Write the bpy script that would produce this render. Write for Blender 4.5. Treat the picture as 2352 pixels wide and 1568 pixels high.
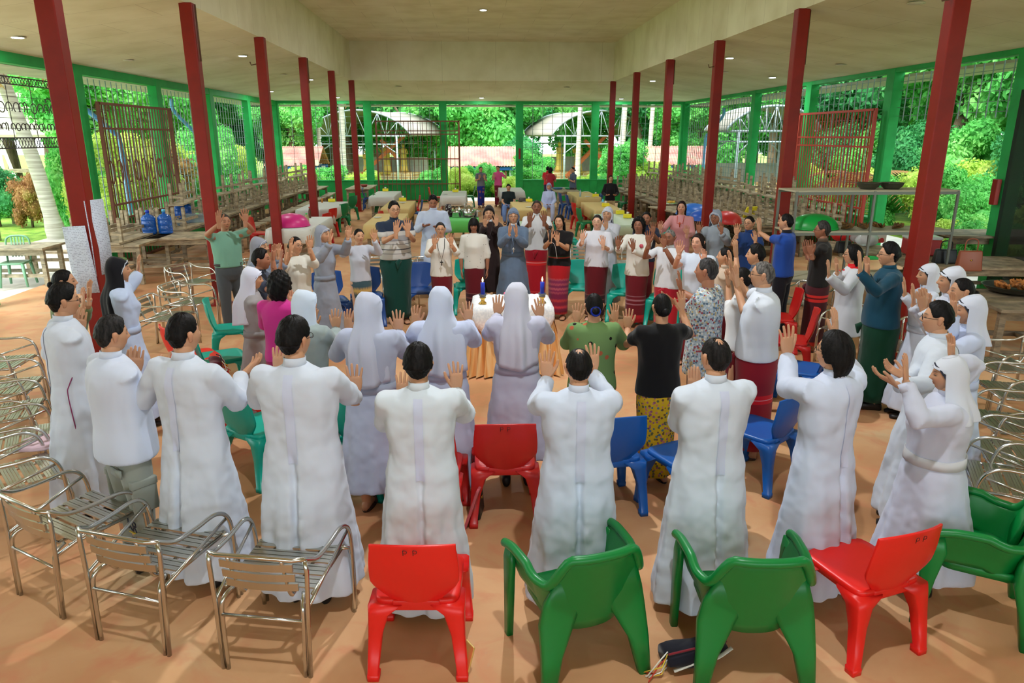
import bpy, math, random
import numpy as np
from mathutils import Vector, Matrix
for o in list(bpy.data.objects): bpy.data.objects.remove(o)
C = bpy.context.scene.collection
PI = math.pi
V = Vector
def R(d): return math.radians(d)
def lin(c):
    return tuple(((x/255)/12.92 if x/255 <= .04045 else ((x/255+.055)/1.055)**2.4) for x in c)
# ---------------------------------------------------------------- camera
FPX, PITCH, YAW, ROLL, EYE = 1636.44, .280703, .0564868, -.000209, 2.65
fwd = V((math.sin(YAW)*math.cos(PITCH), math.cos(YAW)*math.cos(PITCH), -math.sin(PITCH)))
rgt = V((math.cos(YAW), -math.sin(YAW), 0)); upv = rgt.cross(fwd)
r_ = rgt*math.cos(ROLL)+upv*math.sin(ROLL); u_ = -rgt*math.sin(ROLL)+upv*math.cos(ROLL)
cd = bpy.data.cameras.new('camera'); cam = bpy.data.objects.new('camera', cd); C.objects.link(cam)
cd.sensor_width = 36; cd.lens = FPX/2352*36; cd.clip_end = 400
mw = Matrix((r_, u_, -fwd)).transposed().to_4x4(); mw.translation = V((0, 0, EYE)); cam.matrix_world = mw
bpy.context.scene.camera = cam
def ray(u, v): return fwd + r_*((u-1176)/FPX) + u_*((784-v)/FPX)
def at_z(u, v, z=0.0):
    d = ray(u, v); t = (z-EYE)/d.z; return V((d.x*t, d.y*t, z))
def at_y(u, v, y):
    d = ray(u, v); t = y/d.y; return V((d.x*t, y, EYE+d.z*t))
# ---------------------------------------------------------------- world, exposure, light
S = bpy.context.scene
S.view_settings.view_transform = 'Standard'; S.view_settings.look = 'None'
S.view_settings.exposure = -0.24; S.view_settings.gamma = 1
S.view_settings.use_curve_mapping = False
w = bpy.data.worlds.new('world'); S.world = w; w.use_nodes = True
bg = w.node_tree.nodes['Background']
bg.inputs[0].default_value = (.86, .95, 1.0, 1); bg.inputs[1].default_value = 5.0
sd = bpy.data.lights.new('sun', 'SUN'); sd.energy = 5; sd.angle = R(25); sd.color = (1, .97, .9)
so = bpy.data.objects.new('sun', sd); C.objects.link(so); so.rotation_euler = (R(35), R(-25), 0)
LAMP_TRAY, LAMP_SIDE = 140, 42
# ---------------------------------------------------------------- room dimensions
XL, XR, PXL, PXR = -7.80, 8.93, -4.11, 5.125
Y1, SP = 7.88, 3.766
HT, HW, HC = 4.52, 3.99, 5.80
YB = Y1+6*SP; YN = Y1-4*SP
# ---------------------------------------------------------------- materials
MC = {}
def mat(key, col=(128, 128, 128), rough=.6, metal=0, build=None, bump=0, bscale=30, trans=0, emit=0, spec=.5, alpha=1, coat=0, sub=0):
    if key in MC: return MC[key]
    m = bpy.data.materials.new(key); m.use_nodes = True; n = m.node_tree.nodes; l = m.node_tree.links
    b = n['Principled BSDF']; c = lin(col)
    b.inputs['Base Color'].default_value = (*c, 1); b.inputs['Roughness'].default_value = rough
    b.inputs['Metallic'].default_value = metal; b.inputs['Specular IOR Level'].default_value = spec
    if trans: b.inputs['Transmission Weight'].default_value = trans
    if alpha < 1: b.inputs['Alpha'].default_value = alpha
    if coat: b.inputs['Coat Weight'].default_value = coat
    if sub: b.inputs['Subsurface Weight'].default_value = sub; b.inputs['Subsurface Scale'].default_value = .02
    if emit:
        b.inputs['Emission Color'].default_value = (*c, 1); b.inputs['Emission Strength'].default_value = emit
    if bump:
        t = n.new('ShaderNodeTexCoord'); z = n.new('ShaderNodeTexNoise'); z.inputs['Scale'].default_value = bscale; z.inputs['Detail'].default_value = 4
        p = n.new('ShaderNodeBump'); p.inputs['Distance'].default_value = bump; p.inputs['Strength'].default_value = 1
        l.new(t.outputs['Object'], z.inputs['Vector']); l.new(z.outputs['Fac'], p.inputs['Height']); l.new(p.outputs['Normal'], b.inputs['Normal'])
    if build: build(n, l, b)
    MC[key] = m; return m
def ramp(n, stops, interp='LINEAR'):
    r = n.new('ShaderNodeValToRGB'); r.color_ramp.interpolation = interp; e = r.color_ramp.elements
    while len(e) < len(stops): e.new(.5)
    for i, (p, c) in enumerate(stops): e[i].position = p; e[i].color = (*lin(c), 1)
    return r
def noise_cols(stops, scale=3, detail=6, stretch=(1, 1, 1), rough=.6, coord='Object', dist=0):
    def f(n, l, b):
        t = n.new('ShaderNodeTexCoord'); mp = n.new('ShaderNodeMapping'); mp.inputs['Scale'].default_value = stretch
        z = n.new('ShaderNodeTexNoise'); z.inputs['Scale'].default_value = scale; z.inputs['Detail'].default_value = detail; z.inputs['Roughness'].default_value = rough; z.inputs['Distortion'].default_value = dist
        r = ramp(n, stops); l.new(t.outputs[coord], mp.inputs['Vector']); l.new(mp.outputs[0], z.inputs['Vector']); l.new(z.outputs['Fac'], r.inputs[0]); l.new(r.outputs[0], b.inputs['Base Color'])
    return f
def cloth(col, bump=.004, rough=.9, sheen=.15):
    k = 'cloth_%d_%d_%d' % tuple(col)
    def f(n, l, b):
        b.inputs['Sheen Weight'].default_value = sheen
        t = n.new('ShaderNodeTexCoord'); mp = n.new('ShaderNodeMapping'); mp.inputs['Scale'].default_value = (1, 1, .45)
        z = n.new('ShaderNodeTexNoise'); z.inputs['Scale'].default_value = 6; z.inputs['Detail'].default_value = 1.5; z.inputs['Distortion'].default_value = .35
        p = n.new('ShaderNodeBump'); p.inputs['Distance'].default_value = bump*11; p.inputs['Strength'].default_value = .8
        l.new(t.outputs['Object'], mp.inputs['Vector']); l.new(mp.outputs[0], z.inputs['Vector']); l.new(z.outputs['Fac'], p.inputs['Height']); l.new(p.outputs['Normal'], b.inputs['Normal'])
    return mat(k, col, rough, build=f, spec=.2)
def banded(key, stops, rough=.9, z0=0.0, z1=1.6, zig=0):
    # woven bands at heights: stops = [(z, colour)...] from the hem upwards
    def f(n, l, b):
        t = n.new('ShaderNodeTexCoord'); s = n.new('ShaderNodeSeparateXYZ'); l.new(t.outputs['Object'], s.inputs[0])
        mr = n.new('ShaderNodeMapRange'); mr.inputs[1].default_value = z0; mr.inputs[2].default_value = z1; l.new(s.outputs['Z'], mr.inputs[0])
        r = ramp(n, [((z-z0)/(z1-z0), c) for z, c in stops], 'CONSTANT')
        src = mr.outputs[0]
        if zig:
            g = n.new('ShaderNodeMath'); g.operation = 'ARCTAN2'; l.new(s.outputs['X'], g.inputs[0]); l.new(s.outputs['Y'], g.inputs[1])
            h = n.new('ShaderNodeMath'); h.operation = 'PINGPONG'; l.new(g.outputs[0], h.inputs[0]); h.inputs[1].default_value = .06
            k = n.new('ShaderNodeMath'); k.operation = 'MULTIPLY_ADD'; l.new(h.outputs[0], k.inputs[0]); k.inputs[1].default_value = zig; l.new(src, k.inputs[2]); src = k.outputs[0]
        l.new(src, r.inputs[0]); l.new(r.outputs[0], b.inputs['Base Color']); b.inputs['Sheen Weight'].default_value = .15
    return mat(key, (128, 0, 0), rough, build=f, spec=.2)
def spots(key, base, cols, scale=14, size=.35, rough=.9, metric='EUCLIDEAN'):
    def f(n, l, b):
        t = n.new('ShaderNodeTexCoord'); v = n.new('ShaderNodeTexVoronoi'); v.inputs['Scale'].default_value = scale; v.distance = metric
        l.new(t.outputs['Object'], v.inputs['Vector'])
        r = ramp(n, [(i/len(cols), c) for i, c in enumerate(cols)], 'CONSTANT'); s = n.new('ShaderNodeSeparateColor'); l.new(v.outputs['Color'], s.inputs[0]); l.new(s.outputs[0], r.inputs[0])
        c = n.new('ShaderNodeMath'); c.operation = 'LESS_THAN'; l.new(v.outputs['Distance'], c.inputs[0]); c.inputs[1].default_value = size
        m = n.new('ShaderNodeMix'); m.data_type = 'RGBA'; l.new(c.outputs[0], m.inputs[0]); m.inputs[6].default_value = (*lin(base), 1); l.new(r.outputs[0], m.inputs[7]); l.new(m.outputs[2], b.inputs['Base Color'])
    return mat(key, base, rough, build=f, spec=.2)
def skin(col):
    k = 'skin_%d_%d_%d' % tuple(col)
    def f(n, l, b):
        a = n.new('ShaderNodeAttribute'); a.attribute_name = 'tint'; m = n.new('ShaderNodeMix'); m.data_type = 'RGBA'; m.blend_type = 'MULTIPLY'
        m.inputs[0].default_value = 1; m.inputs[6].default_value = (*lin(col), 1); l.new(a.outputs['Color'], m.inputs[7]); l.new(m.outputs[2], b.inputs['Base Color'])
    return mat(k, col, .55, build=f, sub=.08)
def hairm(col=(22, 20, 20)):
    k = 'hair_%d_%d_%d' % tuple(col)
    lo = tuple(int(x*.5) for x in col); hi = tuple(min(255, int(x*1.15)+2) for x in col)
    return mat(k, col, .5, build=noise_cols([(.35, lo), (.7, hi)], 60, 3, (1, 1, .15)), bump=.003, bscale=90, spec=.12)
def plastic(col, rough=.35): return mat('plastic_%d_%d_%d' % tuple(col), col, rough, spec=.5, bump=.0006, bscale=8)
def metalm(): return mat('polished_metal', (205, 205, 200), .2, 1)
def wood(col=(140, 118, 92)):
    lo = tuple(int(x*.62) for x in col); hi = tuple(min(255, int(x*1.2)) for x in col)
    return mat('wood_%d_%d_%d' % tuple(col), col, .7, build=noise_cols([(.3, lo), (.55, col), (.75, hi)], 5, 8, (1, 1, 4)), bump=.002, bscale=40)
def paint(col, rough=.55):
    hi = tuple(min(255, int(x*1.06)+2) for x in col); lo = tuple(int(x*.88) for x in col)
    return mat('paint_%d_%d_%d' % tuple(col), col, rough, build=noise_cols([(.3, lo), (.6, col), (.8, hi)], 2.2, 6), spec=.3)
# ---------------------------------------------------------------- mesh builder
class MB:
    def __init__(s): s.v = []; s.f = []; s.m = []; s.n = 0
    def add(s, vs, fs, mi=0):
        s.v.extend([tuple(p) for p in vs]); k = s.n; s.f.extend([tuple(i+k for i in f) for f in fs]); s.m.extend([mi]*len(fs)); s.n += len(vs); return s
    def box(s, c, d, rz=0, mi=0, top=None, rx=0, ry=0):
        x, y, z = d[0]/2, d[1]/2, d[2]/2; tx, ty = (top or (1, 1))
        P = [(-x, -y, -z), (x, -y, -z), (x, y, -z), (-x, y, -z), (-x*tx, -y*ty, z), (x*tx, -y*ty, z), (x*tx, y*ty, z), (-x*tx, y*ty, z)]
        M = Matrix.Rotation(rz, 3, 'Z') @ Matrix.Rotation(ry, 3, 'Y') @ Matrix.Rotation(rx, 3, 'X')
        return s.add([M @ V(p)+V(c) for p in P], [(0, 3, 2, 1), (4, 5, 6, 7), (0, 1, 5, 4), (1, 2, 6, 5), (2, 3, 7, 6), (3, 0, 4, 7)], mi)
    def beam(s, a, b, w, h, mi=0, up=(0, 0, 1)):
        a, b = V(a), V(b); t = (b-a).normalized(); u = V(up)
        if abs(t.dot(u)) > .95: u = V((0, 1, 0))
        x = t.cross(u).normalized()*w/2; y = x.cross(t).normalized()*h/2
        P = [a-x-y, a+x-y, a+x+y, a-x+y, b-x-y, b+x-y, b+x+y, b-x+y]
        return s.add(P, [(0, 1, 2, 3), (4, 7, 6, 5), (0, 4, 5, 1), (1, 5, 6, 2), (2, 6, 7, 3), (3, 7, 4, 0)], mi)
    def loft(s, rings, mi=0, c0=True, c1=True, cyc=True):
        n = len(rings[0]); k = []; fs = []
        for r in rings: k.extend(r)
        m = n if cyc else n-1
        for i in range(len(rings)-1):
            for j in range(m):
                a = i*n+j; b = i*n+(j+1) % n; fs.append((a, b, b+n, a+n))
        if c0: fs.append(tuple(reversed(range(n))))
        if c1: fs.append(tuple((len(rings)-1)*n+j for j in range(n)))
        return s.add(k, fs, mi)
    def tube(s, path, r, n=8, mi=0, ey=1.0, up=None, closed=False):
        P = [V(p) for p in path]; L = len(P); rr = r if isinstance(r, (list, tuple)) else [r]*L
        rings = []; prev = V(up) if up else None
        for i in range(L):
            if closed: t = P[(i+1) % L]-P[i-1]
            else: t = P[min(i+1, L-1)]-P[max(i-1, 0)]
            if t.length < 1e-9: t = V((0, 0, 1))
            t.normalize()
            if prev is None: prev = V((1, 0, 0)) if abs(t.x) < .8 else V((0, 1, 0))
            x = (prev-t*prev.dot(t))
            if x.length < 1e-6: x = t.orthogonal()
            x.normalize(); prev = x; y = t.cross(x)
            e = rr[i]; ex, eyy = (e if isinstance(e, tuple) else (e, e*ey))
            rings.append([P[i]+x*math.cos(2*PI*j/n)*ex+y*math.sin(2*PI*j/n)*eyy for j in range(n)])
        if closed: rings.append(rings[0]); return s.loft(rings, mi, False, False)
        return s.loft(rings, mi)
    def caps(s, path, r, n=8, mi=0, ey=1.0, up=None):
        # tube with rounded ends
        P = [V(p) for p in path]; rr = list(r) if isinstance(r, (list, tuple)) else [r]*len(P)
        a = (P[0]-P[1]).normalized(); b = (P[-1]-P[-2]).normalized()
        g = lambda q, k: (q[0]*k, q[1]*k) if isinstance(q, tuple) else q*k
        h = lambda q: min(q) if isinstance(q, tuple) else q
        P = [P[0]+a*h(rr[0])*.9, P[0]+a*h(rr[0])*.55]+P+[P[-1]+b*h(rr[-1])*.55, P[-1]+b*h(rr[-1])*.9]
        rr = [g(rr[0], .35), g(rr[0], .8)]+rr+[g(rr[-1], .8), g(rr[-1], .35)]
        return s.tube(P, rr, n, mi, ey, up)
    def lathe(s, prof, c=(0, 0, 0), n=20, mi=0, sx=1, sy=1):
        rings = [[V((c[0]+r*sx*math.cos(2*PI*j/n), c[1]+r*sy*math.sin(2*PI*j/n), c[2]+z)) for j in range(n)] for r, z in prof]
        return s.loft(rings, mi)
    def ball(s, c, r, n=12, mi=0):
        r = r if isinstance(r, tuple) else (r, r, r)
        rings = [[V((c[0]+r[0]*math.sin(t)*math.cos(2*PI*j/n), c[1]+r[1]*math.sin(t)*math.sin(2*PI*j/n), c[2]-r[2]*math.cos(t))) for j in range(n)] for t in [PI*(i+.15)/(n//2+.3) for i in range(n//2+1)]]
        return s.loft(rings, mi)
    def build(s, name, mats, parent=None, smooth=True, label=None):
        me = bpy.data.meshes.new(name); me.from_pydata(s.v, [], s.f)
        for m in (mats if isinstance(mats, (list, tuple)) else [mats]): me.materials.append(m)
        if any(s.m): me.polygons.foreach_set('material_index', s.m)
        if smooth: me.polygons.foreach_set('use_smooth', [True]*len(s.f))
        me.update(); o = bpy.data.objects.new(name, me); C.objects.link(o)
        if parent: o.parent = parent
        if label: o['label'] = label
        return o
def tag(o, label, cat, group=None, kind=None):
    o['label'] = label; o['category'] = cat
    if group: o['group'] = group
    if kind: o['kind'] = kind
    return o
def thing(name, label, cat, loc=(0, 0, 0), rz=0, group=None):
    o = bpy.data.objects.new(name, None); C.objects.link(o); o.location = loc; o.rotation_euler = (0, 0, rz); o.empty_display_size = .1
    return tag(o, label, cat, group)
def struct(mb, name, m, smooth=False, kind='structure'):
    o = mb.build(name, m, None, smooth); o['kind'] = kind; return o
def mod(o, t, **k):
    m = o.modifiers.new(t.lower(), t)
    for a, b in k.items(): setattr(m, a, b)
    return o
def bev(o, w=.006, seg=2):
    mod(o, 'BEVEL', width=w, segments=seg, limit_method='ANGLE'); return o
def dup(root, loc, rz, label=None, group=None, sc=None):
    r = root.copy(); C.objects.link(r); r.location = loc; r.rotation_euler = (0, 0, rz)
    if label: r['label'] = label
    if group: r['group'] = group
    if sc: r.scale = sc
    for ch in list(root.children):
        c = ch.copy(); C.objects.link(c); c.parent = r
        for g in ch.children:
            d = g.copy(); C.objects.link(d); d.parent = c
    return r
rnd = random.Random(7)
def sm(x, a, b):
    t = max(0, min(1, (x-a)/(b-a))); return t*t*(3-2*t)
def bez(pts, k=6):
    # Catmull-Rom through the points
    P = [V(p) for p in pts]; P = [2*P[0]-P[1]]+P+[2*P[-1]-P[-2]]; out = []
    for i in range(1, len(P)-2):
        for j in range(k):
            t = j/k; a, b, c, d = P[i-1:i+3]
            out.append(.5*((2*b)+(c-a)*t+(2*a-5*b+4*c-d)*t*t+(3*b-a-3*c+d)*t**3))
    out.append(P[-2]); return out
# ================================================================ ROOM
GREEN = paint((36, 170, 84)); GREEND = paint((30, 150, 74)); RED = paint((134, 24, 13), .45)
def floor_b(n, l, b):
    t = n.new('ShaderNodeTexCoord')
    z = n.new('ShaderNodeTexNoise'); z.inputs['Scale'].default_value = .8; z.inputs['Detail'].default_value = 8; z.inputs['Distortion'].default_value = .6
    r = ramp(n, [(.30, (176, 128, 88)), (.45, (200, 150, 106)), (.58, (212, 166, 122)), (.72, (196, 172, 136))])
    z2 = n.new('ShaderNodeTexNoise'); z2.inputs['Scale'].default_value = 2.6; z2.inputs['Detail'].default_value = 7; z2.inputs['Distortion'].default_value = 1.5
    r2 = ramp(n, [(.50, (0, 0, 0)), (.78, (230, 230, 230))])
    m = n.new('ShaderNodeMix'); m.data_type = 'RGBA'; m.inputs[7].default_value = (*lin((204, 128, 94)), 1)
    l.new(t.outputs['Object'], z.inputs['Vector']); l.new(t.outputs['Object'], z2.inputs['Vector'])
    l.new(z.outputs['Fac'], r.inputs[0]); l.new(z2.outputs['Fac'], r2.inputs[0]); l.new(r2.outputs[0], m.inputs[0]); l.new(r.outputs[0], m.inputs[6])
    z3 = n.new('ShaderNodeTexNoise'); z3.inputs['Scale'].default_value = 14; z3.inputs['Detail'].default_value = 6
    r3 = ramp(n, [(.66, (0, 0, 0)), (.78, (150, 150, 150))]); m3 = n.new('ShaderNodeMix'); m3.data_type = 'RGBA'; m3.inputs[7].default_value = (*lin((186, 170, 142)), 1)
    l.new(t.outputs['Object'], z3.inputs['Vector']); l.new(z3.outputs['Fac'], r3.inputs[0]); l.new(r3.outputs[0], m3.inputs[0]); l.new(m.outputs[2], m3.inputs[6]); l.new(m3.outputs[2], b.inputs['Base Color'])
    rr = ramp(n, [(.3, (190, 190, 190)), (.7, (225, 225, 225))]); l.new(z.outputs['Fac'], rr.inputs[0]); l.new(rr.outputs[0], b.inputs['Roughness'])
m = MB(); m.box(((XL+XR)/2, (YN+YB)/2, -.1), (XR-XL+.3, YB-YN+.3, .2)); struct(m, 'floor', mat('floor_concrete', (200, 150, 106), .5, build=floor_b, spec=.2))
def ceil_b(n, l, b):
    t = n.new('ShaderNodeTexCoord'); br = n.new('ShaderNodeTexBrick'); br.inputs['Scale'].default_value = 1; br.inputs['Mortar Size'].default_value = .006; br.inputs['Mortar Smooth'].default_value = .6
    br.inputs['Brick Width'].default_value = 1.88; br.inputs['Row Height'].default_value = .94; br.offset = .5
    br.inputs['Color1'].default_value = (*lin((232, 228, 204)), 1); br.inputs['Color2'].default_value = (*lin((228, 223, 200)), 1); br.inputs['Mortar'].default_value = (*lin((196, 190, 168)), 1)
    z = n.new('ShaderNodeTexNoise'); z.inputs['Scale'].default_value = 1.2; z.inputs['Detail'].default_value = 5; r = ramp(n, [(.3, (238, 236, 228)), (.6, (255, 255, 255))])
    mm = n.new('ShaderNodeMix'); mm.data_type = 'RGBA'; mm.blend_type = 'MULTIPLY'; mm.inputs[0].default_value = 1
    l.new(t.outputs['Object'], br.inputs['Vector']); l.new(t.outputs['Object'], z.inputs['Vector']); l.new(z.outputs['Fac'], r.inputs[0]); l.new(br.outputs[0], mm.inputs[6]); l.new(r.outputs[0], mm.inputs[7]); l.new(mm.outputs[2], b.inputs['Base Color'])
CEIL = mat('ceiling_board', (200, 192, 168), .9, build=ceil_b, spec=.1)
TY0, TY1 = Y1-3*SP, Y1+5*SP
m = MB(); H2 = .06
I = [(PXL, TY0), (PXR, TY0), (PXR, TY1), (PXL, TY1)]; O = [(XL, YN), (XR, YN), (XR, YB), (XL, YB)]
for k in range(4):
    a, b, c, d = I[k], I[(k+1) % 4], O[(k+1) % 4], O[k]
    m.add([(*a, HT), (*b, HT), (*c, HW), (*d, HW)], [(0, 1, 2, 3)])
    m.add([(*a, HT), (*b, HT), (*b, HC), (*a, HC)], [(0, 1, 2, 3)])
m.add([(*p, HC) for p in I], [(0, 1, 2, 3)])
m.add([(*p, HC+.3) for p in [(XL-1.2, YN-1), (XR+1.2, YN-1), (XR+1.2, YB+1.2), (XL-1.2, YB+1.2)]], [(0, 1, 2, 3)])
struct(m, 'ceiling', CEIL)
# eaves outside the wall heads
m = MB()
for x0, x1 in ((XL-1.3, XL-.12), (XR+.12, XR+1.3)): m.box(((x0+x1)/2, (YN+YB)/2, HW-.14), (x1-x0, YB-YN+2.6, .05))
m.box(((XL+XR)/2, YB+.75, HW-.14), (XR-XL+2.6, 1.2, .05)); struct(m, 'trim_1', paint((196, 190, 172)))
# wall frames: columns, head beam, low wall
def wall(name, pts, low, head=.28):
    m = MB(); (ax, ay), (bx, by) = pts[0], pts[-1]; d = V((bx-ax, by-ay, 0)).normalized(); rz = math.atan2(d.y, d.x)
    for (x, y) in pts: m.box((x, y, HW/2), (.30, .22, HW), rz)
    c = V(((ax+bx)/2, (ay+by)/2, 0)); L = (V((bx, by, 0))-V((ax, ay, 0))).length
    m.box((c.x, c.y, HW-head/2+.06), (L+.2, .2, head), rz)
    for (p, q) in low:
        p, q = V((*p, 0)), V((*q, 0)); cc = (p+q)/2; m.box((cc.x, cc.y, .43), ((q-p).length, .16, .86), rz); m.box((cc.x, cc.y, .88), ((q-p).length, .24, .05), rz)
    return bev(struct(m, name, GREEN), .008, 1)
LY = [Y1+SP*i for i in range(-4, 7)]
wall('wall_left', [(XL, y) for y in LY], [((XL, Y1+2*SP), (XL, YB))], .22)
wall('wall_right', [(XR, y) for y in LY], [((XR, Y1+2*SP), (XR, YB))], .14)
NB = 6; BX = [at_y(u, 300, YB).x for u in (628, 846, 1018, 1193, 1366)]+[XR-.05]
BX[0] = XL
g0, g1 = BX[2], BX[3]
wall('wall_back', [(x, YB) for x in BX], [((BX[0], YB), (g0, YB)), ((g1, YB), (BX[-1], YB))], .16)
m = MB(); m.box(((XL+XR)/2, YN-.1, .8), (XR-XL+.3, .2, 1.6))  # unseen parapet behind the camera, added to hold back sky light
struct(m, 'light_block_front', paint((150, 156, 140)))
for x, nm in ((XL-.1, 'light_block_left'), (XR+.1, 'light_block_right')):  # unseen side panels near the camera, added to cut ambient daylight
    m = MB(); m.box((x, (YN+Y1-SP)/2, HW/2), (.12, Y1-SP-YN, HW)); struct(m, nm, paint((150, 156, 140)))
# window grilles: one per bay
GR = mat('grille_paint', (128, 150, 150), .5, .3); GRB = mat('grille_rust', (100, 74, 56), .7)
wn = 1
def grille(a, b, z0, z1, nv, hh=.2, thin=.008):
    global wn
    m = MB(); a, b = V((*a, 0)), V((*b, 0)); d = b-a; out = V((0, 0, 0))
    for i in range(1, nv):
        p = a+d*i/nv; m.tube([p+V((0, 0, z0)), p+V((0, 0, z1))], .011, 5)
    z = z0+.1
    while z < z1: m.tube([a+V((0, 0, z)), b+V((0, 0, z))], .005, 4); z += hh
    struct(m, 'window_%d' % wn, GR); wn += 1
for i in range(6, 10):
    y0, y1 = LY[i]+.15, LY[i+1]-.15
    grille((XL-.05, y0), (XL-.05, y1), .9, HW-.2, 14)
    grille((XR+.05, y0), (XR+.05, y1), .9, HW-.12, 14)
for i in (4, 5): grille((XR+.05, LY[i]+.15), (XR+.05, LY[i+1]-.15), 2.95, HW-.12, 14, .17)
for k in (0, 1, 3, 4): grille((BX[k]+.15, YB+.03), (BX[k+1]-.15, YB+.03), .9, HW-.15, 7, .24)
# red steel posts
kk = 0
ords = ['nearest', 'second', 'third', 'fourth', 'fifth', 'farthest']
for side, x in (('left', PXL), ('right', PXR)):
    for i in range(6):
        y = Y1+SP*i
        p = thing('steel_post', '%s red steel post of the %s row, running from floor to ceiling' % (ords[i], side), 'post', (x, y, 0), 0, 'red posts along the hall')
        m = MB(); m.box((0, 0, HT/2), (.19, .17, HT)); bev(m.build('shaft', RED, p, False), .012)
        m = MB(); m.box((0, 0, .01), (.3, .3, .02)); m.build('base_plate', RED, p, False)
        if i in (1, 3): m = MB(); m.tube([(.12, -.02, HT-.02), (.12, -.02, HT-.9+i*.1)], .012, 6); m.build('hook_rod', GRB, p)
        if i in (0, 2): m = MB(); m.tube([(-.1, -.05, HT-.5), (-.2, -.05, HT-.52), (-.22, -.05, HT-.46)], .012, 6); m.build('hook_rod', GRB, p)
# ceiling downlights
DL = mat('downlight_glow', (240, 250, 255), .4, emit=14); DLO = mat('downlight_off', (214, 208, 190), .5)
def ceil_hit(u, v):
    d = ray(u, v)
    t = (HC-EYE)/d.z; p = d*t
    if PXL < p.x < PXR and p.y < TY1: return V((p.x, p.y, HC))
    best = None
    for t10 in range(20, 4000):
        t = t10*.01; p = d*t+V((0, 0, EYE))
        e = max(PXL-p.x, p.x-PXR, p.y-TY1, 0)
        if e > 0 and p.z > HT-(HT-HW)*e/SP: return V((p.x, p.y, HT-(HT-HW)*e/SP))
    return V((0, 10, HT))
def downlight(p, lit, label, power=0, size=.2):
    o = thing('downlight', label, 'ceiling light', p+V((0, 0, -.016)), 0, 'ceiling downlights')
    m = MB(); m.lathe([(.085, 0), (.115, -.002), (.12, .008), (.085, .012)], n=24); m.build('trim_ring', DLO, o)
    m = MB(); m.lathe([(.002, -.010), (.075, -.009), (.086, -.002), (.086, .006), (.002, .006)], n=24); m.build('lens', DL if lit else DLO, o)
    if power:
        ld = bpy.data.lights.new('lamp_light', 'AREA'); ld.shape = 'DISK'; ld.size = size; ld.energy = power; ld.color = (.93, .97, 1)
        lo = bpy.data.objects.new('lamp_light', ld); C.objects.link(lo); lo.parent = o; lo.location = (0, 0, -.03)
    return o
for u, v, lb in ((40, 84, 'at the far left near the iron sign'), (557, 127, 'between the second and third left posts'), (713, 182, 'beside the fifth left post'), (622, 209, 'near the left back corner'), (775, 223, 'beyond the farthest left post'), (1106, 224, 'over the open back doorway'), (1427, 226, 'beyond the farthest right post'), (1499, 185, 'between the fourth and fifth right posts'), (1676, 132, 'beside the third right post'), (1774, 177, 'above the red steel gate at right')):
    downlight(ceil_hit(u, v), True, 'lit round downlight '+lb, LAMP_SIDE)
downlight(ceil_hit(1110, 22), True, 'lit round downlight in the raised middle ceiling', LAMP_TRAY)
for y, e in ((1.6, 1.15), (7.2, 2.0), (14, .9)): downlight(V((.5, y, HC)), True, 'lit round downlight in the raised ceiling overhead', LAMP_TRAY*e, .13)
for sx in (-5.9, 6.9):
    for y in (4.0,): downlight(V((sx, y, HT-(HT-HW)*((PXL-sx if sx < 0 else sx-PXR)/SP))), True, 'lit round downlight over the near side aisle', LAMP_SIDE*1.3)
for u, v, lb in ((293, 137, 'behind the nearest left post'), (650, 170, 'by the third left post'), (915, 198, 'before the tall barred gate'), (1302, 200, 'over the back tables'), (1664, 165, 'right of the third right post'), (1932, 148, 'over the steel rack'), (2105, 5, 'at the upper right edge')):
    downlight(ceil_hit(u, v), False, 'small unlit round downlight '+lb)
# ================================================================ OUTSIDE
GRASS = mat('grass', (110, 150, 50), .9, build=noise_cols([(.3, (84, 124, 36)), (.5, (128, 170, 52)), (.7, (170, 200, 84))], 3, 9), bump=.03, bscale=25)
m = MB(); m.box((0, 45, -.45), (160, 150, .5)); o = struct(m, 'ground', GRASS)
m = MB(); m.box((XL-2.0, 8, -.13), (3.7, 44, .16)); m.box((XR+1.5, 12, -.13), (2.7, 40, .16)); m.box((0, YB+1.4, -.13), (20, 2.5, .16))
struct(m, 'patio', mat('pale_concrete', (206, 202, 192), .8, build=noise_cols([(.3, (190, 186, 174)), (.7, (222, 218, 210))], 1.5, 8)))
def leafm(key, lo, mid, hi, tr=.35):
    def f(n, l, b):
        t = n.new('ShaderNodeTexCoord'); z = n.new('ShaderNodeTexNoise'); z.inputs['Scale'].default_value = 1.7; z.inputs['Detail'].default_value = 6; z.inputs['Roughness'].default_value = .75
        r = ramp(n, [(.3, lo), (.5, mid), (.68, hi)]); l.new(t.outputs['Object'], z.inputs['Vector']); l.new(z.outputs['Fac'], r.inputs[0]); l.new(r.outputs[0], b.inputs['Base Color'])
        td = n.new('ShaderNodeBsdfTranslucent'); l.new(r.outputs[0], td.inputs[0]); mx = n.new('ShaderNodeMixShader'); mx.inputs[0].default_value = tr
        l.new(b.outputs[0], mx.inputs[1]); l.new(td.outputs[0], mx.inputs[2]); l.new(mx.outputs[0], n['Material Output'].inputs[0])
    return mat(key, mid, .6, build=f, spec=.25)
LF = [leafm('leaf_mid', (60, 150, 66), (112, 205, 104), (176, 236, 140)), leafm('leaf_dark', (34, 104, 60), (70, 158, 92), (124, 204, 120)), leafm('leaf_yellow', (130, 184, 62), (190, 222, 96), (226, 236, 140)), leafm('leaf_rust', (110, 110, 60), (180, 130, 84), (196, 180, 110))]
BARK = mat('bark', (112, 92, 70), .9, build=noise_cols([(.3, (80, 64, 48)), (.7, (140, 120, 96))], 6, 8, (1, 1, .3)), bump=.02, bscale=12)
PALMB = mat('palm_bark', (196, 192, 176), .8, build=noise_cols([(.35, (160, 152, 132)), (.65, (222, 220, 208))], 2, 4, (.3, .3, 7)))
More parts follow.
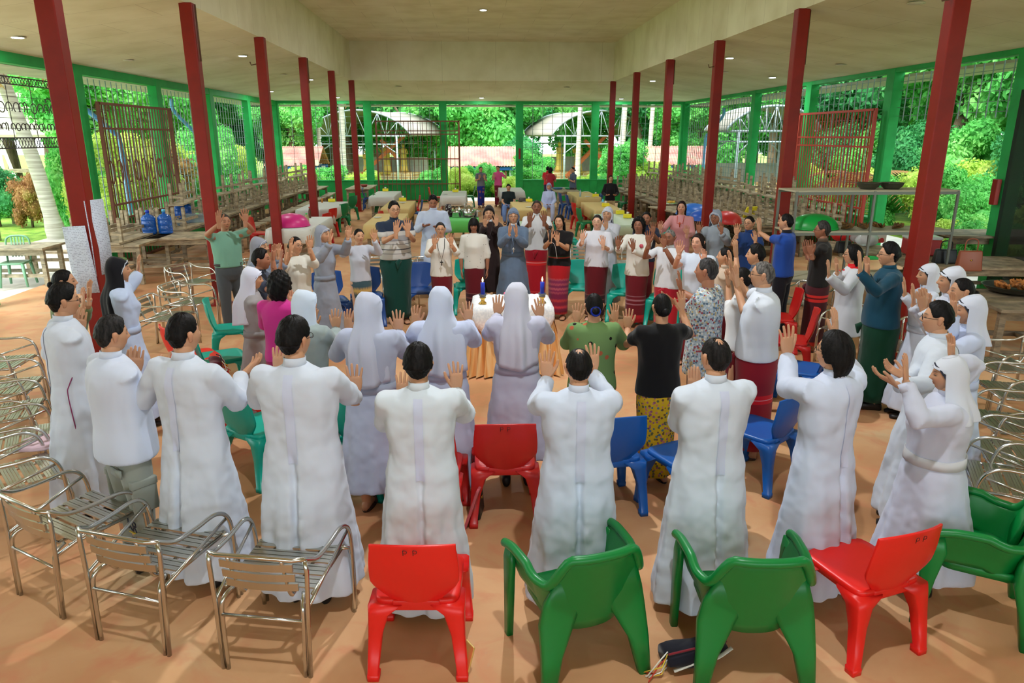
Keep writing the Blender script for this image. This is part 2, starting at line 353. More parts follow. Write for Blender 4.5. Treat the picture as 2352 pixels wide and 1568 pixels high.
def leaves(n, clumps, leaf, seed, flat=.35, long=1.6):
    g = np.random.default_rng(seed); c = np.array([k[:3] for k in clumps]); rr = np.array([k[3] for k in clumps])
    i = g.integers(0, len(clumps), n); d = g.normal(size=(n, 3)); d /= np.linalg.norm(d, axis=1)[:, None]
    p = c[i]+d*(rr[i]*g.uniform(.72, 1.08, n))[:, None]*np.array([1, 1, .8])
    nm = d*.8+g.normal(size=(n, 3))*.6+np.array([0, 0, .35]); nm /= np.linalg.norm(nm, axis=1)[:, None]
    t = np.cross(nm, g.normal(size=(n, 3))); t /= np.linalg.norm(t, axis=1)[:, None]; b = np.cross(nm, t)
    s = leaf*g.uniform(.6, 1.3, n)[:, None]
    A = p-t*s*long*.5; B = p+b*s*.4+nm*s*.08; Cc = p+t*s*long*.5; D = p-b*s*.4+nm*s*.08
    v = np.stack([A, B, Cc, D], 1).reshape(-1, 3); f = np.arange(4*n).reshape(-1, 4)
    return v, f
def npmesh(name, v, f, m):
    me = bpy.data.meshes.new(name); n = len(f); me.vertices.add(len(v)); me.vertices.foreach_set('co', v.ravel().astype(np.float32))
    me.loops.add(n*4); me.loops.foreach_set('vertex_index', f.ravel().astype(np.int32)); me.polygons.add(n); me.polygons.foreach_set('loop_start', np.arange(n, dtype=np.int32)*4)
    me.materials.append(m); me.update(calc_edges=True); return me
crowns = []
def crown(seed, n, leaf, mi, k=16, rad=1.0, flatz=.8):
    g = random.Random(seed); cl = []
    for i in range(k):
        a = g.uniform(0, 2*PI); e = g.uniform(-.9, 1); q = g.uniform(.35, .8)*rad
        cl.append((math.cos(a)*q*math.sqrt(max(0, 1-e*e)), math.sin(a)*q*math.sqrt(max(0, 1-e*e)), e*q*flatz, g.uniform(.28, .45)*rad))
    v, f = leaves(n, cl, leaf, seed); V2, F2 = [v], [f]; off = len(v)   # leafy mass inside each clump
    for (x, y, z, r) in cl+[(0, 0, 0, .45*rad)]:
        a, b = np.meshgrid(np.linspace(0, PI, 9), np.linspace(0, 2*PI, 13)[:-1], indexing='ij'); q = r*.74*(1+.12*np.sin(a*5+x*9)*np.cos(b*4+y*7))
        V2.append(np.stack([x+q*np.sin(a)*np.cos(b), y+q*np.sin(a)*np.sin(b), z+q*.8*np.cos(a)], -1).reshape(-1, 3))
        F2.append(np.array([(off+i*12+j, off+(i+1)*12+j, off+(i+1)*12+(j+1) % 12, off+i*12+(j+1) % 12) for i in range(8) for j in range(12)])); off += 9*12
    return npmesh('crown', np.concatenate(V2), np.concatenate(F2), LF[mi])
CR = [crown(1, 17000, .048, 0), crown(2, 17000, .046, 1), crown(3, 14000, .055, 0, 12), crown(4, 10000, .05, 2), crown(5, 5000, .06, 3)]
def tree(x, y, h, r, ci, label, cat='tree', name='tree', group='trees around the hall', z0=-.2, trunk=True, rs=1):
    o = thing(name, label, cat, (x, y, z0), rnd.uniform(0, 6.3), group)
    c = bpy.data.objects.new('crown', CR[ci]); C.objects.link(c); c.parent = o; c.location = (0, 0, h-r*.85*rs); c.scale = (r, r, r*rs)
    if trunk:
        m = MB(); b = h-r*1.1*rs; m.tube(bez([(0, 0, 0), (.1*r*.3, 0, b*.5), (-.05*r, .05, b), (.1, 0, h-r*.5)], 4), [r*.09-r*.004*i for i in range(13)], 8)
        m.tube([(0, 0, b*.8), (r*.4, .1, b+r*.5)], [r*.045, r*.02], 6); m.tube([(0, 0, b*.7), (-r*.4, .2, b+r*.4)], [r*.045, r*.02], 6); m.build('trunk', BARK, o)
    return o
LB = {0: 'tall light green leafy tree', 1: 'tall dark green leafy tree', 2: 'bright green leafy tree', 3: 'yellow green leafy tree'}
for i in range(15):
    x = -32+i*5.2+rnd.uniform(-1, 1); y = 56+rnd.uniform(-3, 4)
    tree(x, y, rnd.uniform(13, 17), rnd.uniform(4.5, 5.8), (1, 0, 2, 1, 0)[i % 5], LB[(1, 0, 2, 1, 0)[i % 5]]+' in the wood far behind the back openings', group='trees of the far wood', rs=1.25)
for i in range(13):
    x = -28+i*5.0+rnd.uniform(-1, 1)
    tree(x, 50+rnd.uniform(-1, 1), rnd.uniform(7, 9), rnd.uniform(3.4, 4.2), (1, 2, 1, 0)[i % 4], LB[(1, 2, 1, 0)[i % 4]]+' of the lower row behind the pavilions', group='lower row of trees behind the pavilions', rs=1.1)
for i, (u, y, h, r, c, lb) in enumerate(((668, 40, 6.2, 2.4, 0, 'seen through the back left window'), (1130, 47, 8, 3.6, 2, 'standing over the middle red roofed shed'), (1060, 47, 7, 3, 0, 'right of the left arched pavilion'), (1470, 43, 7, 2.6, 1, 'right of the right arched pavilion'), (1600, 41, 6.5, 2.6, 0, 'at the back right corner'))):
    p = at_y(u, 300, y); tree(p.x, y, h, r, c, LB[c]+' '+lb, rs=1.1)
for i in range(9):   # along the left side
    y = 31+i*2.6; c = (0, 3, 1, 2)[i % 4]
    tree(-15.0-(i % 3)*1.6, y, 7.5+(i % 3), 2.7, c, LB[c]+' in the garden beyond the left wall', group='trees beyond the left wall', rs=1.15)
for i in range(9):   # along the right side
    y = 9+i*3.8; c = (2, 0, 1, 0)[i % 4]
    tree(16.5+(i % 2)*2.2, y, 7.6+(i % 3), 3.1, c, LB[c]+' in the garden beyond the right wall', group='trees beyond the right wall', rs=1.15)
for i in range(10): tree(22+(i % 2)*2, 8+i*4.4, 12, 5, i % 3, LB[i % 3]+' in the second row beyond the right wall', group='second row of trees beyond the right wall', rs=1.1)
for i in range(6): tree(-30-(i % 2)*3, 46+i*4.6, 12, 5, i % 3, LB[i % 3]+' in the second row beyond the left wall', group='second row of trees beyond the left wall', rs=1.1)
def bush(u, v, r, ci, label, z=-.2, h=1.0, group='garden bushes around the hall', y=None):
    p = at_z(u, v, z) if y is None else at_y(u, v, y)
    o = thing('garden_bush', label, 'bush', (p.x, p.y, z), rnd.uniform(0, 6), group)
    c = bpy.data.objects.new('foliage', CR[ci]); C.objects.link(c); c.parent = o; c.location = (0, 0, r*.75*h); c.scale = (r, r, r*h)
    m = MB(); m.tube([(0, 0, 0), (.02, 0, r*h*.7)], [.04, .02], 6); m.tube([(0, 0, .02), (.15*r, .1, r*h*.8)], [.03, .01], 5); m.build('stem', BARK, o); return o
BN = {0: 'light green', 1: 'dark green', 2: 'bright green', 3: 'yellow green', 4: 'rust leaved'}
for u, y, r, c, h in ((668, 34.5, 1.1, 3, 1), (700, 36, 1, 0, 1), (760, 37, 1, 2, 1), (838, 36, .9, 3, 1), (1000, 36, .9, 0, 1), (1050, 34.0, 1.0, 3, 1.1), (1085, 35, 1.0, 0, 1), (1130, 34.6, 1, 2, 1.1), (1165, 33.6, .8, 3, 1), (1200, 38, 1.6, 1, 1.2), (1222, 36, 1.2, 0, 1.2), (1350, 35, .8, 3, 1), (1385, 34, .8, 2, 1), (1430, 36, 1.4, 2, 1.3), (1470, 35.5, 1.1, 3, 1.1), (1540, 36, 1.0, 3, 1.2), (1595, 35, 1, 0, 1)):
    bush(u, 420, r, c, BN[c]+' garden bush behind the back wall', y=y, h=h, group='bushes behind the back wall')
for i in range(12):
    c = (3, 0, 3, 2, 4)[i % 5]; y = 21.6+i*1.15
    o = bush(0, 0, .95+.25*(i % 3), c, BN[c]+' tall garden shrub outside the left grilles', h=1.5, y=20, group='shrubs outside the left grilles'); o.location = (-10.8-(i % 2)*.8, y, -.2)
for i in range(14):
    c = (3, 2, 0, 3, 2)[i % 5]; y = 7.0+i*1.6
    o = bush(0, 0, .95+.2*(i % 3), c, BN[c]+' leafy shrub outside the right openings', h=1.2, y=20, group='shrubs outside the right openings'); o.location = (12.2+(i % 3)*.7, y, -.2)
for i in range(8):
    c = (2, 3, 0)[i % 3]; o = bush(0, 0, .62, c, BN[c]+' low clipped hedge bush right beside the hall', h=1.2, y=20, group='low hedge bushes by the right opening'); o.location = (10.9+(i % 2)*.3, 9.2+i*.95, -.2)
bush(2, 520, 1.05, 1, 'round dark green bush at the far left edge', h=1.25)
bush(76, 522, .6, 4, 'tall shrub with rust and orange leaves beside the pale palm trunk', h=1.9)
bush(30, 500, .8, 0, 'light green bush before the pale building', h=1)
bush(170, 500, .8, 2, 'bright green fern like bush right of the pale palm', h=1)
# palms
def frond_mesh(seed, L=2.2):
    g = random.Random(seed); m = MB(); pts = [V((0, L*t, .55*L*t-1.0*L*t*t)) for t in [i/12 for i in range(13)]]
    m.tube(pts, [.03-.002*i for i in range(13)], 4)
    for i in range(1, 13):
        for k in (0, .5):
            if i == 12 and k: continue
            p = pts[i] if not k else (pts[i]+pts[i+1])/2
            for s in (-1, 1):
                l = L*.34*(1-.5*abs(i/12-.35)); q = p+V((s*l, l*.35, -l*.35)); n_ = V((0, .035, .0)); mid = (p+q)/2+V((0, 0, .07))
                m.add([p-n_, mid-n_, q, mid+n_, p+n_], [(0, 1, 3, 4), (1, 2, 3)])
    me = bpy.data.meshes.new('frond'); me.from_pydata(m.v, [], m.f); me.materials.append(LF[3]); return me
FR = frond_mesh(1)
def palm(base, top, label, r=.14, fr=12, fs=1.0, curve=.3):
    o = thing('palm_tree', label, 'palm', base, 0, 'palms in the garden'); b, t = V(base), V(top)-V(base)
    m = MB(); pts = bez([(0, 0, 0), t*.33+V((curve, 0, 0)), t*.7+V((curve, 0, 0)), t], 5)
    m.tube(pts, [r*1.25 if i < 2 else r*(1-.02*i) for i in range(len(pts))], 10); m.build('trunk', PALMB, o)
    for i in range(fr):
        f = bpy.data.objects.new('frond', FR); C.objects.link(f); f.parent = o; f.location = t; f.rotation_euler = (rnd.uniform(-.1, .5), 0, i*2.4); f.scale = (fs,)*3
    return o
b = at_z(137, 560, -.2); palm(b, b+V((-1.5, .5, 6.0)), 'pale curved palm trunk on the grass left of the nearest red post', .2, 12, 1.3, .15)
for u, y, h, r, lb in ((735, 40, 5.2, .12, 'slim palm behind the fourth left post'), (790, 40, 8, .17, 'ringed pale palm trunk before the left pavilion'), (1325, 41, 9, .15, 'pale trunk palm crossing the right pavilion'), (1424, 40, 9, .17, 'thick pale trunk palm at the right pavilion edge'), (1487, 40, 9, .14, 'tall pale palm trunk between the last right posts')):
    p = at_y(u, 415, y); palm((p.x, y, -.2), (p.x+.2, y, h), lb, r, 10, .9, 0)
for i, y in enumerate((10.6, 14, 17.5, 21)):
    palm((-12.6-i*.3, y, -.2), (-12.9-i*.3, y+.2, 4.2+i*.3), 'feathery yellow green palm outside the left grilles', .13, 14, 1.05, .1)
palm((12.2, 22, -.2), (12.2, 22, 1.2), 'short broad leaved palm outside the right grilles', .1, 12, .8, 0)
# sheds with red roofs
ROOFR = mat('roof_red', (196, 120, 112), .7, build=noise_cols([(.3, (170, 90, 80)), (.5, (205, 130, 120)), (.7, (200, 170, 130))], 1.3, 8), bump=.0)
def shed(u0, u1, y, label, ztop=2.15, zlow=1.25):
    a, b = at_y(u0, 340, y), at_y(u1, 340, y); cx = (a.x+b.x)/2; w = b.x-a.x
    o = thing('garden_shed', label, 'shed', (cx, y, -.2), 0, 'red roofed sheds behind the hall')
    m = MB(); n = 48; rings = []
    for (yy, z) in ((-1.5, zlow+.2), (0, ztop+.2), (1.5, zlow+.2)): rings.append([V((-w/2+w*i/n, yy, z+.02*math.cos(i*PI))) for i in range(n+1)])
    m.loft(rings, 0, False, False, False); mod(m.build('corrugated_roof', ROOFR, o, False), 'SOLIDIFY', thickness=.02)
    m = MB(); m.box((0, -1.42, zlow+.08), (w-.2, .06, .16)); m.box((0, 1.42, zlow+.08), (w-.2, .06, .16)); m.build('fascia_beam', paint((40, 100, 170)), o, False)
    for sx in (-1, 1):
        for sy in (-1, 1): m = MB(); m.box((sx*(w/2-.3), sy*1.3, (zlow+.1)/2), (.16, .16, zlow+.1)); m.build('column', paint((225, 228, 232)), o, False)
    m = MB(); m.box((0, .6, .5), (w*.7, .3, .08)); m.box((-w*.3, .6, .25), (.08, .25, .5)); m.box((w*.3, .6, .25), (.08, .25, .5)); m.build('bench', wood(), o, False)
shed(1030, 1184, 37, 'red roofed shed in the middle, left of the open doorway post')
shed(1474, 1624, 38, 'red roofed shed seen between the last right posts')
shed(622, 742, 38, 'red roofed shed at the back left corner')
# arched pavilions
STL = mat('white_steel', (176, 186, 196), .5, .1); ARC = mat('arch_sheet', (160, 152, 140), .7)
GOLD = mat('gold_statue', (206, 172, 84), .45, .35, bump=.02, bscale=9)
def pavilion(u0, u1, y, ztop, zbeam, label, depth=5, rz=0):
    a, b = at_y(u0, 310, y), at_y(u1, 310, y); cx = (a.x+b.x)/2; w = (b.x-a.x)/2; z0 = -.2; H = ztop-z0; B = zbeam-z0
    o = thing('arched_pavilion', label, 'pavilion', (cx, y, z0), rz, 'arched steel pavilions')
    arc = [(w*math.sin(t), B+(H-B)*(math.cos(t)-math.cos(1.15))/(1-math.cos(1.15))) for t in [(-1.15+2.3*i/24) for i in range(25)]]
    arc = [(x/math.sin(1.15), z) for x, z in arc]
    m = MB(); m.loft([[V((x, yy, z)) for x, z in arc] for yy in (-depth/2, depth/2)], 0, False, False, False); mod(m.build('arched_roof', ARC, o), 'SOLIDIFY', thickness=.06)
    for yy in (-depth/2, depth/2):
        m = MB(); m.tube([(x, yy, z) for x, z in arc], .05, 6); m.tube([(-w*.9, yy, B-.05), (w*.9, yy, B-.05)], .05, 6); m.tube([(-w*.75, yy, B-.5), (w*.75, yy, B-.5)], .04, 6)
        for k in range(-4, 5):
            x = k*w*.18; zt = arc[12+k*2][1]; m.tube([(x, yy, B-.05), (arc[12+k*2][0], yy, zt)], .025, 5)
            if k < 4: m.tube([(x, yy, B-.05) if k % 2 else (arc[12+k*2][0], yy, zt), (arc[14+k*2][0], yy, arc[14+k*2][1]) if k % 2 else ((k+1)*w*.18, yy, B-.05)], .025, 5)
        m.build('truss', STL, o)
        for s in (-1, 1):
            m = MB(); m.tube([(s*w*.74, yy, 0), (s*w*.74, yy, B)], .06, 6); m.tube([(s*w*.74, yy, B-1), (s*w*.5, yy, B-.5)], .03, 5); m.build('column', STL, o)
    m = MB(); m.box((0, .8, .35), (w*1.2, 1.2, .75)); bm_ = mat('brick_pale', (206, 172, 120), .9)
    def bb(n, l, bs):
        t = n.new('ShaderNodeTexCoord'); br = n.new('ShaderNodeTexBrick'); br.inputs['Scale'].default_value = 1; br.inputs['Brick Width'].default_value = .45; br.inputs['Row Height'].default_value = .16; br.inputs['Mortar Size'].default_value = .015
        mp = n.new('ShaderNodeMapping'); mp.inputs['Rotation'].default_value = (PI/2, 0, 0); br.inputs['Color1'].default_value = (*lin((214, 178, 128)), 1); br.inputs['Color2'].default_value = (*lin((196, 150, 96)), 1); br.inputs['Mortar'].default_value = (*lin((226, 214, 190)), 1)
        l.new(t.outputs['Object'], mp.inputs[0]); l.new(mp.outputs[0], br.inputs['Vector']); l.new(br.outputs[0], bs.inputs['Base Color'])
    m.build('brick_plinth', mat('plinth_brick', (206, 172, 120), .9, build=bb), o, False)
    m = MB(); m.box((0, 1.6, 1.15), (w*1.45, .1, .9)); m.build('low_wall', paint((170, 170, 160)), o, False)
    return cx, w
def statue(x, y, z, h, rz, label, arm=0):
    o = thing('robed_statue', label, 'statue', (x, y, z), rz, 'golden robed statues'); k = h/1.7
    m = MB(); rg = []
    for zz, rx, ry in ((0, .3, .26), (.15, .27, .22), (.5, .22, .18), (.85, .2, .15), (1.1, .21, .14), (1.32, .23, .13), (1.42, .15, .1), (1.47, .06, .06)):
        rg.append([V((rx*math.cos(t)*(1+.06*math.sin(9*t))*k, ry*math.sin(t)*(1+.06*math.sin(9*t))*k, zz*k)) for t in [2*PI*i/36 for i in range(36)]])
    m.loft(rg); m.ball((0, .02*k, 1.58*k), (.085*k, .1*k, .12*k), 12); m.ball((0, -.03*k, 1.6*k), (.11*k, .11*k, .13*k), 12)
    for s in (-1, 1): m.caps([(s*.2*k, 0, 1.36*k), (s*.25*k, .1*k, 1.12*k), (s*(.05+arm*.2)*k, (.3+arm*.1)*k, (1.15+arm*.2)*k)], [.07*k, .06*k, .035*k], 8)
    m.build('figure', GOLD, o); m = MB(); m.box((0, 0, -.05), (.7*k, .6*k, .1)); m.build('base', GOLD, o, False)
CRS = mat('painted_timber', (190, 96, 52), .7)
for u0, u1, lb, us, side in ((736, 1000, 'left', (838, 886, 925), 0), (1224, 1452, 'right', (1288, 1331, 1378), 1)):
    cx, w = pavilion(u0, u1, 45, 4.05, 2.7, 'arched steel pavilion sheltering golden statues, %s of the back doorway' % lb, 5, R(-22) if not side else R(16))
    for i, u in enumerate(us):
        p = at_y(u, 390, 44.6); statue(p.x, 45.3, .53, (1.25, 1.75, 1.65)[i] if not side else (1.75, 1.7, 1.45)[i], PI+(.5, -.4, .3)[i], 'golden robed statue, %s of three in the %s pavilion' % (('leftmost', 'middle', 'rightmost')[i], lb), i % 2)
    o = thing('timber_cross', 'large leaning reddish timber cross in the %s pavilion' % lb, 'cross', (cx-.3*w, 44.3, -.1), 0)
    m = MB(); a = V((-w*.05, 0, .35)); b = V((w*.75, .6, 2.75)); m.beam(a, b, .2, .2); d = (b-a).normalized(); c = a+d*(b-a).length*.68; q = V((-d.z, 0, d.x)); m.beam(c-q*.75, c+q*.75, .2, .2); m.build('beams', CRS, o, False)
pavilion(1642, 1852, 33, 3.9, 2.9, 'arched steel pavilion seen through the right grilles', 3)
# pale building and pergola at far left
o = thing('pale_building', 'white walled building with an arched opening at the far left', 'building', (at_y(60, 300, 36).x, 36, -.2), R(30))
WHT = paint((238, 234, 222)); m = MB()
m.box((-5.6, 0, 4), (9, .4, 8)); m.box((1.25, 0, 4.0), (.14, .4, 8)); m.box((.3, 0, 5.4), (4.8, .4, 5.2)); m.beam((-1.1, 0, 2.8), (-.6, 0, 0), .14, .4); m.build('wall', WHT, o, False)
m = MB(); m.box((-3, -1.0, .35), (8, 1.6, .7)); m.build('terrace', paint((214, 186, 132)), o, False)
m = MB(); m.box((-2, -.3, 2.85), (9, .3, .12)); m.box((-3, -1.0, .78), (8.2, 1.8, .14)); m.build('ledge', paint((196, 190, 160)), o, False)
for i, (xx, yy) in enumerate(((-14.2, 15.2), (-12.2, 15.6))):
    pass
o = thing('timber_pergola', 'weathered timber frame on the grass behind the pale palm', 'pergola', (*at_z(105, 512, -.2)[:2], -.2), R(10)); WD = wood((186, 178, 140))
for x in (-.9, 1.1): m = MB(); m.box((x, 0, .85), (.16, .16, 1.7)); m.build('post', WD, o, False)
m = MB(); m.box((.1, 0, 1.74), (2.4, .14, .12)); m.build('beam', WD, o, False)

for i in range(5): tree(-19.5+i*1.7, 47-(i % 2)*2, 8.5, 3.6, (1, 0, 2)[i % 3], LB[(1, 0, 2)[i % 3]]+' closing the view past the back left corner', group='trees past the back left corner', rs=1.25)
for i in range(9):
    c = (1, 0)[i % 2]; o = bush(0, 0, 1.7, c, BN[c]+' tall dense hedge shrub behind the right side bushes', h=1.3, y=20, group='tall hedge behind the right side bushes'); o.location = (15.2+(i % 2)*.5, 9+i*2.5, -.2)
# ================================================================ FURNITURE
AL = metalm(); ALS = mat('brushed_aluminium', (196, 196, 186), .32, 1)
def aluminium_chair():
    o = thing('aluminium_chair', '', 'chair', (0, 0, 0))
    loop = bez([(.275, .23, 0), (.285, .235, .35), (.285, .21, .54), (.28, .12, .615), (.275, -.04, .615), (.27, -.19, .625), (.245, -.285, .675)], 6)
    back = [V((.245, -.285, .675)), V((.20, -.31, .68)), V((-.20, -.31, .68)), V((-.245, -.285, .675))]
    m = MB(); m.tube(loop+back[1:3]+[V((-p.x, p.y, p.z)) for p in reversed(loop)], .0125, 8); m.build('arm_rail', AL, o)
    for s in (-1, 1):
        m = MB(); m.tube([(s*.272, .26, 0), (s*.277, .262, .3), (s*.265, .245, .41), (s*.235, .2, .435)], .0115, 8); m.build('leg', AL, o)
        m = MB(); m.tube([(s*.235, -.30, 0), (s*.245, -.285, .35), (s*.255, -.28, .6), (s*.25, -.282, .665)], .0125, 8)
        m.tube(bez([(s*.21, -.30, 0), (s*.217, -.285, .32), (s*.21, -.262, .40), (s*.19, -.2, .425)], 4), .0115, 8); m.build('leg', AL, o)
        m = MB(); m.tube(bez([(s*.14, -.305, .675), (s*.135, -.26, .52), (s*.13, -.215, .42), (s*.13, -.15, .41), (s*.13, .2, .43), (s*.13, .235, .42)], 4), .011, 6); m.build('support', AL, o)
        m = MB(); m.tube([(s*.278, .2, .545), (s*.262, -.04, .475), (s*.246, -.275, .40)], .010, 6); m.build('brace', AL, o)
    m = MB(); m.tube([(-.215, -.29, .32), (.215, -.29, .32)], .009, 6); m.tube([(-.24, .23, .43), (.24, .23, .43)], .010, 6); m.tube([(-.24, .19, .43), (-.235, -.2, .42)], .010, 6); m.tube([(.24, .19, .43), (.235, -.2, .42)], .010, 6); m.build('cross_bar', AL, o)
    m = MB()
    for k in range(4):
        y = .19-k*.105
        for j in range(5): m.box((0, y-.018*j+.03, .446-.012*(k/3)-.002*(j % 2)), (.47, .015, .008))
    m.build('seat_slats', ALS, o, False)
    for z, y in ((.625, -.294), (.56, -.278), (.49, -.252)):
        m = MB(); rg = []
        for x in (-.19, -.1, 0, .1, .19):
            yy = y-.02*(1-(x/.19)**2); rg.append([V((x, yy+.007, z-.02)), V((x, yy-.004, z-.02)), V((x, yy-.006, z+.022)), V((x, yy+.005, z+.022))])
        m.loft(rg); m.build('back_slat', ALS, o, False)
    return o
def seat_loft(m, w, d, z, t, r=.05, dip=.01):
    def ring(s, zz): 
        P = []
        for i in range(32):
            a = 2*PI*i/32; c, q = math.cos(a), math.sin(a); e = .28
            P.append(V((abs(c)**e*math.copysign(1, c)*w/2*s, abs(q)**e*math.copysign(1, q)*d/2*s, zz)))
        return P
    m.loft([ring(.93, z-t), ring(1, z-t), ring(1.0, z-.012), ring(.965, z), ring(.8, z-dip*.6), ring(.4, z-dip)])
def molded_chair(col, mark=True):
    pm = plastic(col); o = thing('plastic_chair', '', 'chair', (0, 0, 0))
    m = MB(); seat_loft(m, .43, .42, .44, .045); m.build('seat', pm, o)
    for sx in (-1, 1):
        for sy in (-1, 1):
            m = MB(); rg = []
            for z, q, wd in ((.0, 1, .030), (.035, 1, .031), (.036, 1, .026), (.25, .55, .034), (.36, .25, .05), (.41, .05, .085)):
                cx = sx*(.205-wd/2+.035*q); cy = sy*(.2-wd/2+.04*q+(.02 if sy < 0 else 0)*q)
                if z > .39: cx = sx*.155; cy = sy*.15
                rg.append([V((cx+a*wd, cy+b*wd, z)) for a, b in ((-1, -.8), (-.8, -1), (.8, -1), (1, -.8), (1, .8), (.8, 1), (-.8, 1), (-1, .8))])
            m.loft(rg); m.build('leg', pm, o)
    m = MB(); n = 16; rows = []
    for k in range(13):
        t = k/12; z = .385+.415*t; hw = .105+.115*sm(t, 0, .45)-.012*sm(t, .55, 1)+.0*t
        y = -.185-.11*t-.015*math.sin(t*PI)
        rows.append([V((hw*(2*i/n-1), y+.045*(2*i/n-1)**2*(.4+.6*t), z-.02*(2*i/n-1)**2*(t > .9)+ (.0))) for i in range(n+1)])
    fr = rows; bk = [[p+V((0, -.016, 0)) for p in r] for r in rows]
    for r in bk[2:10]:
        for i in range(3, n-2):
            if i % 2: r[i].y -= .004
    L = len(rows); vs = [p for r in fr for p in r]+[p for r in bk for p in r]; N = n+1; fs = []
    for k in range(L-1):
        for i in range(n): a = k*N+i; fs.append((a, a+1, a+1+N, a+N)); b = a+L*N; fs.append((b+N, b+N+1, b+1, b))
        for i in (0, n): a = k*N+i; b = a+L*N; fs.append((a, a+N, b+N, b) if i == 0 else (b, b+N, a+N, a))
    for i in range(n): a = (L-1)*N+i; b = a+L*N; fs.append((a, a+1, b+1, b)); fs.append((i+1, i, i+L*N, i+1+L*N))
    m.add(vs, fs); b = b0 = m.build('backrest', pm, o); mod(b, 'BEVEL', width=.004, segments=2, limit_method='ANGLE', angle_limit=R(50))
    m = MB(); m.box((0, -.19, .405), (.24, .05, .06)); bev(m.build('back_bridge', pm, o), .01)
    if mark:
        m = MB(); y0 = -.303
        for x in (-.035, .012):
            m.tube([(x, y0-.017, .755), (x, y0-.02, .785)], .0018, 4); m.tube([(x, y0-.02, .785), (x+.016, y0-.02, .783), (x+.018, y0-.02, .773), (x+.012, y0-.02, .767), (x, y0-.02, .769)], .0018, 4)
        m.build('marker_letters', mat('ink', (40, 10, 10), .6), b0)
    return o
def green_armchair(col=(0, 124, 54)):
    pm = plastic(col); o = thing('plastic_armchair', '', 'chair', (0, 0, 0)); YS = .86
    # shell: sweeps from the left arm round the back to the right arm
    n = 48; m = MB(); top = []; rows = []
    for i in range(n+1):
        a = -1+2*i/n; A = a*R(128)      # 0 = straight back
        k = abs(a)
        x = .27*math.sin(A) if k < .5 else math.copysign(.27*math.sin(R(64))+.045*sm(k, .5, .8), a)
        e = 2.6; cx, cy = abs(math.sin(A))**(2/e), abs(math.cos(A))**(2/e)
        x = math.copysign(.275*cx, A); y = -math.copysign(.25*cy, math.cos(A)) if True else 0
        if k > .70: x = math.copysign(.275+.02*sm(k, .7, 1), a); y = -.02+.30*sm(k, .70, 1.0)*1.0 if k > .7 else y
        zt = .745-.175*sm(k, .20, .46)+.035*sm(k, .55, .78)-.03*sm(k, .85, 1)
        zb = .40-.11*max(0, math.cos(A))
        col_ = []
        for j in range(9):
            t = j/8; z = zb+(zt-zb)*t; lean = .07*t*(1-sm(k, .3, .6)*.6); s = .80+.20*t
            col_.append(V((x*s, (y*s-lean*math.cos(A*.7))*YS, z)))
        rows.append(col_); top.append(col_[-1])
    m.loft([list(r) for r in rows], 0, False, False, False); mod(m.build('back_shell', pm, o), 'SOLIDIFY', thickness=.012)
    m = MB(); tp = [p+V((p.x*.05, p.y*.05, .004)) for p in top]; m.caps(tp, [(.034 if 3 < i < n-3 else .026, .013) for i in range(n+1)], 10, up=(1, 0, 0)) if False else m.tube(tp, [.024]*(n+1), 10); m.build('rim', pm, o)
    m = MB(); seat_loft(m, .46, .37, .40, .05, dip=.02); m.build('seat', pm, o)
    for sx in (-1, 1):
        for sy in (-1, 1):
            m = MB(); rg = []
            if sy < 0: prof = ((0, .268, -.30, .032, .026), (.2, .24, -.265, .052, .030), (.36, .195, -.212, .092, .030), (.48, .16, -.212, .105, .024), (.62, .14, -.25, .075, .010))
            else: prof = ((0, .285, .30, .03, .028), (.3, .29, .275, .045, .03), (.48, .293, .262, .07, .026), (.565, .29, .262, .045, .02))
            for z, x, y, wx, wy in prof:
                if sy > 0: wx, wy = wy*.7, wx
                rg.append([V((sx*x+a*wx, (y+b*wy)*YS, z)) for a, b in ((-1, -.7), (-.7, -1), (.7, -1), (1, -.7), (1, .7), (.7, 1), (-.7, 1), (-1, .7))])
            m.loft(rg); m.build('leg', pm, o)
    return o
PROT = {}
def place(kind, p, rz, label, group):
    if kind not in PROT:
        if kind == 'alu': PROT[kind] = [aluminium_chair(), 0]
        elif kind == 'arm': PROT[kind] = [green_armchair(), 0]
        else: PROT[kind] = [molded_chair(*kind), 0]
    q = PROT[kind]
    if q[1] == 0: q[1] = 1; o = q[0]; o.location = p; o.rotation_euler = (0, 0, rz); o['label'] = label; o['group'] = group; return o
    return dup(q[0], p, rz, label, group)
REDP = ((232, 30, 24), True); REDM = ((190, 28, 26), True); TEAL = ((0, 168, 148), False); BLUE = ((14, 88, 170), False); BLUD = ((24, 70, 140), False); GRNP = ((10, 120, 70), False)
# front row, placed from where their rear feet stand
def chair_feet(kind, uvl, uvr, half, label, group):
    a, b = at_z(*uvl), at_z(*uvr); d = (b-a).normalized(); f = V((-d.y, d.x, 0)); c = (a+b)/2+f*half; c.z = 0
    return place(kind, c, math.atan2(d.y, d.x), label, group)
GF = 'chairs of the near arc'
chair_feet(REDP, (880, 1553), (1043, 1553), .235, 'bright red plastic chair marked with two letters, nearest at bottom centre', GF)
chair_feet('arm', (1306, 1590), (1436, 1553), .26, 'green plastic armchair behind the balding man at front centre', GF)
chair_feet('arm', (1662, 1590), (1800, 1590), .26, 'green plastic armchair with the woven bag on the floor beneath it', GF)
chair_feet(REDP, (1975, 1545), (2103, 1503), .26, 'bright red plastic chair turned left between two green armchairs', GF)
place('arm', at_z(2215, 1395), R(58), 'green plastic armchair at the lower right edge', GF)
chair_feet('alu', (532, 1535), (697, 1552), .3, 'aluminium slatted armchair beside the red chair, rightmost of the near left row', GF)
chair_feet('alu', (238, 1470), (376, 1502), .3, 'aluminium slatted armchair, middle of the three near left ones', GF)
